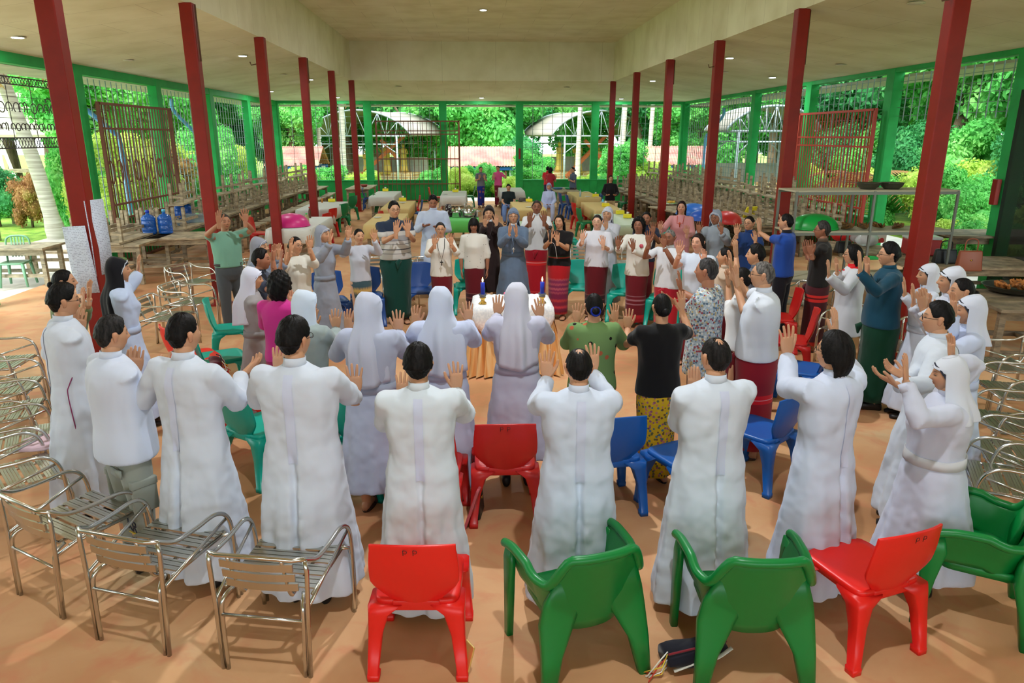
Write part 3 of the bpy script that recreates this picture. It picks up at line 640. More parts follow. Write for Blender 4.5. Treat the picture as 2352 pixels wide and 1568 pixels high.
chair_feet('alu', (52, 1368), (138, 1415), .3, 'aluminium slatted armchair nearest the lower left corner', GF)
GA = 'aluminium armchairs behind the circle'
for u, v, a, lb in ((75, 1215, 50, 'left edge, behind the man in grey cargo trousers'), (62, 1130, 62, 'left edge, second up from the corner'), (38, 1055, 70, 'left edge, with a pink cloth on its seat'), (35, 990, 76, 'left edge, below the uppermost one'), (20, 925, 84, 'left edge, uppermost beside the open floor'),
        (445, 760, 100, 'behind the black veiled nun, nearer one'), (470, 705, 118, 'between the man in green shirt and the black veiled nun'), (395, 800, 95, 'behind the pale habit, lowest of that row'),
        (2290, 1235, -62, 'right edge, just behind the green armchair'), (2305, 1165, -66, 'right edge, second up from the green armchair'), (2310, 1085, -72, 'right edge, third up from the green armchair'), (2315, 1000, -76, 'right edge, fourth up from the green armchair'), (2290, 930, -82, 'right edge, beside the last nuns'),
        (610, 690, 135, 'behind the nuns at left, half hidden'), (705, 712, 150, 'between the woman in white blouse and the grey nun'), (880, 690, 168, 'behind the striped polo man, left one'), (955, 690, 172, 'behind the striped polo man, right one'), (990, 680, 176, 'left behind the woman with glasses and dark skirt'), (1325, 655, 190, 'behind the woman in round necked white blouse'), (1440, 655, 196, 'between two women in dark red skirts'), (1840, 765, 232, 'behind the man in black shirt'), (1945, 835, 240, 'behind the woman in red collar'), (2060, 880, 250, 'behind the man in dark teal shirt')):
    p = at_z(u, v); place('alu', p, -R(a), 'aluminium slatted armchair, '+lb, GA)
GC = 'plastic chairs of the inner circle'
chair_feet(REDM, (1115, 1198), (1216, 1196), .26, 'dark red plastic chair marked with two letters, behind the central nun', GC)
for k, u, v, a, lb in ((REDM, 1012, 1130, 6, 'red plastic chair hidden behind the short haired man in white at front'), (TEAL, 835, 1130, 28, 'teal plastic chair with ribbed back, right of the man with glasses in white'),
        (TEAL, 612, 1085, 34, 'teal plastic chair between two men in white cassocks'), (REDP, 545, 1030, 46, 'bright red plastic chair behind the teal one at left'), (TEAL, 520, 905, 62, 'teal plastic chair with the woven bag on it'), (TEAL, 545, 830, 74, 'teal plastic chair, uppermost of the left group'), (REDP, 462, 905, 52, 'red plastic chair half hidden behind the dark haired man in cassock'),
        (BLUE, 1392, 1150, -8, 'blue plastic chair right behind the balding man in front'), (BLUE, 1530, 1135, -24, 'blue plastic chair beside the yellow flowered skirt'), (BLUE, 1722, 1060, -38, 'dark blue plastic chair behind the man in front of the red sarong'), (BLUE, 1822, 935, -58, 'blue plastic chair under the raised arm at right'), (REDM, 1800, 860, -68, 'dark red plastic chair beside the grey haired man'), (REDM, 1772, 800, -76, 'dark red plastic chair touching the white polo shirt'),
        (BLUD, 882, 742, 170, 'blue plastic chair left of the dark green sarong'), (BLUD, 968, 728, 172, 'blue plastic chair right of the dark green sarong'), (BLUD, 790, 752, 158, 'blue plastic chair between the grey nun and patterned skirt'), (TEAL, 1090, 722, 178, 'teal plastic chair behind the woman with fringe'), (TEAL, 1330, 728, 190, 'teal plastic chair left of the maroon skirts'), (TEAL, 1410, 738, 196, 'teal plastic chair between the two maroon skirts'), (TEAL, 1495, 748, 204, 'teal plastic chair behind the old man in white')):
    place(k, at_z(u, v), -R(a), lb, GC)
GB = 'plastic chairs at the dining tables'
for k, u, v, a in ((GRNP, 778, 530, -60), (GRNP, 800, 505, -60), (BLUD, 852, 480, 90), (BLUD, 928, 455, -90), (REDM, 900, 556, 100), (REDM, 947, 505, -95), (BLUD, 951, 520, -95), (GRNP, 880, 500, 90), (REDM, 735, 560, -70), (REDM, 750, 545, -70), (REDM, 607, 575, 90), (REDM, 1003, 478, 90), (BLUD, 1302, 496, 85), (BLUD, 1318, 502, 85), (REDM, 1335, 527, 80), (GRNP, 1348, 545, 80), (GRNP, 1436, 493, -90), (TEAL, 1300, 590, 90), (TEAL, 1510, 575, -80), (BLUD, 1168, 495, 180), (BLUD, 1390, 470, -90), (GRNP, 1075, 475, -90)):
    n_ = {REDM: 'red', BLUD: 'blue', GRNP: 'green', TEAL: 'teal'}[k]
    place(k, at_z(u, v), -R(a), n_+' plastic chair drawn up to a cloth covered dining table', GB)
# slatted green chair outside
gp = plastic((110, 165, 130)); o = thing('plastic_slat_chair', 'faded green plastic chair with slatted back by the outdoor table at left', 'chair', at_z(45, 655), R(-170)); o.location.z = 0
m = MB(); seat_loft(m, .42, .42, .44, .03); m.build('seat', gp, o)
for sx in (-1, 1):
    for sy in (-1, 1): m = MB(); m.tube([(sx*.22, sy*.22, 0), (sx*.18, sy*.18, .42)], [.022, .032], 6); m.build('leg', gp, o)
m = MB(); m.tube(bez([(-.19, -.19, .42), (-.2, -.24, .65), (-.17, -.27, .84), (0, -.28, .88), (.17, -.27, .84), (.2, -.24, .65), (.19, -.19, .42)], 5), .018, 6)
for i in range(-2, 3): m.box((i*.05, -.24, .68), (.022, .012, .36), 0, 0, None, R(10))
m.build('backrest', gp, o)
# ---------------------------------------------------------------- tables
WT = wood((170, 154, 126)); WD2 = wood((132, 116, 92)); TC = {'white': mat('cloth_lace', (214, 218, 214), .85, bump=.004, bscale=60), 'beige': mat('cloth_beige', (206, 182, 122), .8, bump=.003, bscale=30), 'green': mat('cloth_pale_green', (184, 204, 178), .35, bump=.004, bscale=14), 'lime': mat('cloth_lime', (90, 196, 96), .5)}
def table_at(x, y, w, d, h=.75, name='dining_table', label='', group=None, mtl=None, rz=0, apron=True):
    o = thing(name, label, 'table', (x, y, 0), rz, group); mt = mtl or WT
    m = MB(); k = max(2, int(w/.24)) if w < d else max(2, int(d/.24))
    for i in range(k):
        if w < d: m.box((-w/2+w*(i+.5)/k, 0, h-.02), (w/k-.006, d, .04))
        else: m.box((0, -d/2+d*(i+.5)/k, h-.02), (w, d/k-.006, .04))
    bev(m.build('tabletop', mt, o, False), .004, 1)
    for sx in (-1, 1):
        for sy in (-1, 1): m = MB(); m.box((sx*(w/2-.08), sy*(d/2-.12), (h-.04)/2), (.07, .07, h-.04)); m.build('leg', mt, o, False)
    for s in (-1, 1): m = MB(); m.box((0, s*(d/2-.12), h-.1), (w-.16, .03, .1)); m.box((0, s*(d/2-.12), .2), (w-.16, .04, .06)); m.build('rail', mt, o, False)
    m = MB(); m.box((0, 0, .2), (.05, d-.24, .05)); m.build('stretcher', mt, o, False); return o
def cloth_on(x, y, w, d, h, m_, label, drop=.26, rz=0, group='cloths on the dining tables', name='tablecloth', pts=0):
    m = MB(); rings = []; n = 96
    def rect(hw, hd, t):
        # walk round a rectangle
        P = 2*(hw+hd)*2; s = t*P
        for (a, b, L) in (((-hw, -hd), (1, 0), 2*hw), ((hw, -hd), (0, 1), 2*hd), ((hw, hd), (-1, 0), 2*hw), ((-hw, hd), (0, -1), 2*hd)):
            if s <= L: return a[0]+b[0]*s, a[1]+b[1]*s
            s -= L
        return -hw, -hd
    for q in (0, .15, 1):
        rg = []
        for i in range(n):
            px, py = rect(w/2+.012, d/2+.012, i/n); L = math.hypot(px/(w/2), py/(d/2)); cor = sm(min(abs(px)/(w/2), abs(py)/(d/2)), .9, 1)
            f = q*(.018*math.sin(i*.9)+.02*math.sin(i*.37+1)+.05*cor); ex = 1 if abs(px) >= w/2-.02 else 0; ey = 1 if abs(py) >= d/2-.02 else 0
            rg.append(V((px+math.copysign(f, px)*ex, py+math.copysign(f, py)*ey, h-drop*q*(1+.3*cor))))
        rings.append(rg)
    rings.insert(0, [V((p.x*.97, p.y*.97, h+.004)) for p in rings[0]])
    m.loft(rings, 0, True, False); o = m.build(name, m_); o.location = (x, y, 0); o.rotation_euler = (0, 0, rz); tag(o, label, 'tablecloth', group); mod(o, 'SOLIDIFY', thickness=.004, offset=1); return o
TB = {}
_ = 0
def dtable(key, u0, u1, vn, vf, c, label, wmin=.75):
    a, b = at_z(u0, vn, .75), at_z(u1, vn, .75); f = at_z((u0+u1)/2, vf, .75); d = max(1.2, min(2.4, f.y-a.y)); w = max(wmin, min(1.15, b.x-a.x)); cx = (a.x+b.x)/2; cy = a.y+d/2
    table_at(cx, cy, w, d, .75, 'dining_table', label, 'dining tables at the back'); TB[key] = (cx, cy, w, d)
    if c: cloth_on(cx, cy, w, d, .755, TC[c], {'white': 'white lace cloth', 'beige': 'beige cloth', 'green': 'glossy pale green cloth', 'lime': 'bright green patterned plastic cloth'}[c]+' on the '+label, .3 if c != 'green' else .22)
dtable('A', 612, 712, 527, 492, 'white', 'dining table with the pink cover, behind the third left post')
dtable('B', 680, 763, 482, 457, 'white', 'dining table beside the fourth left post')
dtable('C', 848, 904, 452, 433, 'white', 'dining table beyond the farthest left post')
dtable('D', 877, 937, 479, 455, 'beige', 'dining table behind the striped polo man, farther one')
dtable('E', 836, 915, 517, 488, 'beige', 'dining table behind the striped polo man, nearer one')
dtable('F', 1012, 1070, 451, 433, 'white', 'dining table before the barred gate')
dtable('G', 1028, 1096, 505, 462, 'lime', 'serving table crowded with kettles and pots')
dtable('H', 1150, 1205, 440, 431, 'white', 'dining table beside the open doorway')
dtable('I', 1184, 1255, 482, 452, 'beige', 'dining table between the seated women')
dtable('J', 1200, 1268, 540, 484, 'green', 'dining table behind the man in white polo')
dtable('K', 1326, 1381, 454, 436, 'beige', 'dining table farthest of the right row')
dtable('L', 1367, 1431, 483, 457, 'beige', 'dining table in the middle of the right row')
dtable('M', 1412, 1482, 518, 484, 'green', 'dining table nearest of the right row')
dtable('N', 1282, 1331, 440, 428, None, 'bare dining table with trays at the back wall', .9)
dtable('O', 799, 840, 434, 420, None, 'bare dining table with plates at the back left wall', .9)
dtable('P', 655, 725, 437, 424, None, 'bare dining table in the back left corner', 1.1)
# stacked school benches: bench turned upside down
def bench_proto():
    o = thing('wooden_bench', '', 'bench', (0, 0, 0)); 
    m = MB(); m.box((0, 0, .02), (.30, 1.8, .035)); m.build('seat_board', WT, o, False)
    for sy in (-1, 1):
        for sx in (-1, 1): m = MB(); m.box((sx*.11, sy*.72, .25), (.055, .065, .44)); m.build('leg', WT, o, False)
        m = MB(); m.box((0, sy*.72, .18), (.2, .03, .06)); m.build('rail', WT, o, False)
    m = MB(); m.box((0, 0, .18), (.03, 1.44, .06)); m.build('stretcher', WT, o, False); return o
BP = bench_proto(); used = False
def bench(x, y, z, rz, label, group, up=False):
    global used
    if not used: used = True; o = BP; o.location = (x, y, z); o.rotation_euler = (0, 0, rz); o['label'] = label; o['group'] = group
    else: o = dup(BP, (x, y, z), rz, label, group)
    if up: o.rotation_euler = (PI, 0, rz); o.location.z = z+.47
    return o
GL = 'upturned benches stacked along the left wall'; GRt = 'upturned benches stacked along the right wall'
long_t = 'long weathered wooden table under the stacked benches'
for i in range(7):
    y = 16.4+i*2.05
    table_at(-6.55, y, 1.0, 1.95, .72, 'long_table', long_t+' at left', 'long tables along the left wall', WD2)
    for j, x in enumerate((-6.9, -6.55, -6.2)): bench(x, y, .725, rnd.uniform(-.05, .05), 'weathered wooden bench turned upside down on the left wall stack', GL)
    bench(-6.5+rnd.uniform(-.1, .1), y+.4, 1.20, PI/2*0+rnd.uniform(-.2, .2), 'weathered wooden bench on the upper layer of the left wall stack', GL)
    bench(-5.55, y, 0, rnd.uniform(-.05, .05), 'wooden bench standing on the floor before the left stack', 'benches on the floor at left', True)
for i in range(7):
    y = 16.6+i*1.95
    for q, xx in enumerate((6.75, 7.95)):
        table_at(xx, y, 1.1, 1.9, .72, 'long_table', long_t+' at right', 'long tables along the right wall', WD2)
        for j in range(3): bench(xx-.36+.36*j, y, .725, rnd.uniform(-.04, .04), 'weathered wooden bench turned upside down on the right wall stack', GRt)
    bench(7.4, y+.5, 1.2, rnd.uniform(-.15, .15), 'weathered wooden bench on the upper layer of the right wall stack', GRt)
    if i % 2: bench(8.1, y+.3, 1.2, rnd.uniform(-.1, .1), 'weathered wooden bench on the upper layer of the right wall stack', GRt)
for i in range(3): bench(5.7, 22+i*2.4, .725, 0, 'weathered wooden bench turned upside down near the back right corner', GRt); table_at(5.7, 22+i*2.4, .7, 1.9, .72, 'long_table', 'narrow wooden table behind the last right posts', 'long tables along the right wall', WD2)
# nearer wooden tables, left
p = at_z(395, 548, .75); table_at(p.x-.15, p.y+.55, 2.0, 1.0, .75, 'wooden_table', 'weathered wooden table carrying the blue water bottles', None, WT, R(8)); WBT = (p.x-.15, p.y+.55)
p = at_z(270, 560, .75); table_at(p.x-.1, p.y+.6, 1.1, 1.5, .75, 'wooden_table', 'weathered wooden table at left under the nearest upturned benches', None, WT)
for j in range(3): bench(p.x-.62+.3*j, p.y+.7, .755, 0, 'weathered bench upturned on the nearest left table behind the bottles', GL)
p = at_z(95, 570, .72); table_at(p.x-1.3, p.y+.42, 2.6, .8, .72, 'outdoor_table', 'weathered outdoor table at the far left edge', None, wood((158, 150, 124)))
bench(p.x-.3, p.y+1.35, 0, PI/2, 'low wooden bench beside the outdoor table at far left', 'benches outside at left', True)
# right side tables
p = at_z(2330, 545, .95); table_at(p.x-.1, p.y+.1, 2.3, 1.0, 1.02, 'wooden_table', 'tall dark wooden table at the right edge', None, WD2, R(-6))
p = at_z(2230, 600, .75); table_at(p.x+.3, p.y-.05, 3.0, 1.1, .75, 'wooden_table', 'long wooden table carrying the handbags', None, WT, R(-8)); HB = (p.x+.3, p.y+.25)
p = at_z(2320, 690, .75); table_at(p.x+.45, p.y+.0, 1.6, 1.2, .75, 'wooden_table', 'wooden table with the tray of bananas at right', None, WD2, R(-10)); BT = (p.x+.45, p.y)
def span_table(ua, va, ub, vb, wd, label, mt=None):
    a, b = at_z(ua, va, .75), at_z(ub, vb, .75); d = b-a; c = (a+b)/2; L = d.length+.5; table_at(c.x, c.y, wd, L, .75, 'wooden_table', label, None, mt or WT, math.atan2(d.y, d.x)-PI/2); return c.x, c.y
PT = span_table(1905, 562, 2050, 576, 1.1, 'wooden table heaped with plastic bags behind the steel rack')
CT = span_table(1540, 474, 1735, 512, 1.15, 'wooden table with blue and red food covers at right')
# ================================================================ PEOPLE
def head_f(d, jaw=1.0, face=True):
    dx, dy, dz = d; x = .077*dx; y = .094*dy; z = .116*dz
    k = max(0, -dz)
    x *= 1-.30*jaw*k**1.6; y *= (1-.42*k**1.3) if dy < 0 else 1-.02*k
    if dy > .3 and k > 0: y += .006*sm(k, .3, .9)
    if dy > 0 and face:
        q = dy**.5; ax = abs(x); E_ = math.exp
        y += .019*q*E_(-((x/.0125)**2+((z+.014)/.014)**2)) + .009*q*E_(-((x/.008)**2+((z-.008)/.02)**2))
        y += .005*q*E_(-(((ax-.011)/.006)**2+((z+.019)/.007)**2))
        y -= .009*q*E_(-(((ax-.031)/.017)**2+((z-.012)/.012)**2)); y += .0055*q*E_(-(((ax-.031)/.0125)**2+((z-.009)/.0075)**2))
        y += .004*q*E_(-((ax-.026)/.022)**2-((z-.034)/.008)**2)
        y += .007*q*E_(-((x/.021)**2+((z+.045)/.0055)**2)) + .0075*q*E_(-((x/.018)**2+((z+.056)/.0055)**2)) - .003*q*E_(-((x/.024)**2+((z+.0505)/.002)**2))
        y += .006*q*E_(-((x/.02)**2+((z+.088)/.016)**2)) + .004*q*E_(-(((ax-.042)/.02)**2+((z+.018)/.018)**2))
    return x, y, z
def smask(v, w_): return math.exp(-(v/w_)**4)
def head_data():
    vs, tint, fs = [], [], []; NU, NV = 72, 64
    for i in range(NV+1):
        t = PI*i/NV; t = t-.5*math.sin(2*(t-PI/2))*-.62 if False else t
        th = PI/2+(t-PI/2)*1.0; s = (t-PI/2)/(PI/2); th = PI/2+PI/2*(s*.55+.45*s**3)
        for j in range(NU):
            u = -PI+2*PI*j/NU; ph = u-.58*math.sin(u)
            d = (math.sin(th)*math.sin(ph), math.sin(th)*math.cos(ph), math.cos(th)); p = head_f(d); vs.append(p)
            x, y, z = p; c = [1, 1, 1]; ax = abs(x)
            if y > .03:
                lip = smask(x, .023)*smask(z+.0505, .0105); c = [c[0]*(1-.12*lip), c[1]*(1-.38*lip), c[2]*(1-.32*lip)]
                dk = smask(x, .023)*smask(z+.0505, .0022)*.6
                bz = .034+.004*(1-((ax-.03)/.018)**2); br = smask(ax-.031, .018)*smask(z-bz, .0046)*.78
                ez = .0105-.10*max(0, abs(ax-.031)-.004)**1.0*.35; ey = smask(ax-.031, .0145)*smask(z-ez, .0048)*.92
                sh = smask(ax-.031, .018)*smask(z-.014, .012)*.10; ns = smask(ax-.007, .0035)*smask(z+.0265, .0028)*.5
                for q in (dk, br, ey, sh, ns): c = [a*(1-q) for a in c]
                ck = math.exp(-(((ax-.042)/.02)**2+((z+.02)/.018)**2))*.08; c = [c[0], c[1]*(1-ck), c[2]*(1-ck)]
            tint.append(c)
    for i in range(NV):
        for j in range(NU): a = i*NU+j; b = i*NU+(j+1) % NU; fs.append((a, a+NU, b+NU, b))
    m = MB()
    for s in (-1, 1):
        rg = []
        for (xo, yo, zo, rx, ry) in ((0, 0, -.036, .005, .006), (.005, .002, -.028, .007, .011), (.010, .0, -.008, .008, .015), (.016, -.005, .012, .009, .019), (.014, -.006, .027, .008, .015), (.006, -.003, .034, .005, .008)):
            rg.append([V((s*(.070+xo)+rx*math.cos(t), -.006+yo+ry*math.sin(t)-.003, zo+.002)) for t in [2*PI*i/10 for i in range(10)]])
        m.loft(rg)
    k = len(vs); vs += [tuple(v) for v in m.v]; fs += [tuple(i+k for i in f) for f in m.f]; tint += [[1, .93, .92]]*len(m.v)
    return np.array(vs), fs, np.array(tint)
HV, HF, HTN = head_data()
def hand_mesh(curl, spread):
    m = MB()
    m.loft([[V((cx+wx*math.cos(t), wy*math.sin(t)*(1 if math.sin(t) < 0 else .9), z)) for t in [2*PI*i/16 for i in range(16)]] for z, wx, wy, cx in ((-.07, .026, .021, 0), (-.02, .027, .019, 0), (.0, .029, .017, 0), (.03, .038, .016, .001), (.06, .042, .015, .001), (.088, .041, .0135, .001), (.098, .036, .010, .001))])
    for i, (x, L, a) in enumerate(((-.031, .073, -1.2), (-.0105, .083, -.35), (.0105, .077, .35), (.031, .060, 1.25))):
        a = a*spread; p = V((x, 0, .086)); path = [p]; b = .0
        for seg, c in ((.42, .35), (.32, 1), (.26, 1.2)):
            b += curl*c; path.append(path[-1]+V((math.sin(a)*math.cos(b), math.sin(b), math.cos(a)*math.cos(b)))*L*seg)
        r = .0092 if i < 3 else .008; m.caps(path, [r*1.08, r*1.0, r*.95, r*.8], 8)
    m.caps([(-.026, .002, .022), (-.046, .010+curl*.02, .052), (-.060, .014+curl*.03, .080), (-.066, .016+curl*.045, .104)], [.014, .012, .0105, .009], 8)
    o = m.build('hand_source', [])
    mod(o, 'REMESH', mode='VOXEL', voxel_size=.0028); mod(o, 'SMOOTH', factor=.5, iterations=2)
    dg = bpy.context.evaluated_depsgraph_get(); me = bpy.data.meshes.new_from_object(o.evaluated_get(dg))
    v = np.empty(len(me.vertices)*3); me.vertices.foreach_get('co', v); v = v.reshape(-1, 3); f = [tuple(p.vertices) for p in me.polygons]
    bpy.data.objects.remove(o); bpy.data.meshes.remove(me); return v, f
HANDS = {'open': hand_mesh(.10, .17), 'flat': hand_mesh(.06, .05), 'curl': hand_mesh(.30, .06)}
def frame(fd, nd):
    f = V(fd).normalized(); n = V(nd); n = (n-f*n.dot(f))
    if n.length < 1e-4: n = f.orthogonal()
    n.normalize(); x = n.cross(f); return np.array(Matrix((x, n, f)).transposed())   # columns: x, palm normal, fingers
def ik(sh, wr, l1, l2, pole):
    d = wr-sh; L = d.length; mx = (l1+l2)*.985
    if L > mx: wr = sh+d*mx/L; d = wr-sh; L = mx
    if L < .12: wr = sh+d.normalized()*.12; d = wr-sh; L = .12
    a = (l1*l1-l2*l2+L*L)/(2*L); h = math.sqrt(max(0, l1*l1-a*a)); n = d/L; p = V(pole); p = (p-n*p.dot(n)).normalized()
    return sh+n*a+p*h, wr
SKIN = (196, 146, 112)
SH_D = mat('shoe_black', (22, 20, 22), .45); SH_S = mat('sandal_brown', (70, 46, 34), .6)
def hairline(az):
    T = ((0, .66), (.55, .64), (.85, .46), (1.15, .18), (1.4, .10), (1.62, .20), (1.82, .08), (2.0, -.30), (2.4, -.58), (3.2, -.70))
    for (a, b), (c, d) in zip(T, T[1:]):
        if az <= c: return b+(d-b)*(az-a)/(c-a)
    return -.7
def hair_obj(P, style, col, hc, k, tw):
    # hair sheet that follows the skull; hc centre, k scale
    NU, NV = 60, 44; m = MB(); vs = []; g = random.Random(P); fs = []
    th0 = {'short': .011, 'bald': .008, 'bob': .022, 'bun': .008, 'long': .012, 'curly': .032, 'bangs': .020, 'pony': .010, 'crop': .006, 'thick': .018}[style]
    n1, n2 = g.uniform(0, 6), g.uniform(0, 6)
    for i in range(NV+1):
        t = PI*(i+.02)/(NV+.04)
        for j in range(NU):
            u = 2*PI*j/NU; d = (math.sin(t)*math.sin(u), math.sin(t)*math.cos(u), math.cos(t)); az = abs(math.atan2(d[0], d[1]))
            hl = hairline(az)
            if style in ('bob', 'long', 'curly'): hl = hl-.25*sm(az, .7, 1.2)-.25*sm(az, 1.0, 1.6)
            if style == 'bangs': hl = .16 if az < .7 else .16-1.0*sm(az, .7, 1.15)
            if style == 'short': hl += .02*math.sin(9*az+n1)
            f = d[2]-hl; x, y, z = head_f(d, .4 if style in ('bob', 'bangs', 'curly', 'long') else 1, False)
            q = sm(f, -.03, .13); th = th0*q-.009*(1-q)
            if style in ('short', 'thick', 'crop'): th += q*.010*sm(d[2], .3, 1)*(1 if d[1] > -.5 else .6) if style != 'crop' else 0
            if style in ('short', 'bald', 'crop', 'thick') and d[2] < -.1: th = th*.45 if q > .3 else th
            if style == 'bald': th -= .014*math.exp(-((d[0]/.36)**2+((d[1]+.22)/.42)**2))*sm(d[2], .5, .8)*(1+.35*math.sin(14*az+n1))
            if style == 'curly': th += q*.009*math.sin(9*u+5*t)*math.sin(11*t+n2)
            elif style in ('short', 'thick', 'crop'): th += q*.003*math.sin(17*u+n1+4*math.sin(6*t))*math.sin(7*t)
            else: th += q*.0022*math.sin(22*u+n1)
            if style in ('bob', 'bangs', 'curly', 'long') and d[2] < -.05 and q > 0:
                z -= .05*q*(-d[2]); s_ = 1+.30*q*min(1, -d[2]*1.6)*(1 if abs(az) > .8 else 0); x *= s_; y = y*s_ if y < 0 else y
                if style == 'bob': z -= .02*q*(-d[2])
            L = math.sqrt(x*x+y*y+z*z); e = 1+th/L; vs.append(V((x*e, y*e, z*e))*k)
    for i in range(NV):
        for j in range(NU): a = i*NU+j; b = i*NU+(j+1) % NU; fs.append((a, a+NU, b+NU, b))
    m.add(vs, fs)
    if style == 'bun': m.ball((0, -.112*k, -.015*k), (.036*k, .030*k, .034*k), 14)
    if style == 'pony': m.caps([(0, -.10*k, .0), (0, -.135*k, -.03), (0, -.13*k, -.10), (0, -.115*k, -.17)], [.018, .026, .026, .012], 10)
    if style == 'long':
        rg = []
        for z, w_, dpt in ((.0, .078, .05), (-.08, .082, .055), (-.16, .085, .045), (-.24, .085, .035), (-.31, .07, .028), (-.36, .04, .018)):
            rg.append([V((w_*math.cos(a)*k*(1+.03*math.sin(12*a)), (-.062-.02*math.sin(-z*4)+dpt*math.sin(a))*k, z*k)) for a in [2*PI*i/36 for i in range(36)]])
        m.loft(rg)
    o = m.build('hair', hairm(col)); o.matrix_local = Matrix.Translation(hc) @ tw; return o
def veil_obj(P, hc, k, tw, col, zlow, spread=.17, band=None, hood=False, opening=1.85):
    # cloth from the forehead over the crown, open at the face, falling down the back. local to head centre, metres
    g = random.Random(P+5); n1, n2 = g.uniform(0, 6), g.uniform(0, 6); N = 64; rows = []; edge = []
    Z = [.131, .127, .118, .105, .085, .062, .035, .0, -.035, -.07, -.10, -.13]; z = -.16
    while z > zlow: Z.append(z); z -= .045
    Z.append(zlow)
    for i, z in enumerate(Z):
        if z > -.10: e = math.sqrt(max(.02, 1-(max(z, 0)/.142)**2)); rx = .098*e; ry = .118*e; cy = -.006
        else: e = 1; rx, ry, cy = .098, .118, -.006
        q = sm(-z, .06, .30); sp = spread*(1+.12*sm(-z, .25, .7)); rx = rx+(sp-.098)*q; ry = ry+(.172-.118)*q*1.0; cy -= .01*q
        A = PI if z > .075 else PI-(PI-opening)*sm(.075-z, 0, .035); A = A-(opening-1.45)*sm(-z, .10, .35) if not hood else A
        r = []
        for j in range(N+1):
            a = -A+2*A*j/N; f = 1+(.02+.07*q)*math.sin(a*6+n1+z*1.5)*sm(-z, -.02, .2)+.03*q*math.sin(a*11+n2)
            x = rx*math.sin(a)*f; y = cy-ry*math.cos(a)*f; zz = z+(.012*math.cos(a) if z > .07 else 0)-.02*q*math.cos(a*2)*(z < -.3)
            if z > .06 and y > .05: y = min(y, .108)
            r.append(V((x, y, zz))*k)
        rows.append(r)
    m = MB(); top = V((0, -.005, .133))*k; m.loft([list(reversed(r)) for r in rows], 0, False, False, False)
    m.add([top]+rows[0], [(0, j+2, j+1) for j in range(N)])
    o = m.build('veil', cloth(col)); o.matrix_local = Matrix.Translation(hc) @ tw; mod(o, 'SOLIDIFY', thickness=.005, offset=0)
    # front edge
    pts = []
    for i in range(33):
        t = -1+2*i/32; az = t*1.72; f = abs(az); dz = .66-.12*sm(f, 0, .9)-.40*sm(f, .8, 1.35)-1.0*sm(f, 1.25, 1.75); h = math.sqrt(1-dz*dz)
        q = V(head_f((h*math.sin(az), h*math.cos(az), dz), 1, False)); pts.append(q*(1+.015/q.length)*k)
    dk = band is not None and sum(band) < 200
    mb = MB(); mb.tube(pts, [(.005, .004) if dk else (.004, .013)]*33, 8, up=(0, 1, 0)); b = mb.build('headband', cloth(band or col), o)
    return o,
def glasses_obj(hc, k, tw, col=(40, 36, 34)):
    m = MB(); E_ = .0305
    for s in (-1, 1):
        m.tube([V((s*E_+.021*math.cos(t), .099-.10*abs(abs(s*E_+.021*math.cos(t)))**1.7*.6, .008+.016*math.sin(t)))*k for t in [2*PI*i/18 for i in range(18)]], .0016, 5, closed=True)
        m.tube([V((s*.051, .092, .013))*k, V((s*.073, .07, .014))*k, V((s*.079, .0, .012))*k, V((s*.078, -.008, .0))*k], .0016, 5)
    m.tube([V((-.010, .103, .012))*k, V((0, .107, .014))*k, V((.010, .103, .012))*k], .0016, 5)
    o = m.build('glasses', mat('glass_frame_%d' % col[0], col, .35, .4)); o.matrix_local = Matrix.Translation(hc) @ tw; return o
TORSO = ((1.462, .062, .060, 0), (1.448, .075, .068, 0), (1.432, .115, .080, -.004), (1.41, .158, .092, -.006), (1.385, .182, .104, -.006), (1.33, .192, .118, -.002), (1.24, .188, .128, .004), (1.12, .176, .126, .006), (1.02, .178, .128, .004), (.93, .192, .136, 0), (.86, .198, .142, 0))
def torso_rings(k, w_, dpt, zend, flare, folds, g, n=56, pleat=False, bulge=0, hem=(.30, .25), bust=0):
    n1, n2, n3 = g.uniform(0, 6), g.uniform(0, 6), g.uniform(0, 6); prof = [p for p in TORSO if p[0] > zend]
    z = .80
    while z > zend+.02:
        if z < TORSO[-1][0]:
            t = (.86-z)/(.86-.10); prof.append((z, .198+(hem[0]-.198)*t*flare, .142+(hem[1]-.142)*t*flare, -.01*t))
        z -= .09
    l = prof[-1]; prof.append((zend, l[1]*1.012, l[2]*1.012, l[3])); rings = []
    for z, rx, ry, cy in prof:
        f = folds*sm(1.05-z, 0, .75); mid = math.exp(-((z-1.0)/.16)**2); rg = []
        for i in range(n):
            a = 2*PI*i/n; s = 1+f*(.5*math.sin(6*a+n1)+.4*math.sin(10*a+n2+z)+.3*math.sin(15*a+n3))+.016*math.sin(7*a+z*7+n1)*sm(z, .8, 1.1)*sm(1.42-z, 0, .12)
            x = rx*w_*math.cos(a)*s; y = cy+ry*dpt*math.sin(a)*s+bulge*mid*max(0, math.sin(a))+bust*math.exp(-((z-1.24)/.07)**2)*max(0, math.sin(a))**2*(1+.2*math.cos(4*a))
            if pleat and z < .95:
                da = (a-3*PI/2); pw = .06+.10*(.95-z)
                if abs(da) < pw: y += (.035+.03*(.95-z))*(1-abs(da)/pw)
                for s_ in (-1, 1):
                    db = da-s_*.95
                    if abs(db) < pw*.6: e = .02*(1-abs(db)/(pw*.6)); x *= 1-e*2; y *= 1-e*2
            rg.append(V((x, y, z))*k)
        rings.append(rg)
    return rings
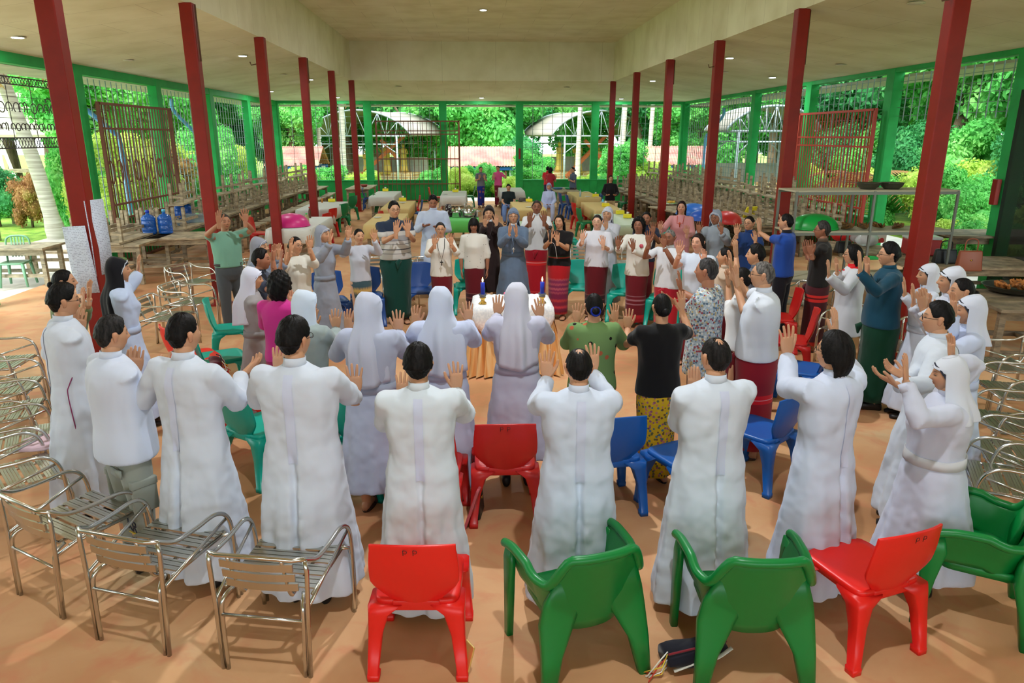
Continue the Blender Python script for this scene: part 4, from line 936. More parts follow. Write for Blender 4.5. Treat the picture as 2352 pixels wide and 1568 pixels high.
def person(head, H, a, label, top, low=None, hair=('short', (24, 22, 22)), veil=None, hands=None, w=1.0, d=1.0, bulge=0, glasses=None, tilt=0, turn=0, tone=SKIN, sleeve='long', hem=None, shoe='shoe', fem=False, group=None, sit=False, extra=(), foot=None, collar=True, loose=1.0, vz=-.42, vspread=.17, band=None, hood=False, belt=None, bodyhem=None, spread_legs=.09):
    P = int(head[0]*7+head[1]*3); g = random.Random(P); k = H/1.70
    if sit: p = at_z(head[0], head[1], sit+ .80*k+.01); 
    else: p = at_z(head[0], head[1], H+(.02 if veil else .012))
    root = thing('person', label, 'person', (p.x, p.y, 0), -R(a), group or 'people standing in the prayer circle')
    rz = -R(a); inv = Matrix.Rotation(-rz, 3, 'Z'); zo = 0
    Z0 = (sit-.86*k) if sit else 0      # lowers the trunk of a seated person
    up = V((0, 0, Z0))
    cw = .88 if fem else 1.0
    W = w*cw; sk = skin(tone)
    hc = V((0, .022, 1.586))*k+up; hk = k*(.95 if fem else .965)
    tw = Matrix.Rotation(-R(turn), 4, 'Z') @ Matrix.Rotation(-R(tilt), 4, 'X')
    # --- arms
    camL = inv @ (V((0, 0, EYE))-V((p.x, p.y, 0))); arms = []
    hs = hands or ((None, 'down'), (None, 'down'))
    for s, hspec in zip((-1, 1), hs):
        sh = V((s*.172*W, -.005, 1.385))*k+up; spec = hspec[1] if len(hspec) > 1 else 'up'; fd, nd, kind = (0, .15, 1), (-s*.35, 1, -.05), 'open'
        if hspec[0] is not None:
            u, v = hspec[0][:2]; r = hspec[0][2]*k; dl = (inv @ ray(u, v)).normalized(); oc = camL-sh; b = oc.dot(dl); cc = oc.dot(oc)-r*r; D = b*b-cc
            if D < 0: q = camL+dl*(-b)
            else:
                c1, c2 = camL+dl*(-b-math.sqrt(D)), camL+dl*(-b+math.sqrt(D)); q = c1 if c1.y > c2.y else c2
            if (q-sh).length > .62*k: q = sh+(q-sh).normalized()*.60*k
        else: q = {'down': V((s*.235*W, .05, .78))*k+up, 'clasp': V((s*.02, .27, 1.30))*k+up, 'lap': V((s*.08, .30, 1.0))*k+up, 'raise': V((s*.21, .27, 1.47))*k+up, 'chest': V((s*.11, .27, 1.30))*k+up, 'tray': V((s*.12, .3, 1.08))*k+up}[spec]
        if spec == 'down': fd, nd, kind = (0, .12, -1), (-s, .1, 0), 'curl'
        elif spec == 'clasp': fd, nd, kind = (0, .5, .85), (-s, 0, 0), 'flat'
        elif spec == 'in': fd, nd, kind = (0, .25, 1), (-s*1, .35, 0), 'flat'
        elif spec in ('lap', 'tray'): fd, nd, kind = (-s*.5, 1, .1), (0, 0, 1), 'curl'
        elif spec == 'palmup': fd, nd, kind = (s*.1, 1, .45), (-s*.3, -.3, 1), 'curl'
        F = frame(fd, nd); pole = (s*.55, -.25, -1) if spec != 'high' else (s*1, .2, -.3)
        wr = q-V(fd).normalized()*.075*k; el, wr = ik(sh, wr, .285*k, .245*k, pole); arms.append((s, sh, el, wr, F, kind, V(fd).normalized()))
    # --- body: head, neck, trunk, arms, hands, legs in one mesh
    vs, fs, tn = [], [], []; n0 = 0
    def put(v, f, t=None):
        nonlocal n0
        vs.append(v); fs.extend([tuple(i+n0 for i in q) for q in f]); tn.append(t if t is not None else np.ones((len(v), 3))); n0 += len(v)
    T = np.array(tw.to_3x3()); put((HV*hk) @ T.T+np.array(hc), HF, HTN)
    m = MB(); m.tube([V((0, -.008, 1.36))*k+up, V((0, -.004, 1.43))*k+up, V((0, .004, 1.48))*k+up, V((0, .012, 1.54))*k+up], [.066*k, .054*k, .052*k, .055*k], 18)
    m.loft([[V((x*.80, y*.78, z-.015))+up for x, y, z in r] for r in torso_rings(k, W, 1, .84, 1, 0, g, 20)])
    for s, sh, el, wr, F, kind, fdir in arms:
        e2 = el+(wr-el)*.45; s0 = V((s*.135*W, 0, 1.36))*k+up; m.caps([s0, s0+(el-s0)*.5, el, e2, wr], [.034*k, .040*k, .036*k, .034*k, (.027*k, .022*k)], 12)
    if not sit:
        for s in (-1, 1): m.caps([V((s*.085, 0, .88))*k, V((s*.092, .01, .47))*k, V((s*.1, -.03, .28))*k, V((s*spread_legs, -.02, .07))*k], [.085*k, .058*k, .052*k, .036*k], 12)
        for s in (-1, 1): m.loft([[V((s*spread_legs+rx*math.cos(t), y, z+rz_*math.sin(t)))*k for t in [2*PI*i/12 for i in range(12)]] for y, z, rx, rz_ in ((-.075, .04, .022, .03), (-.04, .05, .034, .045), (.02, .048, .036, .042), (.10, .034, .043, .022), (.155, .026, .044, .014), (.18, .024, .03, .010))])
    else:
        for s in (-1, 1): m.caps([V((s*.09, 0, sit+.07)), V((s*.12, .40*k, sit+.06)), V((s*.12, .42*k, sit-.15)), V((s*.11, .40*k, .07))], [.085*k, .062*k, .05*k, .036*k], 12); m.loft([[V((s*.11+rx*math.cos(t), .40+y, z+rz_*math.sin(t)))*k for t in [2*PI*i/12 for i in range(12)]] for y, z, rx, rz_ in ((-.05, .04, .022, .03), (0, .048, .036, .042), (.10, .034, .043, .022), (.16, .024, .03, .010))])
    put(np.array([tuple(v) for v in m.v]), m.f)
    for s, sh, el, wr, F, kind, fdir in arms:
        hv, hf = HANDS[kind]; q = hv*(.95 if fem else 1.03)*k*1.04
        if s < 0: q = q*np.array([-1, 1, 1]); hf = [tuple(reversed(f)) for f in hf]
        put(q @ F.T+np.array(wr+fdir*.012*k), hf)
    A = np.concatenate(vs); me = bpy.data.meshes.new('body'); me.from_pydata(A.tolist(), [], fs); me.materials.append(sk); me.polygons.foreach_set('use_smooth', [True]*len(fs))
    at = me.color_attributes.new('tint', 'FLOAT_COLOR', 'POINT'); at.data.foreach_set('color', np.concatenate([np.concatenate(tn), np.ones((len(A), 1))], 1).ravel().astype(np.float32)); me.update()
    bo = bpy.data.objects.new('body', me); C.objects.link(bo); bo.parent = root
    # --- hair, veil, glasses
    if veil and hair: hair = ('crop', hair[1])
    if hair: h = hair_obj(P, hair[0], hair[1], hc, hk, tw); h.parent = root
    if veil:
        for x in veil_obj(P, hc, hk, tw, veil, vz, vspread, band, hood): x.parent = root
    if glasses: x = glasses_obj(hc, hk, tw, glasses if isinstance(glasses, tuple) else (40, 36, 34)); x.parent = root
    # --- upper garment with sleeves as one cloth surface
    kind, tm = top; full = kind in ('cassock', 'habit')
    zend = (hem if hem is not None else (.12 if kind == 'cassock' else .12)) if full else (hem if hem is not None else .88)
    m = MB(); fl = 1.0 if full else .6
    rings = torso_rings(k, W*1.03*loose, d*1.02*loose, zend, fl*(.95 if kind == 'cassock' else .98), .085 if full else .035, g, pleat=(kind == 'cassock'), bulge=bulge, hem=(.272, .245) if kind == 'cassock' else (.30, .27), bust=.03 if fem else 0)
    if full and fem:
        for r in rings:
            for v in r:
                z = v.z/k; s = 1-.07*math.exp(-((z-1.03)/.07)**2); v.x *= s; v.y *= s
    if sit: rings = [[v+up for v in r] for r in rings if r[0].z/k > .84]
    m.loft(rings); sf = {'long': 1, 'short': .0, 'elbow': .35, 'threeq': .6}[sleeve]
    ls = loose if full or loose > 1 else loose
    for s, sh, el, wr, F, kd, fdir in arms:
        shi = V((s*.135*W, -.005, 1.378))*k+up; r0 = .071*k*ls; r1 = (.066 if full else .058)*k*ls; r2 = (.052 if full else .044)*k*ls
        if sf == 0: e_ = sh+(el-sh)*(.62 if not fem else .55); m.caps([shi, sh, sh+(e_-sh)*.6, e_], [r0, r0, r1*1.05, r1*1.12], 16)
        else:
            f_ = wr-(wr-el)*(1-min(1, sf))*1.0 if sf < 1 else wr-fdir*.012; path = [shi, sh, sh+(el-sh)*.35, sh+(el-sh)*.7, el]; rr = [r0, r0, r1*1.08, r1*1.02, r1*1.1]
            for t in (.25, .5, .75, 1): path.append(el+(f_-el)*t); rr.append(r1+(r2-r1)*t+.003*k*math.sin(t*11+P))
            m.tube(path, rr, 16)
    go = m.build({'cassock': 'cassock', 'habit': 'habit', 'shirt': 'shirt', 'blouse': 'blouse', 'jacket': 'jacket'}[kind], tm); go.parent = root
    mod(go, 'REMESH', mode='VOXEL', voxel_size=.0105 if head[1] > 560 else .0125); go.modifiers[-1].use_smooth_shade = True; mod(go, 'SMOOTH', factor=.5, iterations=9)
    if P % 1 == 0 and full:
        tx = bpy.data.textures.get('wrinkles') or bpy.data.textures.new('wrinkles', 'CLOUDS'); tx.noise_scale = .16; tx.noise_depth = 2
        mod(go, 'DISPLACE', texture=tx, strength=.03, mid_level=.5, texture_coords='LOCAL')
    if collar:
        m = MB(); cc_ = [(1.452, .066, .066), (1.478, .059, .060), (1.496, .060, .061)]
        m.loft([[V((rx*math.cos(t), -.002+ry*math.sin(t)+(z-1.45)*.12, z+.006*(-math.sin(t))))*k+up for t in [2*PI*i/28 for i in range(28)]] for z, rx, ry in cc_], 0, False, False)
        c = m.build('collar', collar if not isinstance(collar, bool) else tm); c.parent = go; mod(c, 'SOLIDIFY', thickness=.005)
    if sleeve == 'long':
        for s, sh, el, wr, F, kd, fdir in arms:
            q = wr-fdir*.012; t = (q-el).normalized(); m = MB(); m.tube([q-t*.05*k, q+t*.004], [(.047 if full else .040)*k*ls]*2, 18, up=(0, 1, 0)); c = m.build('cuff', tm); c.parent = go
    if belt:
        m = MB(); zz = 1.02 if not isinstance(belt, dict) else .97; bw = .035; m.loft([[V(((.1775*W*loose+.0)*(1-.06*fem)*math.cos(t), .004+(.131*d*loose)*(1-.06*fem)*math.sin(t)+bulge*max(0, math.sin(t)), z))*k for t in [2*PI*i/40 for i in range(40)]] for z in (zz-bw, zz+bw)], 0, False, False)
        c = m.build('belt', belt['m'] if isinstance(belt, dict) else cloth(belt)); c.parent = go; mod(c, 'SHRINKWRAP', target=go, offset=.004, wrap_method='NEAREST_SURFACEPOINT', wrap_mode='ABOVE_SURFACE'); mod(c, 'SOLIDIFY', thickness=.008, offset=0)
    if kind == 'cassock':      # sewn strip down the middle of the back, and the edges of the vent below it
        m = MB(); nz = 26; m.loft([[V((x, -.155, 1.425-.5*i/nz))*k for x in (-.026, -.013, 0, .013, .026)] for i in range(nz+1)], 0, False, False, False)
        c = m.build('back_placket', cloth((200, 208, 232))); c.parent = go; mod(c, 'SHRINKWRAP', target=go, offset=.004, wrap_method='PROJECT', use_project_y=True, use_negative_direction=True, use_positive_direction=True)
    # --- lower garment
    if low and not sit:
        lk, lm = low; zl = bodyhem or .1
        hz = hem if hem is not None else .88
        if lk in ('longyi', 'skirt'):
            rings = []; n1 = g.uniform(0, 6); zs = [1.02, .95, .86, .74, .6, .45, .3, .18, zl]
            for z in zs:
                t = sm(.98-z, 0, .9); rx = (.178+.012*math.exp(-((z-.86)/.12)**2)*2-.018*t)*W; ry = (.132+.02*math.exp(-((z-.85)/.12)**2)+.012*t)*d; e_ = 1-.08*sm(z, hz-.06, hz+.02); rx *= e_; ry *= e_
                rings.append([V((rx*math.cos(q)*(1+.02*t*math.sin(5*q+n1)), ry*math.sin(q)*(1+.035*t*math.sin(7*q+n1+z*2))+bulge*.5*max(0, math.sin(q))*math.exp(-((z-1)/.15)**2), z))*k for q in [2*PI*i/48 for i in range(48)]])
            m = MB(); m.loft(rings, 0, True, True); c = m.build(lk, lm); c.parent = root
            if lk == 'longyi': m = MB(); m.caps([V((.0, .135*d+bulge*.6, hz-.01))*k, V((.03, .155*d+bulge*.6, hz-.03))*k, V((.03, .155*d+bulge*.5, hz-.10))*k], [.03*k, .035*k, .012*k], 10); c = m.build('longyi_knot', lm); c.parent = root
        else:
            m = MB()
            m.caps([V((0, 0, 1.0))*k, V((0, 0, .93))*k, V((0, -.004, .87))*k], [(.172*W*k, .13*d*k), (.182*W*k, .138*d*k), (.18*W*k, .136*d*k)], 24, up=(1, 0, 0))
            for s in (-1, 1): m.tube([V((s*.09, 0, .92))*k, V((s*.096, .0, .7))*k, V((s*.098, .005, .48))*k, V((s*.1, -.008, .28))*k, V((s*spread_legs, -.012, .075))*k], [.098*k*W, .092*k*W, .076*k, .070*k, .066*k], 18)
            c = m.build('trousers', lm); c.parent = root; mod(c, 'REMESH', mode='VOXEL', voxel_size=.012); c.modifiers[-1].use_smooth_shade = True; mod(c, 'SMOOTH', factor=.5, iterations=3)
            if hz < .95: zz_ = None
            m = MB(); m.loft([[V((.186*W*math.cos(t), .142*d*math.sin(t)+bulge*.4*max(0, math.sin(t)), z))*k for t in [2*PI*i/40 for i in range(40)]] for z in (.985, 1.02)], 0, False, False)
            if hz >= .95: c = m.build('waist_belt', SH_D); c.parent = root; mod(c, 'SOLIDIFY', thickness=.008)
    if sit and low:
        m = MB(); m.caps([V((0, -.02, sit+.10)), V((0, .06, sit+.09))], [(.19*k, .10*k)]*2, 20, up=(1, 0, 0))
        for s in (-1, 1): m.caps([V((s*.09, .02, sit+.09)), V((s*.12, .41*k, sit+.075)), V((s*.125, .44*k, sit-.14)), V((s*.115, .41*k, .12))], [.10*k, .082*k, .072*k, .066*k], 14)
        c = m.build('trousers' if low[0] == 'trousers' else 'habit_skirt', low[1]); c.parent = root; mod(c, 'REMESH', mode='VOXEL', voxel_size=.014); c.modifiers[-1].use_smooth_shade = True; mod(c, 'SMOOTH', factor=.5, iterations=3)
    # --- shoes
    if foot != 'none':
        for s in (-1, 1):
            m = MB(); yo = .40 if sit else 0; xo = s*(.11 if sit else spread_legs)
            if shoe == 'shoe': m.loft([[V((xo+rx*math.cos(t), yo+y, max(0, z+rz_*math.sin(t))))*k for t in [2*PI*i/16 for i in range(16)]] for y, z, rx, rz_ in ((-.095, .035, .018, .03), (-.08, .045, .034, .05), (-.03, .055, .040, .055), (.04, .045, .043, .046), (.11, .035, .050, .033), (.17, .028, .046, .026), (.205, .022, .026, .018))]); c = m.build('shoe', SH_D)
            else:
                m.loft([[V((xo+rx*math.cos(t), yo+y+ry*math.sin(t), z))*k for t in [2*PI*i/20 for i in range(20)]] for z, rx, ry, y in ((0, .047, .13, .055), (.018, .049, .134, .055))]); m.tube([V((xo-.045, yo+.07, .015))*k, V((xo-.03, yo+.085, .058))*k, V((xo, yo+.09, .068))*k, V((xo+.03, yo+.085, .058))*k, V((xo+.045, yo+.07, .015))*k], [(.016, .005)]*5, 8); c = m.build('sandal', SH_S if shoe == 'sandal' else SH_D)
            c.parent = root
    for e in extra: e(root, dict(k=k, hc=hc, hk=hk, tw=tw, arms=arms, W=W, up=up, bulge=bulge, d=d))
    return root
WH = (204, 213, 228); WB = (206, 216, 236); LAV = (188, 190, 212); PBL = (190, 206, 236)
BLK = (24, 22, 22); G1 = (58, 56, 56); G2 = (120, 118, 114)
c_ = cloth
MAROON = c_((104, 22, 32)); MARB = banded('skirt_maroon_band', [(0, (176, 30, 40)), (.2, (104, 22, 32)), (.34, (150, 100, 110)), (.36, (104, 22, 32)), (.40, (150, 100, 110)), (.42, (104, 22, 32)), (.46, (140, 90, 100)), (.475, (104, 22, 32))])
MARX = banded('skirt_dark_band', [(0, (70, 22, 30)), (.25, (110, 60, 60)), (.27, (60, 20, 28)), (.32, (110, 60, 60)), (.34, (60, 20, 28)), (.39, (110, 60, 60)), (.41, (96, 20, 30))])
KAR = banded('skirt_red_woven', [(0, (150, 30, 50)), (.10, (196, 50, 60)), (.13, (120, 30, 60)), (.20, (200, 60, 70)), (.23, (130, 34, 60)), (.3, (190, 60, 60)), (.33, (120, 34, 70)), (.42, (190, 90, 100)), (.435, (130, 40, 80)), (.48, (200, 100, 110)), (.495, (120, 40, 80)), (.55, (190, 90, 100)), (.565, (130, 44, 84)), (.62, (190, 100, 110)), (.635, (176, 28, 36))], zig=.35)
LONR = banded('longyi_red_band', [(0, (190, 30, 44)), (.18, (216, 60, 60)), (.2, (190, 30, 44)), (.62, (225, 40, 40)), (.66, (236, 150, 150)), (.67, (225, 40, 40)), (.69, (160, 24, 40))])
LONM = banded('longyi_maroon_band', [(0, (190, 50, 44)), (.14, (74, 28, 36)), (.66, (214, 48, 44)), (.70, (90, 20, 24)), (.715, (214, 48, 44)), (.75, (78, 30, 38))])
LOR2 = banded('longyi_dark_red', [(0, (150, 24, 36)), (.52, (214, 20, 34)), (.555, (230, 160, 165)), (.56, (214, 20, 34)), (.60, (140, 24, 40))])
GRNL = c_((14, 62, 54)); GRN2 = c_((10, 60, 40))
POLO = banded('polo_stripes', [(0, (186, 184, 180)), (1.04, (60, 62, 70)), (1.048, (190, 188, 184)), (1.10, (60, 62, 70)), (1.108, (196, 194, 188)), (1.17, (60, 62, 70)), (1.178, (190, 188, 184)), (1.22, (70, 72, 80)), (1.228, (150, 150, 152)), (1.30, (190, 188, 184)), (1.36, (34, 46, 66))])
STRP = banded('fine_stripes', [(i*.025, (220, 224, 228) if i % 2 else (100, 110, 128)) for i in range(32)][:32], z0=.8, z1=1.6)
NAGA = banded('skirt_grey_woven', [(0, (70, 90, 96)), (.1, (190, 150, 90)), (.16, (60, 80, 90)), (.26, (180, 190, 190)), (.3, (60, 80, 90)), (.38, (196, 160, 90)), (.44, (54, 78, 88)), (.54, (190, 196, 196)), (.58, (54, 78, 88)), (.66, (196, 160, 90)), (.72, (60, 84, 92)), (.84, (80, 84, 80))], zig=.5)
FLOW = spots('skirt_yellow_flowers', (206, 168, 34), [(150, 90, 110), (80, 110, 120), (214, 176, 40), (110, 80, 50), (190, 120, 110), (96, 100, 60)], 44, .46)
PATG = spots('blouse_green_dots', (112, 146, 92), [(112, 146, 92), (30, 26, 24), (112, 146, 92), (176, 96, 66), (112, 146, 92)], 19, .34)
PATB = spots('shirt_small_squares', (170, 186, 198), [(100, 120, 140), (220, 220, 214), (150, 70, 80), (90, 110, 130), (190, 170, 120), (200, 210, 216)], 52, .42, metric='CHEBYCHEV')
MAGS = banded('skirt_magenta_yellow', [(0, (150, 20, 80)), (.4, (216, 190, 60)), (.46, (130, 20, 76)), (.5, (120, 170, 60)), (.56, (130, 20, 76)), (.62, (216, 190, 60)), (.68, (150, 20, 90)), (.74, (120, 170, 70)), (.8, (150, 20, 90)), (.88, (216, 196, 70)), (.94, (150, 20, 90))], zig=.5)
GREYP = spots('skirt_grey_leaves', (120, 128, 106), [(160, 164, 140), (84, 92, 78), (140, 146, 122)], 12, .4)
def cas(col=WH): return ('cassock', c_(col))
def hab(col=WH): return ('habit', c_(col))
def rosary(col=(40, 30, 28), z0=1.13, cross=(220, 220, 220)):
    def f(root, q):
        k = q['k']; m = MB(); y = .15*q['d']*k+q['bulge']+.02
        m.tube([(-.06*k, .07*k, 1.45*k), (-.05*k, y, 1.32*k), (0, y+.015, z0*k), (.05*k, y, 1.32*k), (.06*k, .07*k, 1.45*k)], .004, 6); o = m.build('necklace', mat('cord_%d' % col[0], col, .6)); o.parent = root
        m = MB(); m.box((0, y+.022, (z0-.035)*k), (.012, .008, .075)); m.box((0, y+.022, (z0-.022)*k), (.045, .008, .012)); c = m.build('cross_pendant', mat('pendant_%d' % cross[0], cross, .3, .6)); c.parent = root
    return f
def watch(i, col=(30, 28, 28), name='wristwatch'):
    def f(root, q):
        s, sh, el, wr, F, kd, fd = q['arms'][i]; k = q['k']; d = (wr-el).normalized(); m = MB(); m.tube([wr-d*.022*k, wr-d*.004*k], [(.030*k, .026*k)]*2, 16, up=tuple(F[:, 0])); o = m.build(name, mat('strap_%d' % col[0], col, .4, .5 if col[0] > 100 else 0)); o.parent = root
    return f
def mic(root, q):
    s, sh, el, wr, F, kd, fd = q['arms'][1]; p = wr+fd*.08; m = MB(); m.tube([p+V((0, .02, -.1)), p+V((0, .02, .07))], [.012, .017], 10); m.ball(tuple(p+V((0, .02, .10))), .028, 12); o = m.build('microphone', mat('mic_black', (24, 24, 30), .4)); o.parent = root
    m = MB(); m.tube(bez([tuple(p+V((0, .02, -.1))), (.02, .3, 1.15), (-.01, .25, .95)], 6), .003, 5); o = m.build('microphone_cable', mat('cable_white', (220, 220, 220), .5)); o.parent = root
def badge(root, q):
    k = q['k']; m = MB(); m.lathe([(.001, 0), (.028, 0), (.028, .004), (.001, .004)], n=20); o = m.build('round_badge', mat('badge_pink', (190, 70, 90), .5)); o.parent = root; o.location = (-.09*k, .155*k, 1.30*k); o.rotation_euler = (-PI/2, 0, 0)
def scarf(col):
    def f(root, q):
        k = q['k']; m = MB(); m.loft([[V((.075*math.cos(t)*s, .075*math.sin(t)*s+(z-1.47)*-.3, z-.03*max(0, math.sin(t)))).xyz*k for t in [2*PI*i/24 for i in range(24)]] for z, s in ((1.44, 1.35), (1.47, 1.0), (1.49, .9))], 0, False, False)
        m.add([V((-.06, .13, 1.40))*k, V((.06, .13, 1.40))*k, V((0, .165, 1.24))*k, V((0, .175, 1.38))*k], [(0, 2, 3), (3, 2, 1), (0, 3, 1)]); o = m.build('neck_scarf', c_(col)); o.parent = root; mod(o, 'SOLIDIFY', thickness=.006)
    return f
def scrunchie(root, q):
    m = MB(); hc, k = q['hc'], q['hk']; m.tube([hc+V((.036*math.cos(t), -.105+.012*math.sin(t), -.02+.034*math.sin(t)))*k for t in [2*PI*i/14 for i in range(14)]], .011, 8, closed=True); o = m.build('hair_scrunchie', c_((20, 40, 140))); o.parent = root
def pockets(root, q):
    k = q['k']; gm = c_((140, 146, 138))
    for s in (-1, 1): m = MB(); m.box((s*.175*k, -.0, .56*k), (.03, .15, .20)); m.box((s*.178*k, 0, .655*k), (.038, .16, .05)); bev(m.build('cargo_pocket', gm), .008).parent = root
    m = MB(); m.box((.09*k, -.115*k, .74*k), (.13, .012, .05)); m.build('pocket_flap', gm).parent = root
    ink = mat('print_navy', (40, 50, 70), .6); m = MB(); T = .006; x0, y0, z0 = .07*k, -.085*k, .33*k
    for a, b in (((0, 0), (0, .07)), ((0, .035), (.045, .07)), ((0, .035), (.045, 0)), ((.06, 0), (.06, .07)), ((.06, .07), (.10, .065)), ((.10, .065), (.10, .04)), ((.10, .04), (.06, .035)), ((.075, .035), (.11, 0))): m.beam((x0+a[0], y0, z0+a[1]), (x0+b[0], y0-.0, z0+b[1]), T, T)
    m.build('trouser_letters', ink).parent = root
    m = MB(); m.beam((x0, y0, z0-.02), (x0+.1, y0, z0-.008), T*1.3, T); m.build('trouser_stripe', mat('print_yellow', (220, 200, 60), .6)).parent = root
def bob_cord(root, q):
    k = q['k']; m = MB(); m.tube(bez([(.17*k, .03, 1.2*k), (.20*k, -.06, 1.05*k), (.215*k, -.08, .98*k), (.22*k, -.07, .72*k)], 6), .004, 5); m.build('purple_cord', mat('cord_purple', (130, 40, 90), .6)).parent = root
def ring_(root, q): pass
PR = person
FS = 'sandal'
NEAR = 'people standing in the near arc'
# near arc
PR((130, 652), 1.68, 52, 'person in white cassock and thin glasses at far left, dark hair, palms raised', cas(), None, ('thick', BLK), hands=(((150, 760, .40), 'in'), ((182, 745, .42), 'in')), w=1.1, d=1.15, glasses=True, tilt=4, extra=(bob_cord,), group=NEAR)
PR((240, 726), 1.63, 42, 'person in pale blue shirt and grey cargo trousers, hands pressed together', ('shirt', c_(WB)), ('trousers', c_((148, 154, 146))), ('short', (46, 44, 44)), hands=(((300, 838, .40), 'in'), ((312, 836, .44), 'in')), w=1.06, d=1.15, bulge=.02, hem=.80, loose=1.05, tilt=6, extra=(pockets,), group=NEAR)
PR((408, 722), 1.68, 24, 'person in white cassock with short dark hair, palm turned up at right, third from left', cas(), None, ('short', BLK), hands=(((385, 842, .40), 'palmup'), ((574, 845, .46), 'palmup')), w=1.08, d=1.05, turn=10, group=NEAR)
PR((668, 731), 1.70, 8, 'person in white cassock and glasses behind the nearest aluminium chair, right hand open', cas(), None, ('thick', BLK), hands=(((640, 835, .42), 'up'), ((815, 880, .50), 'up')), w=1.12, d=1.1, glasses=True, turn=22, group=NEAR)
PR((958, 793), 1.575, 0, 'short person in white cassock behind the nearest red chair, both hands raised', cas((208, 218, 228)), None, ('thick', BLK), hands=(((925, 895, .42), 'up'), ((1048, 872, .46), 'up')), w=1.08, d=1.05, tilt=6, hem=.07, group=NEAR)
PR((1332, 800), 1.555, 0, 'balding person in white cassock at front centre, hands lifted beside the head', cas((202, 213, 232)), None, ('bald', BLK), hands=(((1256, 845, .48), 'up'), ((1362, 830, .48), 'up')), w=1.12, d=1.1, tilt=12, hem=.07, group=NEAR)
PR((1652, 774), 1.61, -10, 'person in white cassock with thinning crown, hands joined near the chin', cas((206, 216, 230)), None, ('bald', (34, 32, 32)), hands=(((1592, 885, .40), 'in'), ((1606, 885, .46), 'in')), w=1.12, d=1.05, turn=-6, hem=.07, group=NEAR)
PR((1930, 762), 1.62, -26, 'person in white cassock with dark bobbed hair and glasses, hands raised high', cas((200, 210, 232)), None, ('bob', (26, 24, 24)), hands=(((1808, 790, .50), 'up'), ((1918, 748, .46), 'up')), w=1.08, d=1.05, glasses=True, turn=-22, group=NEAR)
PR((2195, 817), 1.46, -64, 'stout nun in white hooded veil with thin black line at lower right', hab((202, 208, 228)), None, ('bun', BLK), veil=(206, 212, 224), hands=(((2080, 850, .44), 'up'), ((2185, 800, .38), 'up')), w=1.22, d=1.35, bulge=.03, vz=-.30, vspread=.19, band=(40, 44, 60), tilt=6, hem=.2, belt=(206, 208, 214), extra=(watch(0, (190, 190, 190), 'metal_watch'),), fem=True, sleeve='long', hood=True, group=NEAR)
PR((2170, 692), 1.61, -60, 'person in white cassock and glasses at right, hands stretched out palms up', cas((206, 216, 230)), None, ('short', BLK), hands=(((2035, 870, .52), 'palmup'), ((2060, 855, .52), 'palmup')), w=1.1, d=1.1, glasses=True, group=NEAR)
# right side
RS = 'people on the right side of the circle'
PR((2242, 676), 1.56, -66, 'nun in pale blue with white veil edged in black, at right edge', hab((196, 208, 236)), None, ('bun', BLK), veil=(208, 216, 234), hands=(((2140, 730, .40), 'up'), ((2190, 700, .4), 'up')), fem=True, vz=-.26, vspread=.15, band=(40, 44, 60), belt=(186, 196, 224), group=RS)
PR((2222, 636), 1.585, -72, 'person with glossy black hair in pale habit, between the white veils at right', hab((214, 220, 232)), None, ('bun', BLK), hands=(((2118, 690, .42), 'in'), ((2128, 700, .42), 'in')), fem=True, group=RS)
PR((2196, 611), 1.62, -72, 'nun in white coif with black edge behind the one at the post', hab((206, 212, 228)), None, ('bun', BLK), veil=(212, 218, 232), hands=(((2098, 680, .40), 'up'), ((2120, 690, .42), 'in')), fem=True, vz=-.17, vspread=.10, band=(30, 32, 40), group=RS)
PR((2140, 604), 1.50, -76, 'nun in white coif standing in front of the nearest right post', hab((206, 214, 232)), None, ('bun', BLK), veil=(212, 218, 232), hands=(((2078, 660, .42), 'up'), ((2098, 690, .42), 'in')), fem=True, vz=-.17, vspread=.10, band=(30, 32, 40), belt=(198, 206, 226), group=RS)
PR((2052, 557), 1.66, -70, 'person in dark teal shirt, black glasses and dark green longyi', ('shirt', c_((22, 70, 92))), ('longyi', GRN2), ('thick', BLK), hands=(((1975, 605, .44), 'up'), ((1992, 615, .44), 'up')), w=1.12, d=1.2, bulge=.03, glasses=(20, 20, 20), group=RS)
PR((1967, 561), 1.55, -68, 'person in white jacket with red collar and dark trousers', ('jacket', c_((206, 210, 218))), ('trousers', c_((34, 28, 32))), ('bob', BLK), hands=(((1903, 618, .42), 'up'), ((1922, 612, .42), 'up')), w=1.05, hem=.66, fem=True, loose=1.15, glasses=True, collar=c_((214, 34, 40)), extra=(scarf((214, 34, 40)),), group=RS)
PR((1896, 507), 1.64, -64, 'person in black polo shirt and banded maroon longyi, hands clasped', ('shirt', c_((30, 28, 28))), ('longyi', LONM), ('short', (60, 58, 56)), hands=(((1852, 572, .40), 'in'), ((1862, 572, .42), 'in')), sleeve='short', glasses=(20, 20, 20), tone=(150, 98, 72), collar=c_((90, 74, 60)), shoe=FS, group=RS)
PR((1812, 489), 1.68, -50, 'person in royal blue shirt with dark shoulders, one arm stretched left', ('shirt', c_((34, 74, 160))), ('trousers', c_((26, 26, 34))), ('crop', BLK), hands=(((1742, 520, .56), 'up'), ((1793, 512, .46), 'up')), sleeve='short', collar=c_((26, 26, 34)), shoe=FS, group=RS)
PR((1762, 598), 1.68, -64, 'grey haired person in white polo shirt, glasses and red sarong', ('shirt', c_((214, 222, 236))), ('longyi', LOR2), ('crop', (110, 106, 102)), hands=(((1692, 640, .46), 'up'), ((1678, 605, .46), 'up')), sleeve='short', w=1.08, d=1.14, bulge=.03, hem=.90, glasses=True, loose=1.04, shoe=FS, group=RS)
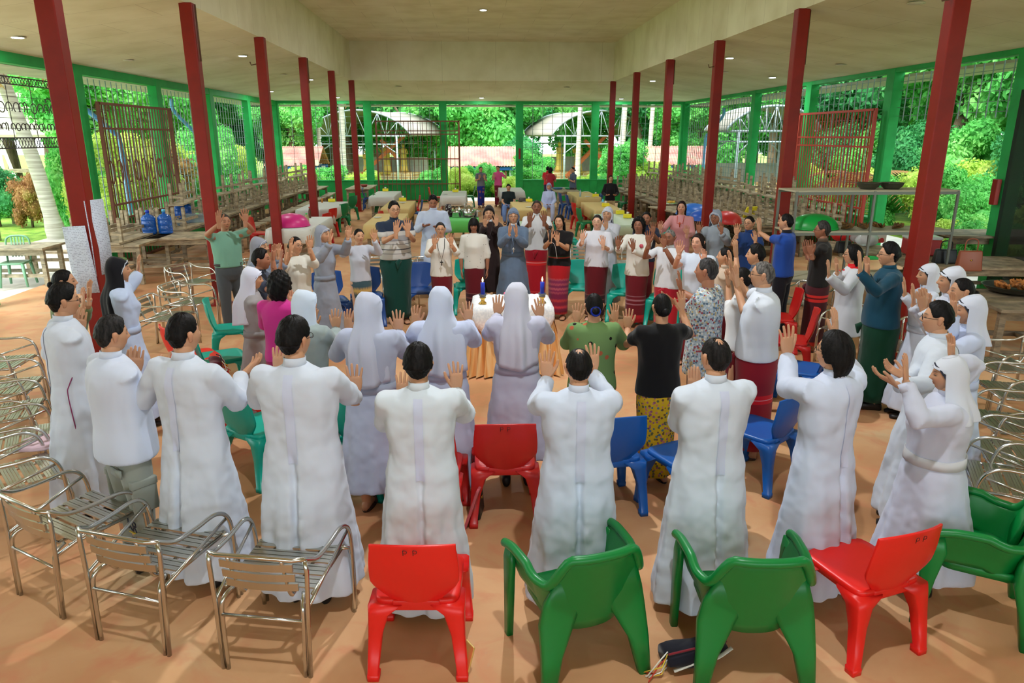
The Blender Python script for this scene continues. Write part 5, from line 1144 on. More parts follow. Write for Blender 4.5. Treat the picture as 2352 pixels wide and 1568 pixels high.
PR((1744, 560), 1.60, -60, 'person with short black hair behind the grey haired one, looking left', ('shirt', c_((90, 96, 110))), ('longyi', MAROON), ('short', BLK), hands=(((1690, 575, .46), 'up'), ((1672, 600, .44), 'up')), sleeve='short', shoe=FS, group=RS)
PR((1712, 612), 1.53, -58, 'person in fine striped shirt half hidden beside the patterned shirt', ('blouse', STRP), ('skirt', MAROON), ('bun', BLK), hands=(((1672, 640, .42), 'up'), ((1690, 660, .42), 'up')), sleeve='elbow', fem=True, shoe=FS, group=RS)
PR((1672, 566), 1.5, -60, 'person with black hair pinned up, mostly hidden behind raised hands', ('blouse', c_((190, 170, 150))), ('skirt', MAROON), ('bun', BLK), hands=(((1655, 600, .40), 'up'), ((1640, 610, .40), 'up')), sleeve='short', fem=True, shoe=FS, group=RS)
PR((1632, 590), 1.68, -52, 'lean person in grey patterned shirt with small squares, dark trousers', ('shirt', PATB), ('trousers', c_((52, 24, 30))), ('crop', (64, 62, 62)), hands=(((1540, 690, .52), 'palmup'), ((1562, 650, .46), 'up')), sleeve='short', hem=.72, w=1.02, loose=1.08, tone=(168, 112, 84), collar=False, shoe=FS, group=RS)
PR((1524, 673), 1.52, -6, 'person in black T-shirt and yellow flowered skirt, hair in a knot', ('shirt', c_((18, 18, 20))), ('skirt', FLOW), ('bun', BLK), hands=(((1442, 735, .46), 'up'), ((1566, 695, .44), 'up')), sleeve='short', fem=True, w=1.12, d=1.1, hem=.84, collar=False, shoe='sandal_dark', group=RS)
PR((1366, 672), 1.50, 0, 'person in green spotted blouse with blue hair scrunchie', ('blouse', PATG), ('skirt', GREYP), ('bun', BLK), hands=(((1325, 722, .40), 'up'), ((1412, 722, .38), 'up')), sleeve='elbow', fem=True, w=1.12, hem=.84, loose=1.1, collar=False, extra=(scrunchie,), shoe=FS, group=RS)
# nuns in the centre, seen from behind
CS = 'nuns in front of the altar table'
PR((1187, 647), 1.60, 0, 'nun in lavender grey habit and long veil, directly before the altar table', hab(LAV), None, None, veil=(206, 208, 226), hands=(((1143, 705, .46), 'up'), ((1240, 712, .44), 'up')), fem=True, w=1.12, hem=.26, vz=-.56, vspread=.155, belt=(180, 182, 204), shoe='shoe', group=CS)
PR((1010, 656), 1.60, 4, 'nun in pale blue habit with creased veil, left of the altar nun', hab((186, 196, 224)), None, None, veil=(200, 210, 234), hands=(((955, 730, .40), 'up'), ((1075, 720, .46), 'up')), fem=True, w=1.15, hem=.12, vz=-.56, vspread=.19, belt=(178, 188, 216), group=CS)
PR((842, 669), 1.62, 10, 'nun in bluish grey habit with smooth veil, hand lifted at right', hab((176, 184, 208)), None, None, veil=(196, 202, 224), hands=(((800, 740, .40), 'up'), ((915, 742, .46), 'up')), fem=True, w=1.12, hem=.24, vz=-.56, vspread=.155, belt=(168, 176, 200), turn=14, shoe=FS, group=CS)
PR((694, 664), 1.56, 30, 'nun in sage grey habit and short pale blue veil', hab((150, 164, 164)), None, None, veil=(206, 220, 238), hands=(((722, 735, .38), 'up'), ((772, 737, .46), 'up')), fem=True, w=1.1, vz=-.26, vspread=.11, belt=(144, 158, 158), turn=10, shoe=FS, group=CS)
PR((636, 624), 1.56, 18, 'person in magenta blouse with short curly black hair', ('blouse', c_((200, 50, 140))), ('skirt', MAGS), ('curly', BLK), hands=(((650, 690, .36), 'in'), ((668, 690, .38), 'in')), sleeve='elbow', fem=True, w=1.08, collar=False, shoe=FS, group=CS)
PR((572, 612), 1.49, 72, 'nun in grey habit with long white veil facing right', hab((150, 146, 148)), None, None, veil=(214, 218, 236), hands=(((625, 690, .36), 'in'), ((628, 688, .38), 'in')), fem=True, vz=-.50, vspread=.12, belt=(140, 136, 138), tilt=6, shoe=FS, group=CS)
# left side
LS = 'people on the left side of the circle'
PR((262, 589), 1.60, 62, 'nun in black veil and pale blue habit by the nearest left post', hab(PBL), None, None, veil=(22, 22, 28), hands=(((318, 608, .44), 'up'), ((290, 632, .40), 'up')), fem=True, w=1.12, vz=-.62, vspread=.155, band=(214, 220, 236), belt=(180, 196, 226), group=LS)
PR((135, 617), 1.58, 66, 'person in olive green blouse with a hair knot, palms lifted', ('blouse', c_((104, 122, 84))), ('skirt', c_((90, 110, 80))), ('bun', BLK), hands=(((205, 668, .44), 'up'), ((190, 688, .44), 'up')), sleeve='threeq', fem=True, collar=False, extra=(watch(0, (190, 160, 80), 'bracelet'),), shoe=FS, group=LS)
PR((512, 489), 1.64, 140, 'person in sea green T-shirt and grey trousers with both arms raised high', ('shirt', c_((118, 166, 146))), ('trousers', c_((74, 78, 82))), ('crop', (70, 66, 62)), hands=(((563, 498, .50), 'high'), ((502, 502, .50), 'high')), sleeve='short', w=1.08, d=1.15, bulge=.02, hem=.96, tone=(176, 122, 92), collar=False, shoe='sandal_dark', group=LS)
PR((592, 570), 1.58, 84, 'person with short black hair looking right, beside the grey veiled nun', ('shirt', c_((60, 66, 84))), ('longyi', MAROON), ('short', BLK), hands=(((628, 585, .42), 'up'), ((645, 600, .42), 'up')), sleeve='short', w=1.0, tone=(168, 112, 84), shoe=FS, group=LS)
PR((590, 543), 1.56, 96, 'nun in grey veil half hidden behind the short haired person at left', hab((118, 128, 148)), None, ('bun', BLK), veil=(140, 142, 154), hands=(((640, 578, .44), 'up'), ((655, 590, .44), 'up')), fem=True, vz=-.40, vspread=.13, band=(200, 200, 208), shoe=FS, group=LS)
PR((674, 541), 1.54, 122, 'person in white blouse with an orange ring, glasses and dark red skirt', ('blouse', c_((206, 204, 194))), ('skirt', MAROON), ('bun', BLK), hands=(((712, 558, .46), 'up'), ((668, 565, .44), 'up')), sleeve='elbow', fem=True, w=1.12, d=1.15, glasses=True, hem=.80, collar=False, shoe=FS, group=LS)
PR((737, 516), 1.58, 112, 'nun in blue grey habit and grey veil, arms stretched to the right', hab((140, 146, 160)), None, ('bun', BLK), veil=(140, 144, 158), hands=(((800, 535, .50), 'up'), ((758, 545, .44), 'up')), fem=True, vz=-.34, vspread=.12, band=(206, 208, 216), belt=(130, 136, 150), hem=.12, shoe=FS, group=LS)
PR((822, 523), 1.48, 152, 'young person in white blouse and banded grey woven skirt', ('blouse', c_((186, 190, 202))), ('skirt', NAGA), ('bun', BLK), hands=(((860, 540, .46), 'up'), ((802, 540, .44), 'up')), sleeve='long', fem=True, w=.95, hem=.90, collar=False, shoe=FS, group=LS)
# far arc, facing the camera
FA = 'people in the far arc facing the camera'
PR((903, 461), 1.76, 158, 'tall person in striped polo shirt, glasses and dark green longyi', ('shirt', POLO), ('longyi', GRNL), ('short', BLK), hands=(((936, 520, .40), 'up'), ((910, 525, .42), 'up')), sleeve='short', w=1.16, d=1.15, bulge=.03, glasses=True, hem=.92, shoe=FS, collar=c_((34, 46, 66)), group=FA)
PR((994, 446), 1.70, 176, 'person in pale blue cassock with bowed head, behind the others', cas((186, 198, 222)), None, ('short', BLK), hands=(((1005, 522, .38), 'tray'), ((978, 518, .38), 'tray')), w=1.1, tilt=22, tone=(156, 100, 72), group=FA)
PR((1011, 508), 1.50, 176, 'elderly person in cream blouse, glasses and long dark necklace', ('blouse', c_((214, 212, 204))), ('skirt', MAROON), ('bun', (50, 46, 46)), hands=(((1036, 550, .40), 'up'), ((998, 552, .40), 'up')), sleeve='elbow', fem=True, w=1.05, hem=.84, glasses=True, collar=False, extra=(rosary((30, 26, 26), 1.12, (30, 28, 28)),), shoe=FS, group=FA)
PR((1088, 499), 1.50, 182, 'person with black fringe, cream embroidered blouse, arms hanging down', ('blouse', spots('blouse_embroidered', (212, 210, 202), [(212, 210, 202), (90, 84, 80), (212, 210, 202)], 26, .16)), ('skirt', MARX), ('bangs', BLK), sleeve='elbow', fem=True, w=1.05, hem=.86, tilt=12, collar=False, tone=(150, 98, 72), shoe=FS, group=FA)
PR((1123, 471), 1.60, 184, 'nun in dark brown habit and black veil with white collar', hab((46, 32, 32)), None, ('bun', BLK), veil=(30, 24, 26), hands=(((1140, 506, .40), 'up'), ((1114, 508, .40), 'up')), fem=True, vz=-.30, vspread=.13, hem=.3, collar=c_((222, 222, 226)), extra=(rosary((60, 60, 60), 1.2),), shoe=FS, group=FA)
PR((1179, 477), 1.62, 182, 'nun in slate blue habit and glasses with a silver cross, hands joined', hab((94, 112, 136)), None, ('bun', BLK), veil=(104, 120, 144), hands=(((1186, 530, .38), 'in'), ((1170, 528, .38), 'in')), fem=True, w=1.12, d=1.12, vz=-.28, vspread=.14, glasses=True, collar=c_((222, 224, 232)), belt=(88, 106, 130), extra=(rosary((60, 66, 76), 1.14),), shoe=FS, group=FA)
PR((1233, 458), 1.66, 184, 'thin person in white polo shirt and red longyi, palms facing out', ('shirt', c_((214, 216, 220))), ('longyi', LONR), ('crop', (56, 52, 50)), hands=(((1250, 500, .42), 'up'), ((1217, 502, .42), 'up')), sleeve='short', tone=(140, 88, 64), w=1.0, extra=(watch(0),), shoe=FS, group=FA)
PR((1286, 491), 1.55, 196, 'person in black blouse with microphone and red woven skirt', ('blouse', banded('blouse_black_trim', [(0, (22, 20, 22)), (.93, (140, 50, 40)), (.945, (30, 60, 40)), (.96, (22, 20, 22))])), ('skirt', KAR), ('long', BLK), hands=(((1280, 545, .40), 'up'), ((1264, 540, .40), 'up')), sleeve='short', fem=True, w=1.12, d=1.15, turn=10, collar=False, extra=(mic,), shoe=FS, group=FA)
PR((1373, 491), 1.56, 200, 'person in round necked white blouse, glasses and maroon skirt', ('blouse', c_((208, 210, 220))), ('skirt', MARX), ('bun', (44, 40, 40)), hands=(((1385, 555, .40), 'up'), ((1338, 542, .44), 'up')), sleeve='elbow', fem=True, w=1.14, d=1.12, glasses=(190, 170, 130), hem=.88, tone=(214, 166, 140), collar=False, extra=(watch(0, (200, 170, 90), 'bracelet'),), shoe=FS, group=FA)
PR((1397, 474), 1.58, 206, 'nun in white habit and grey white veil behind the round necked blouse', hab((198, 202, 214)), None, ('bun', BLK), veil=(180, 186, 198), hands=(((1392, 515, .38), 'up'), ((1372, 520, .42), 'up')), fem=True, vz=-.34, vspread=.13, band=(216, 218, 226), shoe=FS, group=FA)
PR((1469, 498), 1.56, 208, 'person in white blouse with pink badge and thick dark hair', ('blouse', c_((216, 214, 206))), ('skirt', MARB), ('curly', BLK), hands=(((1454, 562, .40), 'up'), ((1420, 556, .46), 'up')), sleeve='long', fem=True, w=1.08, hem=.82, tone=(140, 90, 66), collar=False, extra=(badge, watch(0, (190, 190, 190), 'metal_watch')), shoe=FS, group=FA)
PR((1486, 484), 1.56, 200, 'person in navy top partly hidden behind the curly haired one', ('shirt', c_((34, 40, 62))), ('longyi', MAROON), ('bun', BLK), hands=(((1500, 525, .42), 'up'), ((1470, 545, .42), 'up')), sleeve='short', fem=True, tone=(150, 98, 72), shoe=FS, group=FA)
PR((1541, 525), 1.53, 222, 'elderly grey haired person in white shirt and red longyi, palm over face', ('shirt', c_((208, 210, 216))), ('longyi', LONR), ('crop', (120, 116, 112)), hands=(((1526, 555, .40), 'up'), ((1490, 548, .44), 'up')), sleeve='short', w=1.0, tone=(140, 88, 64), extra=(watch(0, (190, 180, 140), 'metal_watch'),), shoe=FS, group=FA)
PR((1567, 460), 1.60, 202, 'person in pink top with long dark hair and orange beads, behind', ('blouse', c_((208, 146, 150))), ('skirt', c_((200, 130, 140))), ('long', (40, 26, 26)), hands=(((1578, 530, .42), 'up'), ((1516, 520, .48), 'up')), sleeve='long', fem=True, w=1.05, tone=(204, 150, 122), collar=False, extra=(rosary((200, 60, 30), 1.34, (200, 80, 40)),), shoe=FS, group=FA)
PR((1607, 534), 1.57, 226, 'person in light blue short sleeved blouse with wavy dark hair', ('blouse', c_((196, 206, 222))), ('skirt', MAROON), ('long', (34, 24, 22)), hands=(((1618, 590, .40), 'up'), ((1560, 570, .46), 'up')), sleeve='short', fem=True, w=1.14, d=1.15, hem=.86, tone=(206, 152, 126), collar=False, shoe=FS, group=FA)
PR((1647, 481), 1.58, 226, 'nun in pale grey habit, grey veil and glasses beside the third right post', hab((146, 156, 166)), None, ('bun', BLK), veil=(130, 140, 156), hands=(((1657, 524, .40), 'up'), ((1605, 522, .50), 'up')), fem=True, vz=-.34, vspread=.13, band=(196, 200, 210), glasses=True, shoe=FS, tone=(150, 98, 72), group=FA)
PR((1724, 494), 1.56, 228, 'person in dark blue top and glasses near the second right post', ('shirt', c_((30, 58, 110))), ('longyi', MAROON), ('bun', BLK), hands=(((1735, 545, .40), 'up'), ((1692, 528, .46), 'up')), sleeve='short', fem=True, glasses=True, shoe=FS, group=FA)
# in the background
BG = 'people at the back of the hall'
PR((1104, 382), 1.53, 170, 'person in grey top and bright blue patterned skirt in the doorway', ('blouse', c_((110, 112, 122))), ('skirt', spots('skirt_blue_pattern', (40, 50, 140), [(40, 50, 140), (150, 90, 100), (40, 50, 140)], 9, .4)), ('bun', BLK), hands=((None, 'chest'), (None, 'chest')), sleeve='short', fem=True, shoe=FS, group=BG)
PR((1144, 380), 1.55, 200, 'person in pink T-shirt with hand to the head in the doorway', ('shirt', c_((222, 90, 150))), ('skirt', spots('skirt_wine_pattern', (120, 40, 60), [(120, 40, 60), (170, 120, 110), (110, 30, 50)], 9, .4)), ('bun', BLK), hands=(((1162, 398, .40), 'up'), (None, 'chest')), sleeve='short', fem=True, shoe=FS, group=BG)
PR((1258, 381), 1.5, 20, 'person in bright red top by the back wall, behind another', ('shirt', c_((200, 40, 50))), ('skirt', c_((60, 40, 70))), ('bun', BLK), hands=((None, 'chest'), (None, 'chest')), sleeve='short', fem=True, shoe=FS, group=BG)
PR((1264, 384), 1.5, 40, 'person in dark red shirt with white trim by the back wall', ('shirt', c_((170, 44, 56))), ('skirt', c_((60, 36, 44))), ('bob', BLK), hands=((None, 'chest'), (None, 'chest')), sleeve='short', fem=True, shoe=FS, group=BG)
PR((1317, 383), 1.55, 250, 'person in slate shirt at the bare table by the back wall', ('shirt', c_((84, 96, 116))), ('skirt', c_((60, 50, 60))), ('bun', BLK), hands=((None, 'chest'), (None, 'down')), sleeve='short', fem=True, shoe=FS, group=BG)
PR((1403, 402), 1.52, 184, 'person in black top and khaki trousers carrying a plate', ('shirt', c_((22, 20, 24))), ('trousers', c_((196, 172, 130))), ('long', (50, 30, 24)), hands=((None, 'tray'), (None, 'tray')), sleeve='long', fem=True, collar=False, shoe=FS, group=BG)
PR((1168, 424), 1.56, 184, 'seated person in black blouse and blue jeans looking at a phone', ('shirt', c_((20, 34, 36))), ('trousers', c_((110, 140, 196))), ('bun', BLK), hands=((None, 'lap'), (None, 'lap')), sleeve='short', fem=True, sit=.44, tilt=22, collar=False, shoe=FS, group=BG)
PR((1261, 423), 1.56, 186, 'seated nun in pale blue habit between the cloth covered tables', ('blouse', c_((184, 196, 232))), ('skirt', c_((184, 196, 232))), ('bun', BLK), veil=(150, 164, 196), hands=((None, 'lap'), (None, 'lap')), sleeve='long', fem=True, sit=.44, vz=-.2, vspread=.14, shoe=FS, group=BG)
# ================================================================ ALTAR TABLE AND CANDLES
a0 = at_z(1180, 866, 0); AX, AY, AH, AW, AD = a0.x, a0.y+.40, .80, .80, .58
table_at(AX, AY, AW, AD, AH, 'altar_table', 'small table under satin cloth in the middle of the circle', None, WT)
m = MB(); rings = []; n = 160
for z, e in ((AH+.006, 0), (AH-.05, .01), (.5, .05), (.02, .10)):
    rg = []
    for i in range(n):
        t = 2*PI*i/n; c, s = math.cos(t), math.sin(t); q = .22; f = e*(math.sin(t*26)*.5+.3*math.sin(t*41+1))
        rg.append(V((math.copysign(abs(c)**q, c)*(AW/2+.02+e+f), math.copysign(abs(s)**q, s)*(AD/2+.02+e+f), z)))
    rings.append(rg)
m.loft(rings, 0, True, False); o = m.build('satin_cloth', mat('satin_orange', (240, 188, 120), .35, build=noise_cols([(.35, (236, 160, 84)), (.5, (246, 206, 150)), (.65, (240, 176, 100))], 5, 3, (2, 2, .05)), spec=.5)); o.location = (AX, AY, 0); tag(o, 'peach orange satin cloth gathered around the altar table', 'tablecloth')
def lace_b(n, l, b):
    t = n.new('ShaderNodeTexCoord'); s = n.new('ShaderNodeSeparateXYZ'); l.new(t.outputs['Object'], s.inputs[0]); z = n.new('ShaderNodeTexNoise'); z.inputs['Scale'].default_value = 40; l.new(t.outputs['Object'], z.inputs['Vector'])
    mr = n.new('ShaderNodeMapRange'); mr.inputs[1].default_value = AH-.22; mr.inputs[2].default_value = AH-.10; l.new(s.outputs['Z'], mr.inputs[0])
    a = ramp(n, [(.4, (232, 200, 190)), (.6, (246, 222, 214))]); c = ramp(n, [(.4, (222, 226, 232)), (.6, (240, 242, 244))]); l.new(z.outputs['Fac'], a.inputs[0]); l.new(z.outputs['Fac'], c.inputs[0])
    m = n.new('ShaderNodeMix'); m.data_type = 'RGBA'; l.new(mr.outputs[0], m.inputs[0]); l.new(a.outputs[0], m.inputs[6]); l.new(c.outputs[0], m.inputs[7]); l.new(m.outputs[2], b.inputs['Base Color'])
m = MB(); N = 30; hw = .78
def drape(u, v):   # square cloth laid corner-wise
    x = (u-v)*hw*.62; y = (u+v)*hw*.62; cx = max(-AW/2-.03, min(AW/2+.03, x)); cy = max(-AD/2-.03, min(AD/2+.03, y)); ov = math.hypot(x-cx, y-cy); ux, uy = ((x-cx)/ov, (y-cy)/ov) if ov > 1e-6 else (0, 0)
    return V((cx+ux*(.02+ov*.16+.01*math.sin(x*18)*min(1, ov*8)), cy+uy*(.02+ov*.16), AH+.012-ov*.97 if ov > 0 else AH+.012))
for i in range(N+1):
    for j in range(N+1): m.v.append(tuple(drape(-1+2*i/N, -1+2*j/N)))
m.n = len(m.v); m.f = [(i*(N+1)+j, (i+1)*(N+1)+j, (i+1)*(N+1)+j+1, i*(N+1)+j+1) for i in range(N) for j in range(N)]; m.m = [0]*len(m.f)
o = m.build('lace_cloth', mat('lace_pink', (236, 214, 208), .8, build=lace_b)); o.location = (AX, AY, 0); tag(o, 'white and pink lace cloth laid cornerwise over the altar table', 'tablecloth'); mod(o, 'SOLIDIFY', thickness=.003, offset=1)
BR = mat('brass', (214, 176, 90), .25, 1); WAX = mat('wax_blue', (30, 60, 200), .45, sub=.2); FLM = mat('flame', (255, 200, 120), .5, emit=12); GLS = mat('clear_glass', (240, 245, 250), .05, trans=.9)
for u, lb in ((1107, 'left'), (1247, 'right')):
    q = at_z(u, 702, AH+.01); q = V((max(AX-AW/2+.06, min(AX+AW/2-.06, q.x)), min(max(q.y, AY-.2), AY+.25), AH+.02))
    o = thing('candle', 'burning blue candle in a brass holder on the %s side of the altar table' % lb, 'candle', q, 0, 'altar candles')
    m = MB(); m.lathe([(.04, 0), (.045, .01), (.022, .03), (.02, .05), (.034, .065), (.038, .075), (.02, .08)], n=20); m.build('brass_holder', BR, o)
    m = MB(); m.lathe([(.034, .078), (.046, .115), (.043, .115), (.030, .082)], n=20); m.build('glass_cup', GLS, o)
    m = MB(); m.lathe([(.024, .08), (.024, .24), (.02, .245), (.005, .24)], n=18); wx = m.build('wax_stick', WAX, o)
    m = MB(); m.tube([(0, 0, .238), (0, 0, .256)], .0015, 5); m.build('wick', SH_D, wx)
    m = MB(); m.lathe([(.002, .25), (.009, .262), (.010, .272), (.005, .292), (.001, .305)], n=12); m.build('flame', FLM, wx)
o = thing('flower_dish', 'low dish of pink flowers on the altar table behind the nun', 'flowers', (AX+.02, AY+.1, AH+.02))
m = MB(); m.lathe([(.05, 0), (.11, .03), (.10, .03), (.045, .008)], n=24); m.build('dish', mat('dish_white', (230, 230, 226), .3), o)
for i in range(14): m = MB(); a = i*2.4; r = .02+.007*i; m.ball((r*math.cos(a), r*math.sin(a), .05+.012*math.cos(i)), (.026, .026, .018), 10); m.build('blossom', mat('petal_pink', (232, 110, 150), .6), o)
# ================================================================ GATES, SIGN
RUST = mat('gate_brown', (112, 66, 46), .65); GRD = mat('gate_red', (170, 58, 44), .6)
def gate(p0, p1, z0, z1, nv, mtl, label, rails, rings=False, off=None):
    a, b = V((*p0, 0)), V((*p1, 0)); L = (b-a).length; o = thing('security_gate', label, 'gate', (a.x, a.y, 0), math.atan2(b.y-a.y, b.x-a.x))
    m = MB()
    for x in (0, L): m.box((x, 0, (z0+z1)/2), (.07, .06, z1-z0))
    for z in (z0+.03, z1-.03): m.box((L/2, 0, z), (L, .06, .05))
    m.build('frame', mtl, o, False)
    for z in rails: m = MB(); m.box((L/2, 0, z), (L-.05, .05, .04)); m.build('rail', mtl, o, False)
    for i in range(1, nv): m = MB(); m.box((L*i/nv, 0, (z0+z1)/2), (.022, .022, z1-z0-.08)); m.build('bar', mtl, o, False)
    if rings:
        for i in range(rings):
            x = L*(i+.5)/rings; m = MB(); m.tube([V((x+.11*math.cos(t), .02, (z0+z1)/2+.25+.24*math.sin(t))) for t in [2*PI*j/18 for j in range(18)]], .012, 6, closed=True); m.build('iron_ring', mtl, o)
    return o
gate((XL+.30, 15.6), (XL+.30, 19.2), .01, 3.32, 24, RUST, 'brown iron gate with oval rings leaning inside the left wall', (.95, 1.25, 2.8), 9)
gate((XR-.28, 15.5), (XR-.28, 19.1), .01, 3.22, 26, GRD, 'red steel barred gate inside the right wall', (1.1, 2.62, 2.42))
a, b = at_y(864, 300, YB-.25), at_y(1054, 300, YB-.25); gate((a.x, a.y), (b.x, b.y), .05, 3.25, 18, RUST, 'tall brown barred sliding gate before the back wall', (.75, 1.75, 2.85, 2.72))
IRON = mat('wrought_iron', (52, 44, 40), .6)
o = thing('iron_sign', 'wrought iron lattice sign with looping script at the far left opening', 'sign', (XL, Y1+SP+.15, 0))
Lg = SP-.3
m = MB()
for z in (3.62, 3.5, 2.62, 2.45): m.box((0, Lg/2, z), (.02, Lg, .02))
for z in (3.3, 3.1, 2.95, 2.78): m.tube([(0, 0, z), (0, Lg, z)], .004, 4)
for i in range(6): m.tube([(0, Lg*i/5, 2.45), (0, Lg*i/5, 3.62)], .007, 5)
m.build('frame', IRON, o, False)
m = MB()
for z0, z1, st in ((3.5, 3.62, .09), (2.45, 2.62, .09)):
    for i in range(int(Lg/st)): y = i*st; m.tube([(0, y, z0), (0, y+st, z1)], .006, 4); m.tube([(0, y+st, z0), (0, y, z1)], .006, 4)
m.build('lattice_band', IRON, o)
def loopy(o, y, z, s, kinds):
    m = MB()
    for k in kinds:
        if k == 'c': m.tube([(0, y+s*math.cos(t), z+s*math.sin(t)) for t in [R(-45+i*18) for i in range(16)]], .009, 5); y -= s*2.4
        elif k == 'o': m.tube([(0, y+s*math.cos(t), z+s*math.sin(t)) for t in [R(i*20) for i in range(18)]], .009, 5, closed=True); y -= s*2.4
        elif k == 'w':
            for e in (0, -s*1.7): m.tube([(0, y+e+s*math.cos(t), z+s*math.sin(t)) for t in [R(-50+i*20) for i in range(15)]], .009, 5)
            y -= s*4.2
        elif k == 'j': m.tube([(0, y, z-s), (0, y, z+s*.8), (0, y-s*.5, z+s*1.2), (0, y-s, z+s*.8)], .009, 5); y -= s*1.8
        elif k == 'h': m.tube([(0, y+s*math.cos(t)+s, z+s*1.7+s*.6*math.sin(t)) for t in [R(i*24) for i in range(10)]], .009, 5)
    m.build('script_line', IRON, o)
loopy(o, Lg-.25, 3.12, .085, 'wwhccojwcoocjwco'); loopy(o, Lg-.3, 2.80, .06, 'coccwjoccwocjccowc')
# ================================================================ SHEETS, BOTTLES
def paper_b(n, l, b):
    t = n.new('ShaderNodeTexCoord'); s = n.new('ShaderNodeSeparateXYZ'); l.new(t.outputs['Object'], s.inputs[0])
    w_ = n.new('ShaderNodeMath'); w_.operation = 'MULTIPLY'; w_.inputs[1].default_value = 60; l.new(s.outputs['Z'], w_.inputs[0]); f = n.new('ShaderNodeMath'); f.operation = 'FRACT'; l.new(w_.outputs[0], f.inputs[0])
    g = n.new('ShaderNodeMath'); g.operation = 'LESS_THAN'; g.inputs[1].default_value = .42; l.new(f.outputs[0], g.inputs[0])
    z = n.new('ShaderNodeTexNoise'); z.inputs['Scale'].default_value = 60; z.inputs['Detail'].default_value = 2; l.new(t.outputs['Object'], z.inputs['Vector']); h = n.new('ShaderNodeMath'); h.operation = 'GREATER_THAN'; h.inputs[1].default_value = .5; l.new(z.outputs['Fac'], h.inputs[0])
    q = n.new('ShaderNodeMath'); q.operation = 'MULTIPLY'; l.new(g.outputs[0], q.inputs[0]); l.new(h.outputs[0], q.inputs[1]); m = n.new('ShaderNodeMix'); m.data_type = 'RGBA'; m.inputs[6].default_value = (*lin((206, 214, 230)), 1); m.inputs[7].default_value = (*lin((158, 164, 184)), 1); l.new(q.outputs[0], m.inputs[0]); l.new(m.outputs[2], b.inputs['Base Color'])
PAP = mat('typed_paper', (206, 214, 230), .8, build=paper_b)
m = MB(); m.loft([[V((x, .006*math.sin(x*20+z*4), z)) for x in (-.12, -.06, 0, .06, .12)] for z in (0, .25, .5, .72)], 0, False, False, False); o = m.build('notice_sheet', PAP); mod(o, 'SOLIDIFY', thickness=.002); o.location = (PXL-.03, Y1-.10, 1.02); o.rotation_euler = (0, R(-3), 0); tag(o, 'long typed notice sheet on the front of the nearest left post', 'paper')
m = MB(); m.loft([[V((x, .006*math.sin(x*20+z*4), z)) for x in (-.15, 0, .15)] for z in (0, .35, .8)], 0, False, False, False); o = m.build('notice_sheet', PAP); mod(o, 'SOLIDIFY', thickness=.002); o.location = (PXL+.105, Y1+.05, 1.2); o.rotation_euler = (0, 0, R(80)); tag(o, 'second notice sheet on the right side of the nearest left post', 'paper')
WJ = mat('bottle_blue', (40, 110, 210), .12, trans=.45, spec=.6); CAPM = plastic((30, 60, 190)); CLR = mat('clear_plastic', (200, 225, 240), .12, trans=.7)
def jug(p, label, capc=CAPM):
    o = thing('water_bottle', label, 'water bottle', p, 0, 'large blue water bottles')
    m = MB(); m.lathe([(.10, 0), (.132, .015), (.135, .05), (.128, .06), (.135, .075), (.135, .15), (.128, .16), (.135, .175), (.135, .26), (.125, .275), (.135, .29), (.13, .33), (.09, .375), (.035, .40), (.03, .44)], n=28); m.build('bottle_body', WJ, o)
    m = MB(); m.lathe([(.034, .43), (.036, .47), (.03, .485), (.005, .487)], n=16); m.build('cap', capc, o)
    return o
def on(u, v, z):
    p = at_z(u, v, z)
    if abs(z-.765) < .0035 and TB:      # keep it on the table top it stands on
        t = min(TB.values(), key=lambda t: max(abs(p.x-t[0])-t[2]/2, 0)+max(abs(p.y-t[1])-t[3]/2, 0)); p.x = max(t[0]-t[2]/2+.13, min(t[0]+t[2]/2-.13, p.x)); p.y = max(t[1]-t[3]/2+.13, min(t[1]+t[3]/2-.13, p.y))
    return p
jb = on(345, 538, .752); jug(jb, 'blue water bottle with dark cap and tap, left front on the table')
jug(on(382, 536, .752), 'blue water bottle with light blue cap, right front on the table', plastic((90, 180, 220)))
jug(on(415, 512, .752), 'blue water bottle behind the front pair'); jug(on(430, 506, .752), 'blue water bottle rearmost beside the clear crate')
def small_bottle(p, label, m_=CLR, h=.2, r=.03, capc=None, group=None, name='drink_bottle', cat='bottle'):
    o = thing(name, label, cat, p, 0, group); m = MB(); m.lathe([(r*.9, 0), (r, .01), (r, h*.6), (r*.4, h*.82), (r*.38, h*.9)], n=14); m.build('bottle_body', m_, o); m = MB(); m.lathe([(r*.45, h*.9), (r*.45, h), (.003, h)], n=12); m.build('cap', capc or CAPM, o); return o
small_bottle(on(411, 519, .752), 'small clear bottle between the blue water bottles')
p = on(452, 512, .752); o = thing('clear_crate', 'clear blue plastic crate beside the blue water bottles', 'crate', p, R(12)); m = MB(); m.box((0, .15, .10), (.42, .34, .20), 0, 0, (1.08, 1.08)); bev(m.build('crate_body', CLR, o, False), .02)
# waste bin behind the black veiled nun
p = at_z(272, 672, 0); o = thing('waste_bin', 'blue bin with green lining behind the black veiled nun', 'bin', p); m = MB(); m.lathe([(.16, 0), (.21, .55), (.2, .55), (.15, .02)], n=24); m.build('bin_body', plastic((30, 60, 130)), o); m = MB(); m.lathe([(.212, .53), (.235, .56), (.2, .60), (.12, .57), (.01, .55)], n=24); m.build('bin_liner', mat('liner_green', (96, 120, 60), .5), o)
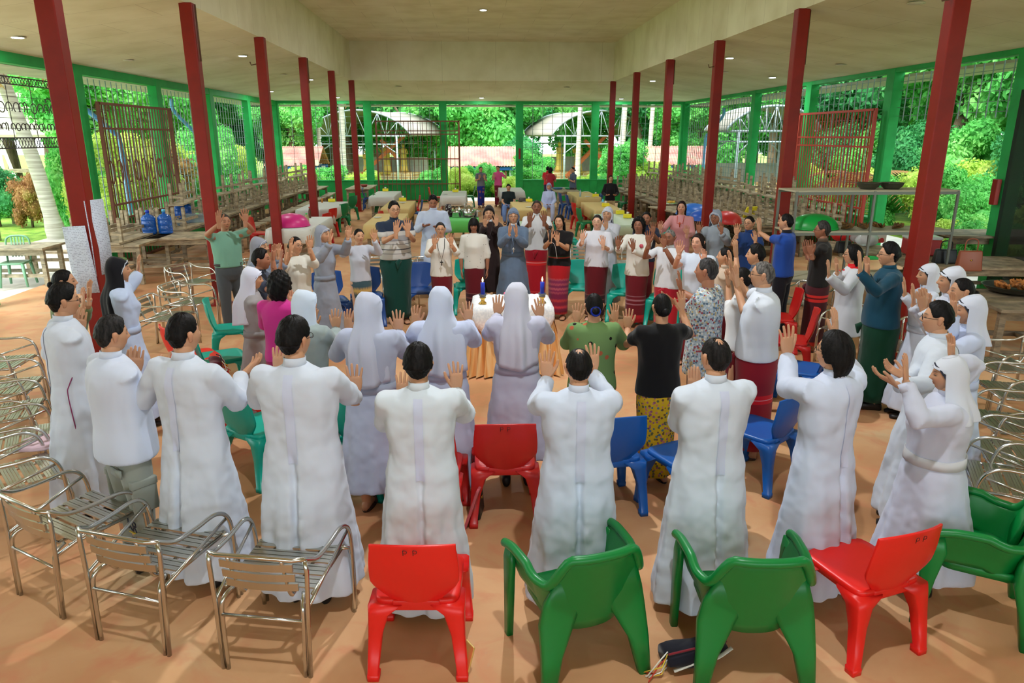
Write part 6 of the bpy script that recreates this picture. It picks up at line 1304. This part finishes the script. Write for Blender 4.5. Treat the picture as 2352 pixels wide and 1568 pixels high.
# ================================================================ THINGS ON THE DINING TABLES
def cover(p, r, h, col, label, sx=1, name='food_cover', cat='food cover'):
    o = thing(name, label, cat, p, 0); pm = mat('cover_%d_%d_%d' % col, col, .35, trans=.15); m = MB(); n = 56; rings = []
    for t in (0, .06, .3, .6, .85, 1.0, 1.25, 1.45): rings.append([V((r*sx*math.cos(t)*math.cos(q)*(1+.012*(i % 2)), r*math.cos(t)*math.sin(q)*(1+.012*(i % 2)), h*math.sin(t)**.9+.012)) for i, q in enumerate([2*PI*j/n for j in range(n)])])
    m.loft(rings, 0, False, True); m.build('dome', pm, o); m = MB(); m.tube([(r*sx*1.02*math.cos(q), r*1.02*math.sin(q), .012) for q in [2*PI*j/32 for j in range(32)]], .011, 8, closed=True); m.build('rim', pm, o); return o
A_ = TB['A']; cover((A_[0]-.05, A_[1]-A_[3]/2+.5, .765), .38, .26, (236, 50, 150), 'bright pink domed food cover on the lace cloth at left')
YEL = mat('tissue_yellow', (236, 220, 40), .5)
def tissue(p, label):
    o = thing('tissue_box', label, 'tissue box', p, rnd.uniform(-.3, .3), 'yellow tissue boxes on the tables'); m = MB(); m.box((0, 0, .045), (.20, .11, .09)); bev(m.build('box', YEL, o, False), .008); m = MB(); m.add([V((-.03, 0, .09)), V((.03, 0, .09)), V((.035, .02, .14)), V((-.02, -.02, .15))], [(0, 1, 2, 3)]); mod(m.build('tissue', mat('tissue_white', (240, 240, 240), .8), o), 'SOLIDIFY', thickness=.004)
for u, v, lb in ((678, 517, 'beside the pink food cover'), (773, 458, 'at the fourth left post table'), (893, 434, 'on the table beyond the farthest left post'), (929, 457, 'on the farther beige table at left'), (1046, 441, 'on the white table before the barred gate'), (1208, 456, 'on the beige table by the seated woman'), (1370, 453, 'on the farthest beige table at right'), (1391, 474, 'on the middle beige table at right'), (1420, 486, 'on the glossy green table, farther'), (1452, 500, 'on the glossy green table, nearer')):
    tissue(on(u, v, .765), 'yellow tissue box '+lb)
small_bottle(on(705, 510, .765), 'jar with bright green lid behind the pink cover', mat('jar_glass', (190, 180, 130), .2, trans=.3), .2, .055, plastic((40, 210, 90)), name='storage_jar', cat='jar')
small_bottle(on(712, 500, .765), 'dark sauce bottle beside the green lidded jar', mat('sauce_brown', (90, 40, 24), .2), .26, .032, plastic((180, 40, 30)))
small_bottle(on(740, 465, .765), 'amber sauce bottle on the white table by the fourth left post', mat('sauce_amber', (190, 120, 50), .2), .16, .026)
small_bottle(on(1222, 452, .765), 'clear water bottle on the beige table by the seated nun', CLR, .24, .035)
small_bottle(on(1382, 460, .765), 'pale blue cup on the middle beige table', mat('cup_blue', (90, 190, 220), .3), .1, .035, name='drinking_cup', cat='cup')
PL = mat('plate_white', (232, 232, 228), .3)
for u, v in ((925, 466), (861, 500), (1018, 446), (1205, 462), (1374, 440), (1350, 452), (1400, 465), (1215, 476), (1388, 452)):
    o = thing('small_plate', 'small white plate lying on a cloth covered table', 'plate', on(u, v, .762), 0, 'white plates on the dining tables'); m = MB(); m.lathe([(.05, .002), (.10, .015), (.098, .019), (.045, .008), (.002, .008)], n=22); m.build('dish', PL, o)
G_ = TB['G']; SS = mat('stainless', (200, 202, 200), .22, 1)
gx, gy = G_[0], G_[1]-G_[3]/2+.5
o = thing('kettle', 'large stainless kettle on a round tray on the green cloth', 'kettle', (gx+.15, gy, .765)); m = MB(); m.lathe([(.12, .01), (.15, .04), (.15, .14), (.11, .22), (.05, .25), (.045, .26), (.015, .285), (.002, .29)], n=26); m.build('kettle_body', SS, o)
m = MB(); m.tube([(-.13, 0, .12), (-.2, 0, .18), (-.24, 0, .25)], [.025, .018, .013], 10); m.build('spout', SS, o); m = MB(); m.tube(bez([(-.10, 0, .22), (-.08, 0, .33), (.08, 0, .33), (.10, 0, .22)], 6), .009, 8); m.build('handle', SS, o)
o = thing('serving_tray', 'round stainless tray under the kettle', 'tray', (gx+.15, gy, .757)); m = MB(); m.lathe([(.2, 0), (.24, .012), (.235, .014), (.195, .004), (.003, .004)], n=30); m.build('tray', SS, o)
for i, (dx, dy, r, h, lb) in enumerate(((-.15, -.05, .11, .12, 'left of the kettle'), (-.2, .2, .12, .10, 'far left on the green cloth'), (.36, .12, .10, .12, 'right of the kettle'), (.1, .42, .14, .14, 'behind the kettle'), (-.1, .5, .11, .12, 'rear left on the green cloth'))):
    o = thing('steel_pot', 'round stainless pot '+lb, 'pot', (gx+dx, gy+dy, .76), 0, 'pots on the serving table'); m = MB(); m.lathe([(r*.9, 0), (r, .02), (r, h), (r*1.06, h+.004), (r*.96, h), (r*.94, .02), (.003, .012)], n=26); m.build('pot_body', SS, o); m = MB(); m.lathe([(r*.98, h), (r*.6, h+.03), (.02, h+.045), (.018, h+.06), (.002, h+.062)], n=24); m.build('lid', SS, o)
o = thing('flask', 'patterned dark vacuum flask on the left of the green cloth', 'flask', (gx-.34, gy+.08, .765)); m = MB(); m.lathe([(.075, 0), (.08, .02), (.08, .24), (.06, .30), (.002, .31)], n=22); m.build('flask_body', spots('flask_pattern', (50, 40, 44), [(200, 200, 200), (50, 40, 44)], 40, .5), o)
N_ = TB['N']
for i, (dx, c, w_) in enumerate(((-.25, (60, 120, 150), .4), (.2, (60, 170, 110), .42))): o = thing('serving_basin', ('blue grey', 'green')[i]+' shallow basin on the bare table at the back wall', 'basin', (N_[0]+dx, N_[1], .755)); m = MB(); m.lathe([(.15, 0), (.21, .06), (.2, .06), (.14, .01), (.003, .01)], n=26); m.build('basin', plastic(c), o)
O_ = TB['O']; o = thing('red_basin', 'red bowl of food on the bare table by the farthest left post', 'bowl', (O_[0]+.1, O_[1], .755)); m = MB(); m.lathe([(.10, 0), (.15, .09), (.14, .09), (.002, .07)], n=24); m.build('bowl', plastic((150, 50, 44)), o)
P_ = TB['P']
for i in range(3): o = thing('stacked_plate', 'white plate in the pile on the back left table', 'plate', (P_[0]+.2, P_[1], .755+i*.02), 0, 'white plates piled at the back left'); m = MB(); m.lathe([(.12, 0), (.2, .02), (.195, .024), (.11, .006), (.003, .006)], n=26); m.build('dish', PL, o)
for u, v, lb in ((1237, 455, 'left'), (1343, 455, 'right')): o = thing('steel_bucket', 'steel bucket standing by the back wall, '+lb+' one', 'bucket', at_z(u, v, 0)); m = MB(); m.lathe([(.13, 0), (.18, .36), (.17, .36), (.12, .02), (.002, .02)], n=24); m.build('bucket', SS, o)
o = thing('handbag', 'small dark clutch bag on the beige table by the seated woman', 'bag', on(1196, 458, .765)); m = MB(); m.box((0, 0, .06), (.24, .10, .12), 0, 0, (.85, .7)); bev(m.build('bag_body', mat('leather_dark', (50, 44, 44), .4), o), .025)
# right side table with the food covers
cx, cy = CT
cover((on(1592, 492, .76)), .42, .26, (30, 110, 210), 'blue domed food cover at the far end of the right table'); cover((on(1622, 505, .76)), .40, .25, (26, 90, 200), 'blue domed food cover in front of another blue one'); cover(on(1668, 512, .76), .33, .26, (226, 50, 54), 'red domed food cover beside the blue ones')
o = thing('fruit_tray', 'tray of yellow fruit beside the blue food covers', 'fruit', on(1540, 470, .76)); m = MB(); m.lathe([(.14, 0), (.2, .05), (.19, .05), (.002, .02)], n=24); m.build('tray', SS, o)
for i in range(9): a = i*2.4; m = MB(); m.ball((.018*i*math.cos(a)*.8, .018*i*math.sin(a)*.8, .08), (.04, .05, .035), 10); m.build('fruit', mat('fruit_yellow', (214, 170, 60), .5), o)
o = thing('yellow_bag', 'bright yellow printed packet leaning on the right table', 'bag', on(1722, 500, .76), .4); m = MB(); m.box((0, 0, .14), (.34, .06, .28), 0, 0, (.95, .6), R(24)); bev(m.build('packet', mat('packet_yellow', (232, 214, 30), .4), o), .01)
# ================================================================ STEEL RACK
fl = at_z(1830, 722, 0); RKY = fl.y; q0 = at_y(1826, 424, RKY+.1); q1 = at_y(2200, 432, RKY+.1); RX0, RX1 = q0.x, q1.x; RH = 1.86
ST = mat('rack_steel', (120, 124, 116), .5, .5); WP = mat('plank_pale', (182, 176, 150), .7)
o = thing('steel_rack', 'two tier grey steel rack standing in front of the right openings', 'rack', ((RX0+RX1)/2, RKY+.35, 0)); L = RX1-RX0
for z, nm in ((RH, 'top_shelf'), (1.26, 'middle_shelf'), (.55, 'lower_shelf')): m = MB(); m.box((0, 0, z), (L, .62, .025)); m.build(nm, WP, o, False); m = MB(); [m.box((0, s*.31, z-.03), (L, .03, .04)) for s in (-1, 1)]; m.build('shelf_frame', ST, o, False)
for x in (-L/2+.02, -.05, L/2-.02):
    for s in (-1, 1): m = MB(); m.box((x, s*.31, RH/2), (.032, .032, RH)); m.build('leg', ST, o, False)
BWL = mat('dull_steel', (110, 112, 104), .35, .9)
def bowlo(p, r, h, label, m_=BWL, name='steel_bowl'):
    o = thing(name, label, 'bowl', p, 0, None); m = MB(); m.lathe([(r*.6, 0), (r*.9, h*.5), (r, h), (r*1.05, h+.004), (r*.97, h), (r*.85, h*.5), (.003, .01)], n=32); m.build('bowl', m_, o); return o
zz = RH+.013
for u, lb in ((1995, 'left of the two'), (2049, 'right of the two')): p = at_y(u, 420, RKY+.3); bowlo((p.x, p.y, zz), .17, .095, 'wide steel bowl on top of the rack, '+lb)
p = at_y(1874, 505, RKY+.28); cover((p.x, RKY+.33, 1.275), .29, .22, (20, 170, 70), 'green domed food cover on the rack shelf', 1.25)
def bananas(p, n, label, r=.2, col=(112, 80, 36), group=None):
    o = thing('banana_bunch', label, 'bananas', p, rnd.uniform(0, 6), group); bm_ = mat('banana_%d' % col[0], col, .7, build=noise_cols([(.3, tuple(int(c*.5) for c in col)), (.7, tuple(min(255, int(c*1.4)) for c in col))], 12, 5))
    for i in range(n):
        a = -1.2+2.4*i/max(1, n-1); m = MB(); m.caps([(0, 0, .02), (.5*r*math.sin(a), .5*r*math.cos(a), .035+.02*(i % 2)), (r*math.sin(a), r*math.cos(a), .05+.03*(i % 2)), (r*1.1*math.sin(a), r*1.1*math.cos(a), .09)], [.014, .02, .019, .008], 8); m.build('banana', bm_, o)
    return o
for i, u in enumerate((1935, 1965, 1992, 2035, 2052)):
    p = at_y(u, 512, RKY+.2); bananas((p.x, RKY+.2+.1*(i % 2), 1.275), 8, 'dark dried banana bunch on the rack shelf, %s from the green cover' % ('first', 'second', 'third', 'fourth', 'fifth')[i], .13, (100, 70, 30), 'banana bunches on the rack')
# bags on the tables at right
hx, hy = HB; p = on(2168, 604, .75)
def handbag(p, rz, w, h, d, col, label, mk=None):
    o = thing('handbag', label, 'bag', p, rz); lm = mk or mat('leather_%d' % col[0], col, .4); m = MB(); m.box((0, 0, h/2), (w, d, h), 0, 0, (.88, .55)); bev(m.build('bag_body', lm, o), .02, 3); m = MB(); m.tube(bez([(-w*.25, 0, h*.95), (-w*.2, 0, h*1.5), (w*.2, 0, h*1.5), (w*.25, 0, h*.95)], 6), .009, 8); m.build('handle', lm, o); m = MB(); m.box((0, -d*.42, h*.55), (.025, .01, .02)); m.build('clasp', BR, o); return o
handbag(p, R(-8), .34, .22, .14, (26, 30, 34), 'black handbag with looped handle on the long right table')
handbag(on(2222, 622, .75), R(-6), .36, .30, .12, (150, 78, 50), 'tan brown leather bag on the right table')
px_, py_ = PT
handbag(on(1935, 580, .75), R(14), .30, .2, .14, (28, 26, 28), 'black bag on the heaped table behind the rack')
CLP = mat('plastic_bag', (225, 228, 230), .25, trans=.4)
def blob(p, r, m_, label, name='plastic_bag', cat='bag', seed=1):
    o = thing(name, label, cat, p); g = random.Random(seed); m = MB(); n = 24; rings = []; ph = g.uniform(0, 6)
    for i in range(11):
        t = PI*(i+.3)/10.6; rings.append([V((r[0]*math.sin(t)*math.cos(q)*(1+.10*math.sin(5*q+ph+i)), r[1]*math.sin(t)*math.sin(q)*(1+.10*math.sin(4*q+ph)), max(0, r[2]*(1-math.cos(t))*.5*1.0))) for q in [2*PI*j/n for j in range(n)]])
    m.loft(rings); m.build('bag_body', m_, o); m = MB(); m.tube([(0, 0, r[2]*.95), (.02, .02, r[2]*1.12), (.05, 0, r[2]*1.05)], .012, 6); m.build('knot', m_, o); return o
blob(on(1990, 566, .75), (.2, .15, .24), CLP, 'clear crumpled plastic bag behind the white jacket', seed=3); blob(on(1970, 558, .75), (.16, .13, .26), CLP, 'upright clear plastic bag between red bag and box', seed=4)
blob(on(1940, 556, .75), (.26, .14, .30), mat('bag_red', (214, 30, 34), .5), 'bright red cloth bag on the heaped table', 'cloth_bag', seed=5)
o = thing('carton_box', 'red and white printed carton wrapped in clear plastic', 'box', on(2012, 556, .75), .2); m = MB(); m.box((0, 0, .15), (.26, .2, .30)); bev(m.build('box', spots('carton_print', (214, 200, 190), [(190, 60, 60), (220, 214, 206)], 9, .5), o, False), .006)
o = thing('cool_box', 'red box with white lid beside the nearest right post', 'box', on(2108, 612, .55), -.2); m = MB(); m.box((0, 0, .13), (.5, .34, .26)); bev(m.build('box', plastic((190, 24, 30)), o, False), .02); m = MB(); m.box((0, 0, .28), (.52, .36, .05)); bev(m.build('lid', plastic((222, 226, 230)), o, False), .02)
o.location.z = .76
p = on(2330, 672, .75); bowlo(p, .36, .09, 'wide dark tray piled with brown bananas at right', BWL, 'banana_tray')
for i, (dx, dy, lb) in enumerate(((-.12, -.05, 'left'), (.0, .05, 'middle'), (.12, .0, 'right'), (.02, -.13, 'front'))): bananas((p.x+dx, p.y+dy, .80), 10, 'brown banana bunch in the wide tray, %s one' % lb, .15, (150, 92, 38), 'banana bunches in the tray')
# black shade net, box on the column, blue drain pipes
m = MB(); y0, y1 = Y1+.2, Y1+SP-.25
m.loft([[V((.05*math.sin(y*7), y, z)) for y in [y0+(y1-y0)*i/16 for i in range(17)]] for z in (.3, 1.5, 2.6, 3.35)], 0, False, False, False)
o = m.build('shade_net', mat('net_black', (24, 28, 28), .8, alpha=.78)); o.location = (XR-.2, 0, 0); tag(o, 'black shade net hanging at the right edge of the hall', 'net'); mod(o, 'SOLIDIFY', thickness=.004)
o = thing('switch_box', 'small red box fixed on the right green column', 'box', (XR-.19, Y1+SP, 1.75)); m = MB(); m.box((0, 0, 0), (.08, .12, .42)); bev(m.build('box', RED, o, False), .008)
o = thing('switch_box', 'small red fitting on the column right of the back doorway', 'box', (g1, YB-.15, 1.95)); m = MB(); m.box((0, 0, 0), (.08, .06, .42)); bev(m.build('box', RED, o, False), .008)
PV = mat('pipe_blue', (90, 160, 220), .4)
for i, (x, ya, lb) in enumerate(((XL-.9, 17.2, 'nearest left grille'), (XL-.9, 22.5, 'far left grille'), (XR+.9, 28.5, 'far right grille'))):
    o = thing('drain_pipe', 'pale blue drain pipe outside the '+lb, 'pipe', (x, ya, 0)); m = MB(); m.tube(bez([(0, 0, 3.7), (0, .1, 3.35), (.2*(1 if x < 0 else -1), 1.0, 2.75), (.25*(1 if x < 0 else -1), 1.2, 2.4), (.25*(1 if x < 0 else -1), 1.2, -.15)], 5), .055, 10); m.build('pipe', PV, o)
# ================================================================ THINGS AMONG THE NEAR CHAIRS
q = at_z(1062, 1548, 0); o = thing('mobile_phone', 'gold mobile phone leaning on the nearest red chair leg', 'phone', (q.x, q.y, .0), R(-60)); PHG = mat('phone_gold', (222, 200, 120), .3, .5)
m = MB(); m.box((0, .03, .085), (.080, .010, .165), 0, 0, None, R(-16)); bev(m.build('phone_case', PHG, o, False), .004, 3); m = MB(); m.box((-.022, -.0, .143), (.022, .008, .03), 0, 0, None, R(-16)); m.build('camera_lens', SH_D, o)
def woven_bag(p, rz, label, base, trim, s=1, tilt=0):
    o = thing('woven_bag', label, 'bag', p, rz); o.rotation_euler.x = tilt
    m = MB(); n = 30; rings = []
    for i in range(9):
        t = i/8; rings.append([V(((-.17+.34*t)*s, (.075*math.cos(q)*(1+.15*math.sin(5*t)))*s, (.065+.06*math.sin(q)*(.7+.3*math.sin(PI*t))+.01*math.sin(7*t+q*2))*s)) for q in [2*PI*j/n for j in range(n)]])
    m.loft(rings); m.build('bag_body', c_(base), o)
    m = MB(); m.tube(bez([V((-.15, -.07, .03))*s, V((-.02, -.085, .07))*s, V((.08, -.085, .07))*s, V((.17, -.08, .11))*s], 5), [(.012, .004)]*16, 8); m.build('woven_band', mat('band_white', (220, 216, 206), .8), o)
    m = MB(); m.tube(bez([V((-.17, -.04, .11))*s, V((0, -.06, .135))*s, V((.16, -.04, .12))*s], 5), .006, 6); m.build('red_piping', c_(trim), o)
    for i in range(7):
        g = random.Random(i); m = MB(); z = (.12-.016*i)*s; m.tube([V((-.17*s, -.03, max(.012, z))), V((-.22*s, -.06+g.uniform(-.02, .02), max(.01, z-.03))), V((-(.26+g.uniform(0, .04))*s, -.04+g.uniform(-.05, .05), .008))], .0035, 5); m.build('tassel', mat('tassel_%d' % (i % 3), ((230, 228, 220), (220, 190, 60), (200, 60, 40))[i % 3], .8), o)
    return o
woven_bag(at_z(1592, 1518, 0), R(12), 'black woven shoulder bag with coloured tassels on the floor under a green armchair', (28, 28, 38), (130, 40, 50), 1.0)
q = at_z(498, 842, .46); woven_bag(q, R(120), 'dark red woven bag hanging on the teal chair at left', (90, 30, 40), (30, 26, 34), .75)
q = at_z(1092, 1200, 0); o = thing('pink_folder', 'pink plastic folder leaning on the dark red chair leg', 'folder', q, R(75)); m = MB(); m.box((0, 0, .16), (.24, .02, .32), 0, 0, None, R(18)); bev(m.build('folder', mat('folder_pink', (196, 100, 108), .3), o, False), .006)
q = at_z(1098, 1180, 0); handbag((q.x, q.y+.0, .0), R(80), .2, .26, .07, (20, 26, 26), 'small black purse by the dark red chair leg')
q = at_z(95, 1022, .46); o = thing('pink_cloth', 'white and pink folded cloth on an aluminium chair at left', 'cloth', q, .4); m = MB(); m.loft([[V((x, y, .012+.01*math.sin(x*20+y*14))) for y in (-.13, -.06, 0, .07, .13)] for x in (-.12, -.05, .03, .12)], 0, False, False, False); mod(m.build('cloth', mat('cloth_pinkish', (226, 196, 210), .8), o), 'SOLIDIFY', thickness=.015)

# ---------------------------------------------------------------- settle: chairs of the inner circle and the second row stand clear of the people
PP = [o for o in C.objects if o.get('category') == 'person']
CH = [o for o in C.objects if o.get('group') in (GC, GA) and 'bag on it' not in o['label'] and 'pink cloth' not in o['label']]
for it in range(14):
    for c in CH:
        mv = V((0, 0, 0))
        for q, dmin in [(x, .44) for x in PP]+[(x, .54) for x in CH if x is not c]+[(x, .42) for x in C.objects if x.name.startswith('steel_post')]:
            d = V((c.location.x-q.location.x, c.location.y-q.location.y, 0))
            if 1e-4 < d.length < dmin: mv += d.normalized()*(dmin-d.length)*.45
        c.location += mv
